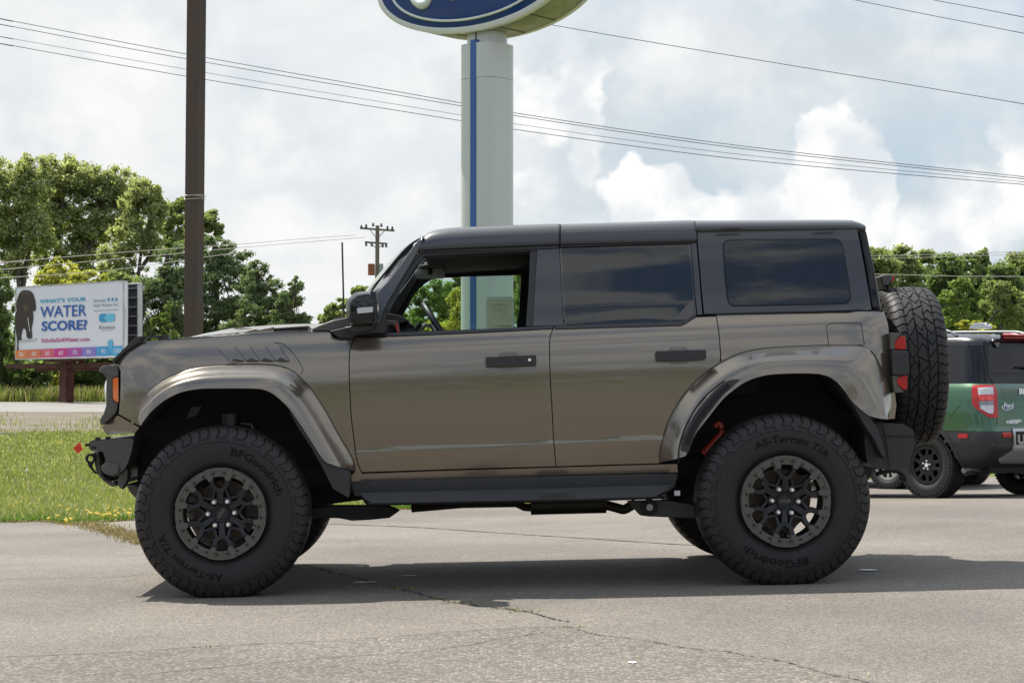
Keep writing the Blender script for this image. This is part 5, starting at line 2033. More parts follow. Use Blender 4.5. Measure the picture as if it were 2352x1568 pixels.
tree_px('deciduous_tree', 'yellow-green deciduous tree standing directly behind the brown pole', 'tree', 440, 118,
        [(410, 490, 40, 35), (470, 510, 42, 30), (440, 540, 60, 40), (395, 545, 35, 45), (500, 530, 20, 25)], 'mid', 9000, .19, tr_r=.25)
PSH = dict(bark=BARKP, sub=26, f=.26, shell=.95)
tree_px('pine_tree', 'dark bushy pine just left of the brown pole, right of the billboard', 'pine', 385, 98,
        [(385, 590, 40, 40), (360, 650, 55, 45), (400, 660, 60, 50), (350, 720, 60, 50), (410, 730, 60, 50), (380, 800, 80, 50), (400, 860, 80, 50)], 'pine', 15000, .13,
        [[(385, 920), (385, 700), (385, 580)]], tr_r=.25, **PSH)
tree_px('pine_tree', 'tallest dark pine, topping out just right of the brown pole', 'pine', 480, 100,
        [(490, 560, 35, 30), (530, 590, 45, 35), (470, 600, 50, 40), (520, 640, 60, 40), (450, 660, 50, 40), (560, 650, 40, 35), (480, 710, 70, 45), (550, 710, 60, 40), (480, 780, 80, 50), (560, 790, 70, 50)], 'pine', 20000, .13,
        [[(500, 920), (498, 700), (492, 560)]], tr_r=.28, **PSH)
tree_px('pine_tree', 'middle dark pine stepping down to the right above the vehicle hood', 'pine', 590, 97,
        [(590, 620, 28, 26), (570, 660, 45, 35), (620, 660, 35, 28), (600, 710, 60, 35), (650, 700, 35, 30), (570, 750, 60, 40), (640, 750, 50, 35), (600, 810, 90, 50)], 'pine', 15000, .13,
        [[(600, 920), (597, 760), (590, 620)]], tr_r=.26, **PSH)
tree_px('pine_tree', 'lowest pine with an upswept side branch at the right end of the pines', 'pine', 668, 95,
        [(678, 655, 18, 22), (660, 690, 34, 25), (690, 735, 32, 20), (650, 740, 45, 30), (690, 780, 50, 40), (640, 800, 50, 40)], 'pine', 9000, .13,
        [[(665, 920), (665, 780), (676, 660)]], tr_r=.2, **PSH)
tree_px('yellow_shrub', 'bright yellow-green shrub showing over the top edge of the billboard', 'shrub', 165, 99,
        [(150, 630, 45, 36), (110, 645, 35, 30), (200, 640, 45, 25), (240, 650, 45, 25), (140, 690, 80, 50), (220, 700, 70, 50), (130, 606, 16, 18)], 'yellow', 9000, .16, tr_r=.12)
tree_px('shrub', 'green shrub filling the gap between billboard top and pine', 'shrub', 290, 97,
        [(275, 650, 35, 30), (310, 690, 30, 60), (290, 740, 40, 60), (330, 780, 30, 60)], 'mid', 6000, .15, tr_r=.12)
tree_px('willow_shrub', 'dark green bush left of the billboard at the photo edge', 'shrub', 5, 96,
        [(5, 670, 35, 50), (10, 760, 35, 70), (0, 840, 45, 60), (-30, 740, 50, 90)], 'dark', 8000, .15, tr_r=.15)
tree_px('sapling', 'pale fresh-green sapling in front of the pines left of the brown pole', 'sapling', 382, 90,
        [(382, 710, 12, 22), (372, 740, 22, 20), (392, 752, 22, 20), (380, 780, 34, 22), (360, 790, 22, 20)], 'fresh', 3400, .10, tr_r=.06, sub=9)
tree_px('shrub', 'low green bush under the left end of the billboard', 'shrub', 60, 97,
        [(40, 880, 50, 35), (80, 870, 40, 40), (20, 850, 40, 40)], 'dark', 5000, .13, tr_r=.1, limbs=False)
tree_px('shrub', 'rounded green bush to the right of the billboard post', 'shrub', 190, 97,
        [(190, 870, 40, 40), (225, 860, 35, 45), (170, 890, 30, 25)], 'dark', 5000, .13, tr_r=.1, limbs=False)
tree_px('shrub', 'small yellowing bush right beside the billboard post', 'shrub', 152, 96.5,
        [(155, 860, 22, 20), (140, 875, 20, 25)], 'yellow', 1800, .12, tr_r=.08, limbs=False)
# reedy growth along the far road side
n = 9000
XY = np.stack([RNG.uniform(-30, 0, n), RNG.uniform(93, 97, n)], -1)
blades('roadside_weeds', XY, .3 + .7 * RNG.uniform(0, 1, n) ** 1.5, .07, LEAF['straw'], .5)
n = 9000
XY = np.stack([RNG.uniform(-30, 0, n), RNG.uniform(92.5, 95, n)], -1)
blades('roadside_grass', XY, .3 + .6 * RNG.uniform(0, 1, n), .06, GRM, .5)
V, F = leaf_cloud([(x, RNG.uniform(97, 101), .6 + RNG.uniform(0, 2.2), 1.3, 1.0, 1.1) for x in np.linspace(-34, -2, 46)], 30000, .15)
fast_mesh('undergrowth', V, F, LEAF['dark'], None, 'stuff')
# --- middle
tree_px('deciduous_tree', 'small round tree right of the antenna, left of the windshield', 'tree', 795, 150,
        [(760, 720, 22, 28), (790, 700, 30, 24), (830, 680, 26, 26), (800, 740, 50, 30), (850, 700, 30, 30), (740, 740, 14, 22)], 'mid', 7000, .2, tr_r=.25)
tree_px('deciduous_tree', 'distant dark tree tip above the side mirror', 'tree', 840, 190,
        [(830, 665, 20, 12), (850, 690, 40, 30)], 'dark', 3000, .25, tr_r=.25)
tree_px('deciduous_tree', 'feathery light green tree seen through the open window left of the sign pylon', 'tree', 985, 88,
        [(960, 690, 34, 32), (1000, 670, 26, 26), (1030, 700, 34, 44), (940, 730, 40, 36), (990, 740, 60, 40), (1040, 760, 50, 50)], 'fresh', 9000, .13, tr_r=.16)
tree_px('deciduous_tree', 'yellow-green tree seen through the open window beside the steering wheel', 'tree', 1050, 86,
        [(1050, 680, 24, 28), (1060, 720, 34, 40), (1020, 760, 50, 40)], 'yellow', 3500, .12, tr_r=.14)
tree_px('deciduous_tree', 'darker tree top seen through the window against the sky', 'tree', 1020, 130,
        [(1003, 655, 16, 16), (1055, 650, 22, 18), (1030, 690, 50, 30)], 'dark', 4500, .18, tr_r=.2)
tree_px('deciduous_tree', 'green tree seen in the narrow strip of window right of the sign pylon', 'tree', 1200, 86,
        [(1200, 650, 34, 50), (1195, 720, 40, 50)], 'fresh', 6000, .12, tr_r=.14)
# --- right hand woods: back row, then front trees
row = [(2010, 594, 56, 40), (2072, 588, 50, 32), (2122, 592, 50, 26), (2178, 606, 60, 36), (2222, 602, 44, 28), (2256, 590, 22, 32), (2300, 622, 48, 36), (2350, 606, 56, 40)]
labs = ['woodland tree right behind the rear glass of the big off-roader', 'woodland tree with a bumpy top above the spare tire', 'woodland tree in the row, just right of the spare tire top',
        'broad woodland tree above the yellow-green tree on the right', 'woodland tree in the right row left of the tall narrow tip', 'narrow woodland tree with the topmost tip right of centre of the right row',
        'woodland tree above the roof antenna of the green crossover', 'last woodland tree at the right photo edge']
for i, ((u, v, ru, rv), lb) in enumerate(zip(row, labs)):
    kind = 'mid' if i in (0, 1, 2, 5, 7) else 'dark'
    Y = 122 + (i % 3) * 5
    tree_px('deciduous_tree', lb, 'tree', u, Y, [(u, v, ru * .7, rv * .8), (u - ru * .4, v + 36, ru * .7, rv), (u + ru * .45, v + 34, ru * .7, rv), (u, v + 80, ru, rv * 1.1), (u - ru * .3, v + 130, ru * 1.1, 44), (u + ru * .4, v + 170, ru * 1.1, 50), (u, v + 230, ru * 1.3, 60)], kind, 15000, .21, tr_r=.3, f=.34, shell=.85, group='trees of the wood on the right')
tree_px('deciduous_tree', 'lighter lime-green tree in front of the dark wood on the right', 'tree', 2200, 100,
        [(2205, 655, 34, 18), (2180, 680, 34, 22), (2225, 680, 26, 26), (2195, 720, 44, 30), (2215, 760, 50, 40)], 'fresh', 7000, .13, tr_r=.18)
tree_px('deciduous_tree', 'mid green tree standing right of the lime-green tree, at the right photo edge', 'tree', 2300, 98,
        [(2290, 670, 36, 24), (2330, 690, 36, 34), (2290, 715, 40, 34), (2340, 740, 44, 44)], 'mid', 8000, .13, tr_r=.2)
tree_px('willow_shrub', 'low yellow-green shrub behind the roof rails of the green crossover', 'shrub', 2240, 60,
        [(2225, 745, 30, 12), (2260, 752, 30, 16), (2240, 775, 50, 22)], 'yellow', 3500, .075, tr_r=.08)
# woods hidden by the vehicle in the photograph, and the far horizon
cl = []
for x in np.linspace(-110, 110, 150):
    cl.append((x, RNG.uniform(150, 175), RNG.uniform(1, 6), 3.4, 2.5, 3.2))
V, F = leaf_cloud(cl, 60000, .34, rmax=.95)
fast_mesh('distant_woods', V, F, LEAF['dark'], None, 'stuff')
cl = []
for x in np.linspace(4, 22, 26):
    cl.append((x, RNG.uniform(112, 118), RNG.uniform(1, 6), 2, 2, 2))
V, F = leaf_cloud(cl, 16000, .2)
fast_mesh('distant_woods', V, F, LEAF['dark'], None, 'stuff')
# woods on the far side of the street behind the photographer (they show only as reflections)
cl = []
for x in np.linspace(-120, 120, 90):
    h_ = RNG.uniform(4.5, 9)
    cl.append((x, RNG.uniform(-62, -50), h_ * .5, 4.2, 3, h_ * .5))
V, F = leaf_cloud(cl, 30000, .6)
fast_mesh('woods_across_street', V, F, LEAF['dark'], None, 'stuff')

# ------------------------------------------------------------------ brown pole
RUST = mat('rusty_brown_steel', (.048, .036, .031), rough=.6, vcol=(.080, .042, .024), vscale=2.2, bump=.5, bscale=60.)
b = ground_at(442, 29)
t0 = at(451.5, 0, 29)
k = (12 - b.z) / (t0.z - b.z)
top = Vector((b.x + (at(451.5, 0, 29).x - at(444, 773, 29).x) / (at(451.5, 0, 29).z - at(444, 773, 29).z) * (9.5 - b.z), 29, 9.5))
bx = at(444, 773, 29).x - (at(451.5, 0, 29).x - at(444, 773, 29).x) / (at(451.5, 0, 29).z - at(444, 773, 29).z) * (at(444, 773, 29).z - b.z)
b.x = bx
root = empty('light_pole', b, 'tall square brown steel pole flecked with rust, behind the vehicle hood', 'pole')
R_ = Matrix.Rotation(math.radians(-22), 3, 'Z')
mb = MB()
hw = .104
dx = top.x - b.x
dxp = (at(451.5, 0, 29).x - at(444, 773, 29).x) / (at(451.5, 0, 29).z - at(444, 773, 29).z) * (9.5 - b.z)
rings = []
for z_ in (0, 4.75, 9.5 - b.z):
    o_ = Vector((dxp * z_ / (9.5 - b.z), 0, z_))
    rings.append([o_ + R_ @ Vector((x, y, 0)) for x, y in ((-hw, -hw), (hw, -hw), (hw, hw), (-hw, hw))])
mb.loft(rings, True, True)
mb.build('pole_shaft', RUST, root, bevel=.008)
MB().box((0, 0, .05), (.25, .25, .12)).build('pole_footing', mat('concrete', (.35, .34, .32), rough=.9, var=.2), root)
zb = at(450, 453, 29).z - b.z
ox = dxp * zb / (9.5 - b.z)
mb = MB()
hb = hw + .006
for dz_, tl in ((.012, .02), (-.032, -.012), (.02, -.01)):
    pts = [Vector((ox, 0, zb + dz_ + tl * c)) + R_ @ Vector((x, y, 0)) for x, y, c in ((-hb, -hb, .5), (hb, -hb, 0), (hb + .07, -hb + .03, -.6), (hb, hb * .2, -.2), (hb, hb, 0), (-hb, hb, 0), (-hb, -hb, .5))]
    mb.tube(pts, .0065, 5)
mb.build('wire_band', mat('band_wire', (.42, .40, .36), rough=.4, metal=.7), root)

# ------------------------------------------------------------------ pylon sign
A38 = .6655
fx = Vector((math.cos(A38), -math.sin(A38), 0))     # along the face, to its right
fn = Vector((math.sin(A38), math.cos(A38), 0))      # away from the viewer, through the sign
SGN = Vector((-.6876, 31.3, 7.598))
TH = .86
pyc = SGN + fn * (TH / 2)
pyc.z = float(zg(pyc.x, pyc.y))
shift = at(1119, 500, pyc.y).x - pyc.x
pyc.x += shift
root = empty('pylon_sign', pyc, 'tall pale grey pylon with a blue stripe carrying a blue oval sign behind the vehicle', 'sign')
PYG = mat('pylon_grey', (.52, .535, .52), rough=.38, metal=.15, coat=.3, coatr=.25)
PYB = mat('pylon_blue', (.025, .10, .34), rough=.4)


def section(hx, hy, e=4.0, n=40):
    out = []
    for k_ in range(n):
        a_ = 2 * PI * k_ / n
        c, s_ = math.cos(a_), math.sin(a_)
        out.append((hx * math.copysign(abs(c) ** (2 / e), c), hy * math.copysign(abs(s_) ** (2 / e), s_)))
    return out


ztop_ = at(1119, 106, pyc.y).z - pyc.z
zjoin = at(1119, 185, pyc.y).z - pyc.z
zcol = at(1119, 78, pyc.y).z - pyc.z
zb0 = at(1119, 40, pyc.y).z - pyc.z


def shell(hx, hy, x0, x1, z0, z1, e=4.0):
    """part of the pylon section between x0 and x1 (face direction)"""
    s_ = [(max(x0, min(x1, x)), y) for x, y in section(hx, hy, e, 96)]
    rings = []
    for z_ in (z0, z1):
        rings.append([fx * x + fn * y + Vector((0, 0, z_)) for x, y in s_])
    return MB().loft(rings, True, True)


HX, HY = .362, .362
for z0, z1 in ((0, zjoin - .006), (zjoin, ztop_)):
    shell(HX, HY, -HX, -.055, z0, z1, 3.4).build('pylon_shell', PYG, root, smooth=30)
    shell(HX, HY, .055, HX, z0, z1, 3.4).build('pylon_shell', PYG, root, smooth=30)
shell(.285, .285, -.285, -.018, ztop_ - .1, zb0, 3).build('pylon_neck', PYG, root, smooth=30)
shell(.285, .285, .018, .285, ztop_ - .1, zb0, 3).build('pylon_neck', PYG, root, smooth=30)
for z0, z1, o_ in ((0, zjoin - .003, .012), (zjoin, ztop_ + .05, .006)):
    mb = MB()
    cc = fn * (-HY - o_ * .3)
    rings = []
    for z_ in (z0, z1):
        rings.append([cc + fx * x + fn * y + Vector((0, 0, z_)) for x, y in ((-.040, -o_), (.066, -o_), (.066, .2), (-.040, .2))])
    mb.loft(rings, True, True).build('pylon_stripe', PYB, root)
cc = Vector((0, 0, 0))
mb = MB().loft([[fx * x + fn * y + Vector((0, 0, z_)) for x, y in ((-.05, -.25), (.05, -.25), (.05, .3), (-.05, .3))] for z_ in (0, ztop_ - .02)], True, True).build('pylon_core', BLK, root)
# the oval head
loc = SGN - pyc
loc.x += 0


def oval(A_, B_, y, n=96, dx_=0):
    return [loc + fx * (A_ * math.cos(2 * PI * k_ / n) + dx_) + fn * y + Vector((0, 0, B_ * math.sin(2 * PI * k_ / n))) for k_ in range(n)]


OA, OB = 1.945, .829
CAN = mat('sign_can', (.40, .38, .33), rough=.38, metal=.5, var=.35, vscale=1.6)
SBLUE = mat('sign_blue', (.006, .034, .150), rough=.12, spec=.35)
CRM = mat('sign_cream', (.62, .66, .64), rough=.3, coat=.6)
WRIM = mat('sign_rim', (.62, .62, .62), rough=.35, coat=.3)
MB().loft([oval(OA - .02, OB - .02, .02), oval(OA + .01, OB + .01, .06), oval(OA + .01, OB + .01, TH - .06), oval(OA - .02, OB - .02, TH - .02)], True, True).build('sign_case', CAN, root, smooth=50)
for y0, y1 in ((0, .10), (TH - .10, TH)):
    MB().loft([oval(OA - .10, OB - .085, y0 + .02), oval(OA - .085, OB - .07, y0), oval(OA - .02, OB - .02, y0), oval(OA + .018, OB + .018, y0 + .02), oval(OA + .018, OB + .018, y1)], True).build('sign_rim', WRIM, root, smooth=40)
faces = []
for y0, sg in ((.005, -1), (TH - .005, 1)):
    rings = [oval((OA - .09) * q, (OB - .075) * q, y0 + sg * .05 * (1 - q ** 4)) for q in (1, .96, .85, .6, .3, .02)]
    faces.append(MB().loft(rings, True, True).build('sign_face', SBLUE, root, smooth=60))
FY = lambda q: .005 - .05 * (1 - min(1, q) ** 4)
QI = .865
pts = [oval((OA - .09) * QI, (OB - .075) * QI, FY(QI) - .008, 120)[k_] for k_ in range(120)]
rings = []
for k_ in range(120):
    rings.append(None)
mb = MB().tube(pts + [pts[0]], .022, 8, False)
mb.build('sign_inner_line', CRM, faces[0], smooth=60)
# lettering: script shapes, only their feet reach into the photograph
def on_sign(u, v):
    d = ray(u, v)
    o_ = pyc + loc - _C
    k_ = o_.dot(fn) / d.dot(fn)
    p = _C + d * k_ - (pyc + loc)
    return p.dot(fx), p.z


def script(pts, rad):
    P_ = []
    for u, v in pts:
        x, z_ = on_sign(u, v)
        q = math.hypot(x / (OA - .09), z_ / (OB - .075))
        P_.append(loc + fx * x + Vector((0, 0, z_)) + fn * (FY(q) - .004))
    S = spl(P_, 6)
    mb_ = MB()
    m_ = len(S)
    mb_.tube(S, rad if not isinstance(rad, list) else [float(np.interp(i / (m_ - 1), np.linspace(0, 1, len(rad)), rad)) for i in range(m_)], 10)
    return mb_


zf = lambda x, y: (1400 / 1.6735 + x / 2.6133 / 1.6735, y / 2.6133 / 1.6735)
FB_ = [zf(*p) for p in [(520, -190), (470, -120), (500, -30), (540, 25), (600, 52), (650, 30), (690, -40), (740, -150), (800, -300), (860, -380)]]
script(FB_, [.05, .05, .06, .075, .085, .07, .05, .045, .05, .05]).build('sign_letter', CRM, faces[0], smooth=60)
script([zf(*p) for p in [(640, -330), (800, -360), (960, -370), (1060, -330)]], .05).build('sign_letter', CRM, faces[0], smooth=60)
script([zf(*p) for p in [(930, -150), (860, -120), (850, -50), (895, -12), (950, -30), (985, -90), (950, -150), (930, -150)]], [.03, .04, .045, .04, .035, .04, .03, .03]).build('sign_letter', CRM, faces[0], smooth=60)
script([zf(*p) for p in [(790, -70), (800, -5), (830, -70)]], [.012, .014, .012]).build('sign_letter', CRM, faces[0], smooth=60)
script([zf(*p) for p in [(1080, -180), (1070, -90), (1090, -40), (1120, -120), (1160, -180)]], .035).build('sign_letter', CRM, faces[0], smooth=60)
script([zf(*p) for p in [(1330, -170), (1250, -150), (1230, -80), (1280, -50), (1330, -100), (1400, -300), (1440, -420)]], .035).build('sign_letter', CRM, faces[0], smooth=60)
# access hatch seams under the case
for a_ in (-1.30, -1.75, -2.2, -.95):
    mb = MB()
    A_, B_ = OA + .013, OB + .013
    P_ = [loc + fx * A_ * math.cos(a_) + fn * y + Vector((0, 0, B_ * math.sin(a_))) for y in np.linspace(.08, TH - .05, 8)]
    mb.tube(P_, .006, 5)
    mb.build('case_seam', BLK, root)

# ------------------------------------------------------------------ billboard
ZB = lambda *p: Z(8, *p)
bl, tl = at(*ZB((133, 970))[0], 92), at(*ZB((122, 347))[0], 92)
brp, trp = at(*ZB((1062, 945))[0], 86.6), at(*ZB((1052, 284))[0], 86.6)
bo = Vector((bl.x, 92, (bl.z + brp.z) / 2))
bxv = Vector((trp.x - tl.x, 86.6 - 92, 0))
BW = bxv.length
bxv.normalize()
BH = ((tl.z - bl.z) + (trp.z - brp.z)) / 2
byn = Vector((bxv.y, -bxv.x, 0))
if byn.y > 0:
    byn = -byn
BM4 = Matrix((( bxv.x, 0, byn.x, bo.x), (bxv.y, 0, byn.y, bo.y), (0, 1, 0, bo.z), (0, 0, 0, 1)))   # local x right, y up, z towards the viewer
root = empty('billboard', label='white roadside billboard with a brown dog and colourful water score scale, beyond the road', cat='billboard', mat=BM4)


def bb(zx, zy):
    d = ray(*ZB((zx, zy))[0])
    k_ = (bo - _C).dot(byn) / d.dot(byn)
    p = _C + d * k_ - bo
    return p.dot(bxv), p.z


def bbp(mb, pts, z=.03):
    vs = [Vector((*bb(*p), z)) for p in pts]
    tr_ = tessellate_polygon([vs])
    mb.add(vs, [tuple(t_) for t_ in tr_])
    return mb


def bbtext(s, x0, y0, x1, y1, m, bold=.0, z=.034, name='print', sh=0.0):
    """fit text to the quad with left-bottom (x0, y1) and right-top (x1, y0); rows follow the board"""
    vs, fs = text_geo(s, 1.0, bold=bold, res=3, shear=sh)
    W = max(v.x for v in vs)
    ys = [v.y for v in vs]
    lo, hi = min(ys), max(ys)
    a_, b_ = bb(x0, y1), bb(x1, y0)
    lob, hib = bb(x0, y1)[1], bb(x1, y0)[1]
    mb = MB().add([Vector((a_[0] + v.x / W * (b_[0] - a_[0]), lob + (v.y - lo) / (hi - lo) * (hib - lob), z)) for v in vs], fs)
    return mb.build(name, m, root, recalc=False)


BWH = mat('billboard_white', (.66, .68, .71), rough=.6)
FRM = mat('billboard_frame', (.50, .50, .48), rough=.6, var=.25, vscale=2.)
mb = MB().box((BW / 2, BH / 2, -.12), (BW / 2, BH / 2, .12))
mb.build('billboard_panel', BWH, root, bevel=.05, seg=3)
mb = MB()
e_ = .045
for x0, y0, x1, y1 in ((0, 0, BW, e_), (0, BH - e_, BW, BH), (0, 0, e_, BH), (BW - e_ * 1.8, 0, BW, BH)):
    mb.box(((x0 + x1) / 2, (y0 + y1) / 2, -.1), ((x1 - x0) / 2 + .004, (y1 - y0) / 2 + .004, .125))
mb.build('billboard_frame', FRM, root, bevel=.015)
INKS = dict(cy=mat('print_cyan', (.055, .34, .50), rough=.6), bl=mat('print_blue', (.02, .10, .36), rough=.6), mg=mat('print_magenta', (.45, .05, .20), rough=.6), gy=mat('print_grey', (.10, .14, .24), rough=.6), bk=mat('print_black', (.05, .06, .08), rough=.6), lb=mat('print_light_blue', (.10, .42, .62), rough=.6))
bbtext("WHAT'S YOUR", 345, 428, 745, 484, INKS['cy'], .022)
bbtext("WATER", 350, 492, 748, 608, INKS['bl'], .008)
bbtext("SCORE?", 362, 622, 755, 724, INKS['bl'], .03)
bbtext("SchultzSoftWater.com", 360, 772, 775, 820, INKS['mg'], .018)
bbtext("Schultz", 808, 444, 914, 474, INKS['gy'])
bbtext("Soft Water Inc", 811, 480, 1023, 514, INKS['gy'])
bbtext("Kinetico", 860, 670, 993, 706, INKS['bk'], .0)
bbtext("water systems", 872, 711, 975, 722, INKS['bk'])
mb = MB()
bbp(mb, [(812, 546), (1022, 536), (1022, 540), (812, 550)], .032)
mb.build('print', INKS['gy'], root, recalc=False)
for i, x in enumerate((938, 972, 1005)):
    mb = bbp(MB(), [(x, 430), (x + 9, 450), (x + 8, 460), (x, 464), (x - 8, 461), (x - 9, 452)], .034)
    mb.build('print', mat('print_drop', (.04, .25, .48), rough=.6), root, recalc=False)
mb = bbp(MB(), [(872, 573), (925, 571), (893, 607), (932, 642), (872, 645), (858, 630), (857, 588)], .034)
mb.build('print', mat('print_logo_a', (.03, .28, .52), rough=.6), root, recalc=False)
mb = bbp(MB(), [(895, 605), (940, 572), (975, 568), (990, 582), (992, 615), (985, 637), (960, 643), (938, 641)], .034)
mb.build('print', mat('print_logo_b', (.12, .48, .66), rough=.6), root, recalc=False)
cols = [(.62, .20, .06), (.60, .16, .07), (.58, .10, .14), (.52, .03, .22), (.38, .07, .33), (.22, .17, .48), (.06, .30, .55), (.06, .36, .60)]
xs_ = [136, 238, 355, 470, 588, 710, 832, 957, 1060]
for i in range(8):
    a_, b_ = xs_[i] + 2, xs_[i + 1] - 2
    ty = lambda x: 886 - (x - 136) * (886 - 848) / (1060 - 136)
    by = lambda x: 960 - (x - 136) * (960 - 930) / (1060 - 136)
    mb = bbp(MB(), [(a_, ty(a_)), (b_, ty(b_)), (b_, by(b_)), (a_, by(a_))], .032)
    mb.build('print', mat('print_scale_%d' % i, cols[i], rough=.6), root, recalc=False)
    cx_ = (a_ + b_) / 2 + (6 if i == 7 else 0)
    cy_ = (ty(cx_) + by(cx_)) / 2
    w_ = 19 if i < 7 else 30
    bbtext(str(30 + 10 * i), cx_ - w_, cy_ - 19, cx_ + w_, cy_ + 19, BWH, .0, .036)
mb = bbp(MB(), [(955, 915), (945, 870), (930, 835), (935, 805), (952, 795), (970, 800), (978, 820), (972, 850), (960, 885)], .035)
mb.build('print', INKS['lb'], root, recalc=False)
# brown puppy, flat print
DOG = mat('print_dog', (.016, .009, .007), rough=.6, vcol=(.030, .017, .011), vscale=3.)
DOG2 = mat('print_dog_light', (.070, .038, .022), rough=.6)
mb = bbp(MB(), [tuple(q) for q in spl([(150, 885), (152, 830), (148, 760), (136, 700), (132, 640), (134, 580), (150, 545), (143, 500), (152, 450), (170, 400), (200, 372), (240, 370), (275, 385), (295, 420), (308, 470), (312, 520), (302, 555), (285, 545), (290, 600), (285, 650), (275, 700), (280, 760), (272, 785), (240, 782), (232, 760), (225, 710), (205, 700), (195, 720), (185, 770), (188, 800), (165, 812), (160, 850), (165, 885)], 2)], .033)
mb.build('print', DOG, root, recalc=False)
for pg in ([(198, 385), (235, 378), (270, 392), (262, 410), (225, 400), (190, 410)], [(205, 510), (225, 495), (245, 510), (250, 545), (232, 560), (210, 550)], [(218, 532), (236, 530), (234, 542), (220, 542)]):
    bbp(MB(), pg, .035).build('print', DOG2, root, recalc=False)
bbp(MB(), [(243, 602), (247, 605), (257, 680), (265, 728), (262, 728), (253, 680), (243, 612)], .035).build('print', BWH, root, recalc=False)
bbp(MB(), [(160, 808), (200, 795), (310, 785), (330, 795), (280, 808), (180, 818)], .034).build('print', FRM, root, recalc=False)
# second panel facing the other way, its ribbed back in view
RIB = mat('rib_dark', (.035, .036, .042), rough=.7)
mb = MB().box((BW / 2 - 1.3, BH / 2, -2.0), (BW / 2, BH / 2, .06))
mb.build('rear_panel', RIB, root)
mb = MB()
for k_ in range(8):
    mb.box((BW * .5 - 1.33, BH * (k_ + .5) / 8, -1.82), (BW * .5, .022, .12))
mb.build('panel_rib', mat('rib_grey', (.16, .16, .17), rough=.7), root)
mb = MB().box((BW - 1.28, BH / 2, -1.85), (.045, BH / 2 + .02, .12))
mb.box((BW / 2 - 1.3, BH + .0, -1.9), (BW / 2, .04, .1))
mb.build('rear_frame', FRM, root, bevel=.02)
RST = mat('rusty_post', (.085, .028, .018), rough=.8, var=.4, vscale=2.)
px0, px1 = bb(388, 1000)[0], bb(446, 1000)[0]
gz = float(zg(bo.x + 2, 91)) - bo.z
mb = MB().box(((px0 + px1) / 2, gz / 2 - .1, -1.0), ((px1 - px0) / 2, abs(gz) / 2 + .1, .22))
mb.build('billboard_post', RST, root)
yb_ = bb(400, 1018)[1]
mb = MB().box((BW * .38, yb_, -.9), (BW * .62, .11, .10))
mb.box((BW * .36, yb_ - .16, -1.05), (BW * .33, .07, .10))
mb.box((bb(480, 968)[0], -.08, -.5), (1.0, .05, .4))
mb.build('billboard_beam', RST, root)
vs, fs = text_geo('A', .22)
mb = MB().box((bb(873, 1005)[0], yb_ + .03, -.76), (.12, .09, .02))
mb.build('small_plate', FRM, root)

# ------------------------------------------------------------------ utility pole
UY = 150
b = ground_at(866, UY)
root = empty('utility_pole', b, 'weathered wooden utility pole with two crossarms and a rusty transformer', 'utility pole')
WD = mat('grey_wood', (.18, .155, .13), rough=.9, var=.3, vscale=1.)
WDD = mat('insulator', (.06, .06, .065), rough=.5)
q = lambda u, v, dy=0: at(u, v, UY + dy) - b
MB().tube([(0, 0, -.1), q(866, 700), q(867, 518)], [.22, .17, .15], 10).build('pole_shaft', WD, root)
mb = MB().beam(q(827, 524), q(906, 530), .12, .14)
mb.build('crossarm', WD, root)
MB().beam(q(838, 556), q(890, 560), .12, .14).build('crossarm', WD, root)
mb = MB()
mb.beam(q(850, 528), q(866, 548), .05)
mb.beam(q(883, 530), q(867, 548), .05)
mb.beam(q(850, 558), q(866, 572), .05)
mb.beam(q(881, 560), q(867, 572), .05)
mb.build('arm_brace', WDD, root)
for u, v in ((830, 522), (841, 520), (857, 517), (876, 518), (890, 524), (901, 525), (841, 562), (854, 563), (879, 565), (887, 565)):
    MB().tube([q(u, v - 5), q(u, v + 3)], [.06, .10], 6).build('insulator', WDD, root)
MB().tube([q(853, 606), q(853, 632)], .26, 12).build('transformer', mat('transformer_rust', (.30, .10, .045), rough=.7, var=.4, vscale=2.), root)
MB().tube([q(875, 606), q(875, 632)], .18, 12).build('transformer', mat('transformer_grey', (.25, .30, .29), rough=.6), root)

# ------------------------------------------------------------------ overhead lines
WIRE = mat('wire', (.10, .10, .105), rough=.6, metal=.3)
WIREL = mat('bright_wire', (.42, .38, .34), rough=.5, metal=.2)


def wire(pts, Y, r, lab, m=WIRE):
    (u0, v0), (u1, v1) = pts[0], pts[1]
    (a0, b0), (a1, b1) = pts[-1], pts[-2]
    e0, e1 = 1200 / max(1, u1 - u0), 1200 / max(1, a0 - a1)
    if u0 < 0:
        pts = [(u0 + (u0 - u1) * e0, v0 + (v0 - v1) * e0)] + pts
    if a0 > 2352:
        pts = pts + [(a0 + (a0 - a1) * e1, b0 + (b0 - b1) * e1)]
    P_ = [at(u, v, Y) for u, v in pts]
    o_ = MB().tube(spl(P_, 8), r, 5).build('power_line', m)
    tag(o_, lab, 'power line', 'overhead power lines')


wire([(-60, 30), (0, 43), (430, 125), (1055, 236), (1184, 260), (1700, 335), (2352, 406), (2420, 413)], 72, .013, 'topmost of the four long dark lines crossing behind both poles')
wire([(-60, 44), (0, 56), (430, 136), (1055, 243), (1184, 266), (1700, 341), (2352, 411), (2420, 418)], 72, .013, 'second of the four long dark lines crossing behind both poles')
wire([(-60, 72), (0, 84), (430, 160), (1055, 264), (1184, 285), (1700, 355), (2352, 418), (2420, 424)], 72, .009, 'thinnest of the long dark lines crossing behind both poles')
wire([(-60, 88), (0, 100), (430, 176), (1055, 277), (1184, 298), (1700, 366), (2352, 424), (2420, 430)], 72, .013, 'lowest of the four long dark lines crossing behind both poles')
wire([(1150, 36), (1240, 53), (1500, 98), (1800, 148), (2100, 197), (2352, 239), (2420, 250)], 60, .011, 'single dark line running from the blue oval sign down to the right photo edge')
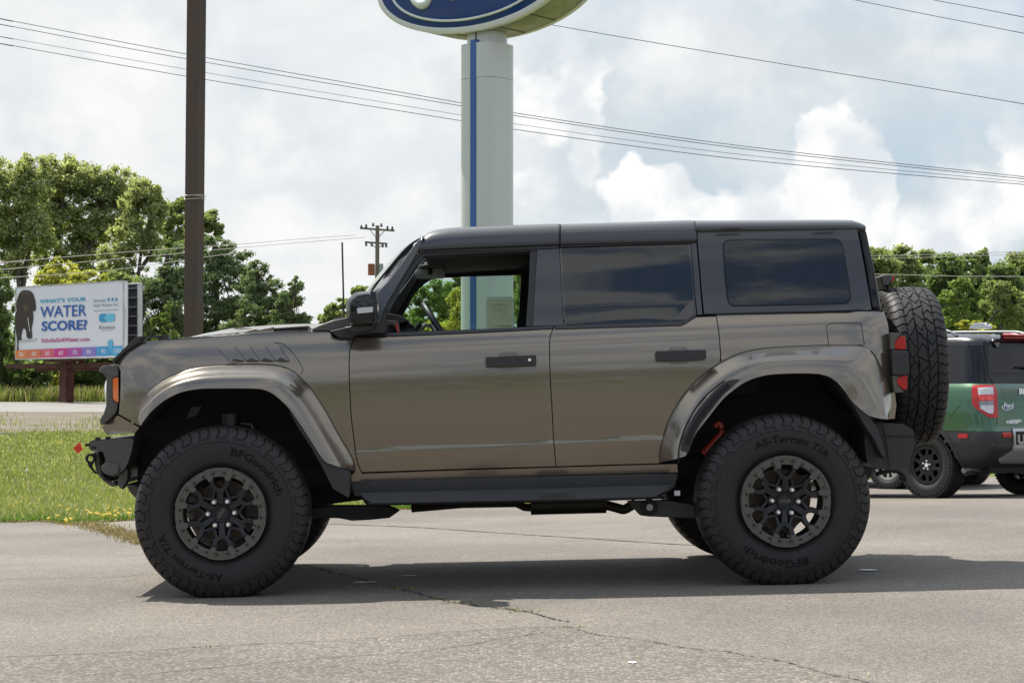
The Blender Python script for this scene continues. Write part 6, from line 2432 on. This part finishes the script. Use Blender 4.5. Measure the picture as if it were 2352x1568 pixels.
wire([(1900, -14), (1962, 0), (2100, 28), (2352, 77), (2420, 90)], 60, .011, 'lower of the two dark lines cutting the top right corner')
wire([(2050, -20), (2142, 0), (2250, 20), (2352, 40), (2420, 53)], 60, .011, 'upper of the two dark lines cutting the top right corner')
wire([(-40, 605), (0, 603), (300, 578), (460, 567), (560, 560), (700, 548), (815, 540)], 94, .014, 'upper pale line crossing in front of the left trees', WIREL)
wire([(-40, 622), (0, 619), (300, 592), (460, 577), (560, 568), (700, 556), (840, 545)], 94, .014, 'middle pale line crossing in front of the left trees', WIREL)
wire([(-40, 640), (0, 638), (240, 622), (460, 592), (560, 578)], 94, .014, 'lower pale line crossing in front of the left trees', WIREL)
wire([(1960, 589), (2080, 586), (2250, 581), (2352, 578), (2420, 575)], 94, .013, 'upper pale line in front of the right woods', WIREL)
wire([(1960, 595), (2090, 592), (2250, 587), (2352, 583)], 94, .013, 'second pale line in front of the right woods', WIREL)
wire([(1980, 629), (2080, 631), (2200, 634), (2352, 635), (2420, 635)], 94, .016, 'lowest pale line in front of the right woods', WIREL)

# ------------------------------------------------------------------ marker flag
fp = gp(172, 1082)
root = empty('marking_flag', fp, 'small red utility marking flag stuck in the green grass left of the vehicle', 'flag')
FLG = mat('flag_red', (.80, .05, .02), rough=.5)
zq = lambda x, y: (x * .20957, 926.2 + y * .20957)
qq = [at(*zq(*p), fp.y) - fp for p in [(797, 490), (876, 422), (910, 500), (855, 550)]]
mb = MB()
nn = 6
g = []
for i in range(nn + 1):
    for j in range(nn + 1):
        a_ = qq[0].lerp(qq[1], i / nn)
        b_ = qq[3].lerp(qq[2], i / nn)
        p = a_.lerp(b_, j / nn)
        p.y += .012 * math.sin(i * 1.3 + j * .8)
        g.append(p)
fs = [(i * (nn + 1) + j, (i + 1) * (nn + 1) + j, (i + 1) * (nn + 1) + j + 1, i * (nn + 1) + j + 1) for i in range(nn) for j in range(nn)]
MB().add(g, fs).build('flag_sheet', FLG, root, smooth=60)
MB().tube([(0, .01, -.05), qq[3].lerp(qq[2], .4) + Vector((0, .01, -.02)), qq[2] + Vector((.0, .01, .02))], .0022, 5).build('flag_wire', STEEL, root)
mb = MB()
for i in range(5):
    a_ = qq[0].lerp(qq[3], .25 + i * .12).lerp(qq[1].lerp(qq[2], .25 + i * .12), .3)
    b_ = qq[0].lerp(qq[3], .25 + i * .12).lerp(qq[1].lerp(qq[2], .25 + i * .12), .7)
    a_.y -= .016
    b_.y -= .016
    mb.tube([a_, b_], .0016, 4)
mb.build('flag_print', mat('dark_red_print', (.25, .01, .01), rough=.6), root)
# ================================================================== parked vehicles behind
YAWG = math.radians(-51.7)


def place(u, vhub, rw, X=1.335, y=-.94, yaw=YAWG, y0=16.0, force=None):
    """frame of a car whose rear left wheel centre is seen at (u, vhub)"""
    if force is None:
        Y = y0
        while Y < 40:
            p = at(u, vhub, Y)
            if p.z - float(zg(p.x, p.y)) < rw:
                break
            Y += .02
    else:
        Y = force
        p = at(u, vhub, Y)
    R = Matrix.Rotation(yaw, 3, 'Z')
    o_ = Vector((p.x, p.y, float(zg(p.x, p.y)))) - R @ Vector((X, y, 0))
    o_.z = float(zg(p.x, p.y))
    return Frame(o_, yaw, 0.0)


def zlerp(z, tab):
    return float(np.interp(z, [t_[0] for t_ in tab], [t_[1] for t_ in tab]))


def small_wheel(parent, loc, r, rimr, spokem, ringm, n=5, flip=False, label=None, lugs=True):
    w = empty('wheel')
    w.parent = parent
    w.location = loc
    if flip:
        w.rotation_euler = (0, 0, PI)
    a = r - rimr
    T = [(rimr - .005, -.095), (rimr + .01, -.112), (rimr + a * .35, -.124), (rimr + a * .7, -.120), (r - .018, -.108), (r - .006, -.09), (r, -.05), (r + .001, 0)]
    T = T + [(q, -t_) for q, t_ in T[::-1][1:]]
    t_ = MB().lathe(T, 72).build('tire', RUB, w, smooth=50)
    mb = MB()
    for k in range(60):
        for s in (-1, 1):
            a0 = 2 * PI * (k + (.5 if s > 0 else 0)) / 60
            M_ = Matrix.Rotation(a0, 3, 'Y')
            mb.box(M_ @ Vector((0, s * .092, r - .004)), (.013, .026, .012), M_)
            mb.box(M_ @ Vector((0, s * .116, r - .040 - (k % 2) * .008)), (.011, .006, .022), M_)
            mb.box(M_ @ Vector((.008, s * .034, r + .001)), (.012, .022, .007), M_)
    mb.build('tire_tread', RUBT, w)
    MB().lathe([(rimr, -.100), (rimr - .006, -.108), (rimr - .035, -.108), (rimr - .040, -.095), (rimr - .03, -.05), (rimr - .02, .09), (rimr, .1)], 64).build('rim_ring', ringm, w, smooth=40)
    mb = MB()
    for k in range(n):
        a0 = 2 * PI * k / n + .3
        pol = lambda q, d: (q * math.sin(a0 + math.radians(d)), q * math.cos(a0 + math.radians(d)))
        for s in (-1, 1):
            pts = [pol(.03, 40 * s), pol(rimr * .45, 16 * s), pol(rimr * .62, 8 * s), pol(rimr * .97, 11 * s), pol(rimr * .97, 25 * s), pol(rimr * .66, 22 * s), pol(rimr * .45, 36 * s)]
            mb.prism(pts, -.100, -.06)
        pts = [pol(.0, 0), pol(rimr * .50, -17), pol(rimr * .56, -6), pol(rimr * .56, 6), pol(rimr * .50, 17)]
        mb.prism(pts, -.097, -.06)
    mb.lathe([(0, -.100), (.055, -.098), (.07, -.07)], 24)
    mb.build('spoke', spokem, w, bevel=.002)
    MB().lathe([(0, .0), (rimr * .78, .0), (rimr * .78, .03), (0, .03)], 32).build('brake_disc', DISC if spokem is not SATK else BLK, w)
    if lugs:
        MB().lathe([(0, -.108), (.022, -.108), (.024, -.10)], 20).build('center_cap', CHROME, w, smooth=30)
        for k in range(5):
            a0 = 2 * PI * k / 5 + .1
            MB().lathe([(0, -.118), (.008, -.116), (.010, -.098)], 8).build('lug_nut', CHROME, w, M=Matrix.Translation((.047 * math.sin(a0), 0, .047 * math.cos(a0))))
    return w


SATK = mat('black_alloy', (.010, .011, .014), rough=.33, metal=.0, spec=.35)


def crossover(G, label, name, cat, paint, WT, RX, zb, roofz, wheels, wb=1.335, rw=.36, rimr=.215, tr_=.80, spokem=None, ringm=None, roofm=GLOSSK):
    spokem = spokem or SATK
    ringm = ringm or SATK
    root = empty(name, label=label, cat=cat, mat=G.M)
    XF = -2.15

    def ring(z):
        w = zlerp(z, WT)
        xr = zlerp(z, RX)
        xf = zlerp(z, [(.3, -2.1), (.8, -2.15), (1.0, -1.95), (1.15, -1.2), (1.3, -.9), (1.6, -.45), (1.8, -.3)])
        P_ = []
        rc = .30
        for X in np.arange(0, 1.0001, .025):
            P_.append((xf + (xr - rc - xf) * X, -w + (.10 * max(0, .12 - X) / .12) ** 1))
        for k in range(1, 10):
            a_ = PI / 2 * k / 9
            e_ = 2.4
            P_.append((xr - rc + rc * math.sin(a_) ** (2 / e_), -w + rc * .62 * (1 - math.cos(a_) ** (2 / e_))))
        for k in range(1, 9):
            P_.append((xr + .035 * math.sin(PI / 2 * k / 8), (-w + rc * .62) * (1 - k / 8)))
        P_ += [(x, -y) for x, y in P_[::-1][1:]]
        return [(x, y, z) for x, y in P_]

    def band(name_, zs, m, cut=True, smooth=40, par=None):
        R_ = [ring(z) for z in zs]
        mb = MB().loft(R_, False)
        if cut:
            keep = []
            for f in mb.f:
                c = sum((Vector(mb.v[i]) for i in f), Vector()) / 4
                if abs(c.y) > .7 and min(math.hypot(c.x - wb, c.z - rw), math.hypot(c.x + wb, c.z - rw)) < rw + .055:
                    continue
                keep.append(f)
            mb.f = keep
        return mb.build(name_, m, par or root, smooth=smooth)
    zl, zg_, zw, zt = zb
    low = band('lower_cladding', np.linspace(zl, zg_, 14), PLAS)
    # bottom turned in
    bod = band('body', list(np.linspace(zg_ + .004, zw - .05, 14)) + [zw - .03, zw - .012, zw - .002], paint)
    gl = band('window_band', np.linspace(zw, zt, 8), DARKG, False)
    # roof
    R_ = [ring(zt + .002)]
    for s_, dz in ((.995, .03), (.97, .07), (.90, .10), (.70, .125), (.35, .14), (.02, .145)):
        R_.append([(x * s_ + (1 - s_) * .6, y * s_, zt + dz * (roofz - zt) / .145) for x, y, _ in ring(zt + .002)])
    rf = MB().loft(R_, False).build('roof', roofm, root, smooth=40)
    # underbody and arches
    MB().box((0, 0, .48), (1.95, .60, .20)).build('underbody', BLK, root)
    mb = MB()
    mb.box((0, 0, .8), (1.9, .80, .35))
    mb.build('body_core', BLK, root)
    for X in (-wb, wb):
        for s in (-1, 1):
            pts = []
            for k in range(25):
                a_ = math.radians(-12 + 204 * k / 24)
                pts.append((X + (rw + .05) * math.cos(a_), (rw + .05) * math.sin(a_) + rw))
            wq = zlerp(.6, WT)
            rings = []
            for (x, z) in pts:
                d = Vector((x - X, 0, z - rw)).normalized()
                c = Vector((x, s * (zlerp(z, WT) + .006), z))
                rings.append([c + d * 0, c + d * .055, c + d * .055 + Vector((0, -s * .03, 0)), c + Vector((0, -s * .35, 0))])
            MB().loft(rings, False).build('arch_trim', PLAS, root, smooth=50)
    for X, s in wheels:
        small_wheel(root, (X, s * tr_, rw), rw, rimr, spokem, ringm, flip=s > 0, lugs=spokem is SATK)
    mb = MB()
    for X in (-wb, wb):
        mb.tube([(X, -.7, rw), (X, .7, rw)], .035, 8)
    mb.box((.0, 0, .36), (1.6, .09, .05))
    mb.build('axle', BLK, root)
    return root, ring


GREEN = mat('green_paint', (.030, .100, .045), rough=.38, metal=.45, coat=1.0, flake=True)
NAVY = mat('black_roof_paint', (.012, .014, .020), rough=.3, coat=.3)
WTG = [(.33, .80), (.45, .90), (.60, .935), (.75, .930), (.95, .935), (1.10, .925), (1.20, .90), (1.25, .87), (1.42, .80), (1.66, .70), (1.82, .62)]
RXG = [(.33, 1.90), (.42, 2.06), (.55, 2.20), (.72, 2.22), (.76, 2.17), (1.0, 2.13), (1.18, 2.09), (1.25, 2.04), (1.42, 1.98), (1.66, 1.90), (1.82, 1.85)]
G = place(2123, 1068, .36)
gcar, gring = crossover(G, 'green compact crossover with black roof, seen from its rear left corner at the right edge', 'crossover', 'crossover', GREEN, WTG, RXG, (.34, .735, 1.245, 1.65), 1.81,
                        [(1.335, -1), (1.335, 1), (-1.335, -1), (-1.335, 1)], roofm=NAVY)


from mathutils.bvhtree import BVHTree
_zs = list(np.linspace(.34, 1.65, 60))
_rr = [gring(z) for z in _zs]
for s_, dz in ((.995, .03), (.97, .07), (.90, .10), (.70, .125), (.35, .14), (.02, .145)):
    _rr.append([(x * s_ + (1 - s_) * .6, y * s_, 1.65 + dz * (1.81 - 1.65) / .145) for x, y, _ in gring(1.652)])
_mb = MB().loft(_rr, False)
_bvh = BVHTree.FromPolygons([Vector(v) for v in _mb.v], _mb.f)


def GHN(zx, zy):
    """where the sight line through a picture point meets the green car's skin"""
    u, v = ZW[9][0] + zx * ZW[9][2], ZW[9][1] + zy * ZW[9][2]
    d = (G.I.to_3x3() @ ray(u, v)).normalized()
    h, n_, _, _ = _bvh.ray_cast(G.c, d)
    if h is None:
        # carry the tail plane on beyond the skin
        h = G.hit(u, v, 0, 2.0)
        n_ = Vector((1, 0, 0))
    if n_.dot(d) > 0:
        n_ = -n_
    return h, n_


def GH(zx, zy, X=2.14):
    return GHN(zx, zy)[0]


def gplate(name, pts, m, out=.006, th=.02, parent=None, bev=0):
    """a patch that follows the curved skin, standing out from it"""
    bm = bmesh.new()
    bm.faces.new([bm.verts.new((p[0], p[1], 0)) for p in pts])
    for ax_, no in ((0, (1, 0, 0)), (1, (0, 1, 0))):
        lo = min(p[ax_] for p in pts)
        hi = max(p[ax_] for p in pts)
        stp = max(9.0, (hi - lo) / 24)
        x = lo + stp * .5
        while x < hi:
            co = (x, 0, 0) if ax_ == 0 else (0, x, 0)
            bmesh.ops.bisect_plane(bm, geom=bm.verts[:] + bm.edges[:] + bm.faces[:], plane_co=co, plane_no=no, dist=1e-4)
            x += stp
    N_ = {}
    for v in bm.verts:
        h, n_ = GHN(v.co.x, v.co.y)
        N_[v] = (h, n_)
    be = [e for e in bm.edges if e.is_boundary]
    r = bmesh.ops.extrude_edge_only(bm, edges=be)
    src = {}
    for v in list(N_):
        v_h, v_n = N_[v]
        src[(round(v.co.x, 3), round(v.co.y, 3))] = (v_h, v_n)
    for g in r['geom']:
        if isinstance(g, bmesh.types.BMVert):
            h, n_ = src[(round(g.co.x, 3), round(g.co.y, 3))]
            g.co = h - n_ * th
    for v, (h, n_) in N_.items():
        v.co = h + n_ * out
    bmesh.ops.recalc_face_normals(bm, faces=bm.faces)
    for f in bm.faces:
        f.smooth = True
    for e in be:
        e.smooth = False
    me = bpy.data.meshes.new(name)
    bm.to_mesh(me)
    bm.free()
    me.materials.append(m)
    return link(bpy.data.objects.new(name, me), parent or gcar)


TLR = gplate('taillight', [(858, 652), (1020, 648), (1038, 700), (1046, 892), (985, 892), (882, 822), (858, 785)], REDL, .014, .05, bev=.004)
gplate('lamp_segment', [(900, 672), (1005, 668), (1010, 718), (903, 722)], CLEAR, .018, .01, TLR)
gplate('lamp_segment', [(905, 724), (1008, 722), (1008, 764), (912, 764)], mat('bright_red_lens', (.75, .03, .02), rough=.15, coat=1.0), .018, .01, TLR)
gplate('lamp_segment', [(908, 770), (1008, 766), (1008, 862), (975, 860), (915, 815)], mat('grey_lens', (.20, .20, .21), rough=.15, coat=1.0), .018, .01, TLR)
gplate('lamp_segment', [(922, 800), (1008, 800), (1008, 862), (978, 860), (920, 825)], CLEAR, .020, .01, TLR)
gplate('reflector', [(750, 1013), (822, 1011), (826, 1044), (756, 1045)], REDL, .008, .02)
gplate('reflector', [(1080, 1008), (1147, 1004), (1149, 1034), (1088, 1037)], REDL, .008, .02)
gplate('high_brake_light', [(1085, 268), (1400, 272), (1400, 302), (1087, 297)], REDL, .03, .04)
gplate('rear_glass', [(940, 318), (1400, 322), (1400, 560), (972, 558)], DARKG, .006, .01)
gplate('hinge_cover', [(1000, 282), (1022, 280), (1045, 320), (1050, 352), (1030, 366), (1012, 345)], GLOSSK, .03, .03, bev=.006)
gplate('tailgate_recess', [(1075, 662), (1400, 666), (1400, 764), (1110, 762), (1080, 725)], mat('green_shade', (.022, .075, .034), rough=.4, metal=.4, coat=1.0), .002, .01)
gplate('rear_wiper', [(1170, 512), (1215, 510), (1240, 502), (1400, 506), (1400, 520), (1245, 528), (1215, 518), (1170, 518)], BLK, .03, .015)
SILV = mat('silver_skid', (.42, .42, .42), rough=.35, metal=.6)
SK = gplate('skid_plate', [(1155, 970), (1400, 972), (1400, 1225), (1060, 1222), (1052, 1204), (1095, 1178), (1150, 1140), (1165, 1090)], SILV, .02, .05, bev=.006)
gplate('hook_pocket', [(1176, 1006), (1243, 1004), (1243, 1092), (1176, 1092)], BLK, .023, .01, SK)
for pg in ([(1184, 1016), (1198, 1016), (1198, 1086), (1188, 1078), (1184, 1066)], [(1222, 1014), (1236, 1014), (1236, 1066), (1230, 1080), (1222, 1086)], [(1196, 1068), (1224, 1068), (1230, 1080), (1216, 1090), (1204, 1090), (1190, 1080)]):
    gplate('hook_loop', pg, SILV, .034, .01, SK)
gplate('parking_sensor', [(1008, 1088), (1016, 1084), (1023, 1092), (1016, 1100), (1009, 1098)], PLAS2, .008, .01)
# oval badge
bc = GH(1113, 815)
ov = []
def gtext(s, zx, zy, h, m, name, parent=None, bold=.0, out=.012, sc=1.0):
    a_, b_ = GH(zx, zy), GH(zx + 60, zy + .5)
    ux = (b_ - a_).normalized()
    a2 = GH(zx, zy - 20)
    uy = (a2 - a_).normalized()
    n_ = ux.cross(uy)
    if n_.x < 0:
        n_ = -n_
    vs, fs = text_geo(s, h, bold=bold)
    return MB().add([a_ + ux * v.x * sc + uy * v.y + n_ * out for v in vs], fs).build(name, m, parent or gcar, recalc=False)


def gdisc(zx, zy, rx, ry, m, out, name, parent=None, n=28):
    return gplate(name, [(zx + rx * math.cos(2 * PI * k / n), zy - ry * math.sin(2 * PI * k / n)) for k in range(n)], m, out, .01, parent)


bd = gdisc(1113, 815, 36, 20, CHROME, .012, 'oval_badge')
gdisc(1113, 815, 32, 16.5, SBLUE, .0135, 'badge_field', bd)
gtext('Ford', 1091, 822, .085, WHITE, 'badge_letters', bd, .001, .016, .9)
gtext('BRONCO', 1206, 713, .085, WHITE, 'tailgate_letters', None, .004, .010, 1.25)
dd = gtext('LUNDEEN', 1132, 925, .042, WHITE, 'dealer_decal', None, .0012, .010)
gtext('BROS', 1132, 937, .042, WHITE, 'decal_line', dd, .0012, .010, 1.3)
gdisc(1121, 925, 10, 12, WHITE, .009, 'decal_mark', dd)
gdisc(1122, 926, 5, 7, GREEN, .0105, 'decal_mark', dd)
# seams
def gline(pts, r=.003, name='panel_gap', m=BLK, out=.002):
    P_ = [GH(*p) for p in pts]
    n_ = Vector((.9, -.4, 0)).normalized()
    return MB().tube([p + n_ * out for p in spl(P_, 3)], r, 5).build(name, m, gcar)


gline([(925, 315), (945, 440), (968, 562), (1000, 600), (1014, 646)])
gline([(1046, 892), (1040, 945)])
gline([(822, 322), (836, 440), (850, 570)])
gline([(655, 328), (820, 320), (925, 314)], .004)
gline([(690, 885), (725, 840), (765, 795), (860, 785)], .002)
# roof furniture
RL = mat('roof_rail', (.20, .20, .21), rough=.4, metal=.6)
for s in (-1, 1):
    ra = MB().tube(spl([(1.55, s * .64, 1.76), (1.42, s * .65, 1.82), (1.1, s * .66, 1.84), (-.2, s * .66, 1.85), (-.5, s * .65, 1.78)], 4), .016, 8).build('roof_rail', RL, gcar, smooth=60)
f0 = [G.hit(ZW[9][0] + x * .30487, ZW[9][1] + y * .30487, 1, 0) for x, y in ((848, 222), (865, 200), (885, 182), (925, 176), (960, 177), (985, 200), (992, 222))]
FINM = mat('white_paint', (.42, .44, .46), rough=.25, coat=1.0)
fin = MB().prism([(p.x, p.z) for p in f0], -.045, .045).build('antenna_base', FINM, gcar, bevel=.012)
a_ = G.hit(ZW[9][0] + 968 * .30487, ZW[9][1] + 192 * .30487, 1, 0)
b_ = G.hit(ZW[9][0] + 1050 * .30487, ZW[9][1] + 82 * .30487, 1, 0)
MB().tube([a_, b_], .008, 6).build('antenna_mast', BLK, fin)
MB().tube(spl([G.hit(ZW[9][0] + x * .30487, ZW[9][1] + y * .30487, 0, 1.8) for x, y in ((790, 1290), (850, 1275), (930, 1285), (1010, 1285), (1100, 1275), (1250, 1300))], 3), .03, 8).build('exhaust_pipe', STEEL, gcar, smooth=50)

# the silver-wheeled car beyond
WTS = [(.30, .78), (.45, .88), (.60, .90), (.80, .90), (.95, .885), (1.0, .85), (1.2, .74), (1.35, .64), (1.45, .58)]
RXS = [(.30, 1.95), (.45, 2.15), (.60, 2.2), (.80, 2.2), (.95, 2.12), (1.0, 2.0), (1.2, 1.55), (1.35, 1.2), (1.45, 1.0)]
H = place(2035, 1067, .34, y=-.92, force=27.0)
WDARK = mat('dark_car_paint', (.03, .032, .036), rough=.3, metal=.3, coat=1.0)
SILW = mat('silver_wheel', (.50, .50, .50), rough=.3, metal=.8)
scar, _ = crossover(H, 'dark sedan with silver five-spoke wheels, glimpsed beyond the rear bumper of the big off-roader', 'parked_sedan', 'car', WDARK, WTS, RXS, (.32, .50, .98, 1.34), 1.42,
                    [(1.335, -1), (1.335, 1), (-1.335, -1), (-1.335, 1)], rw=.34, rimr=.225, tr_=.79, spokem=SILW, ringm=SILW)
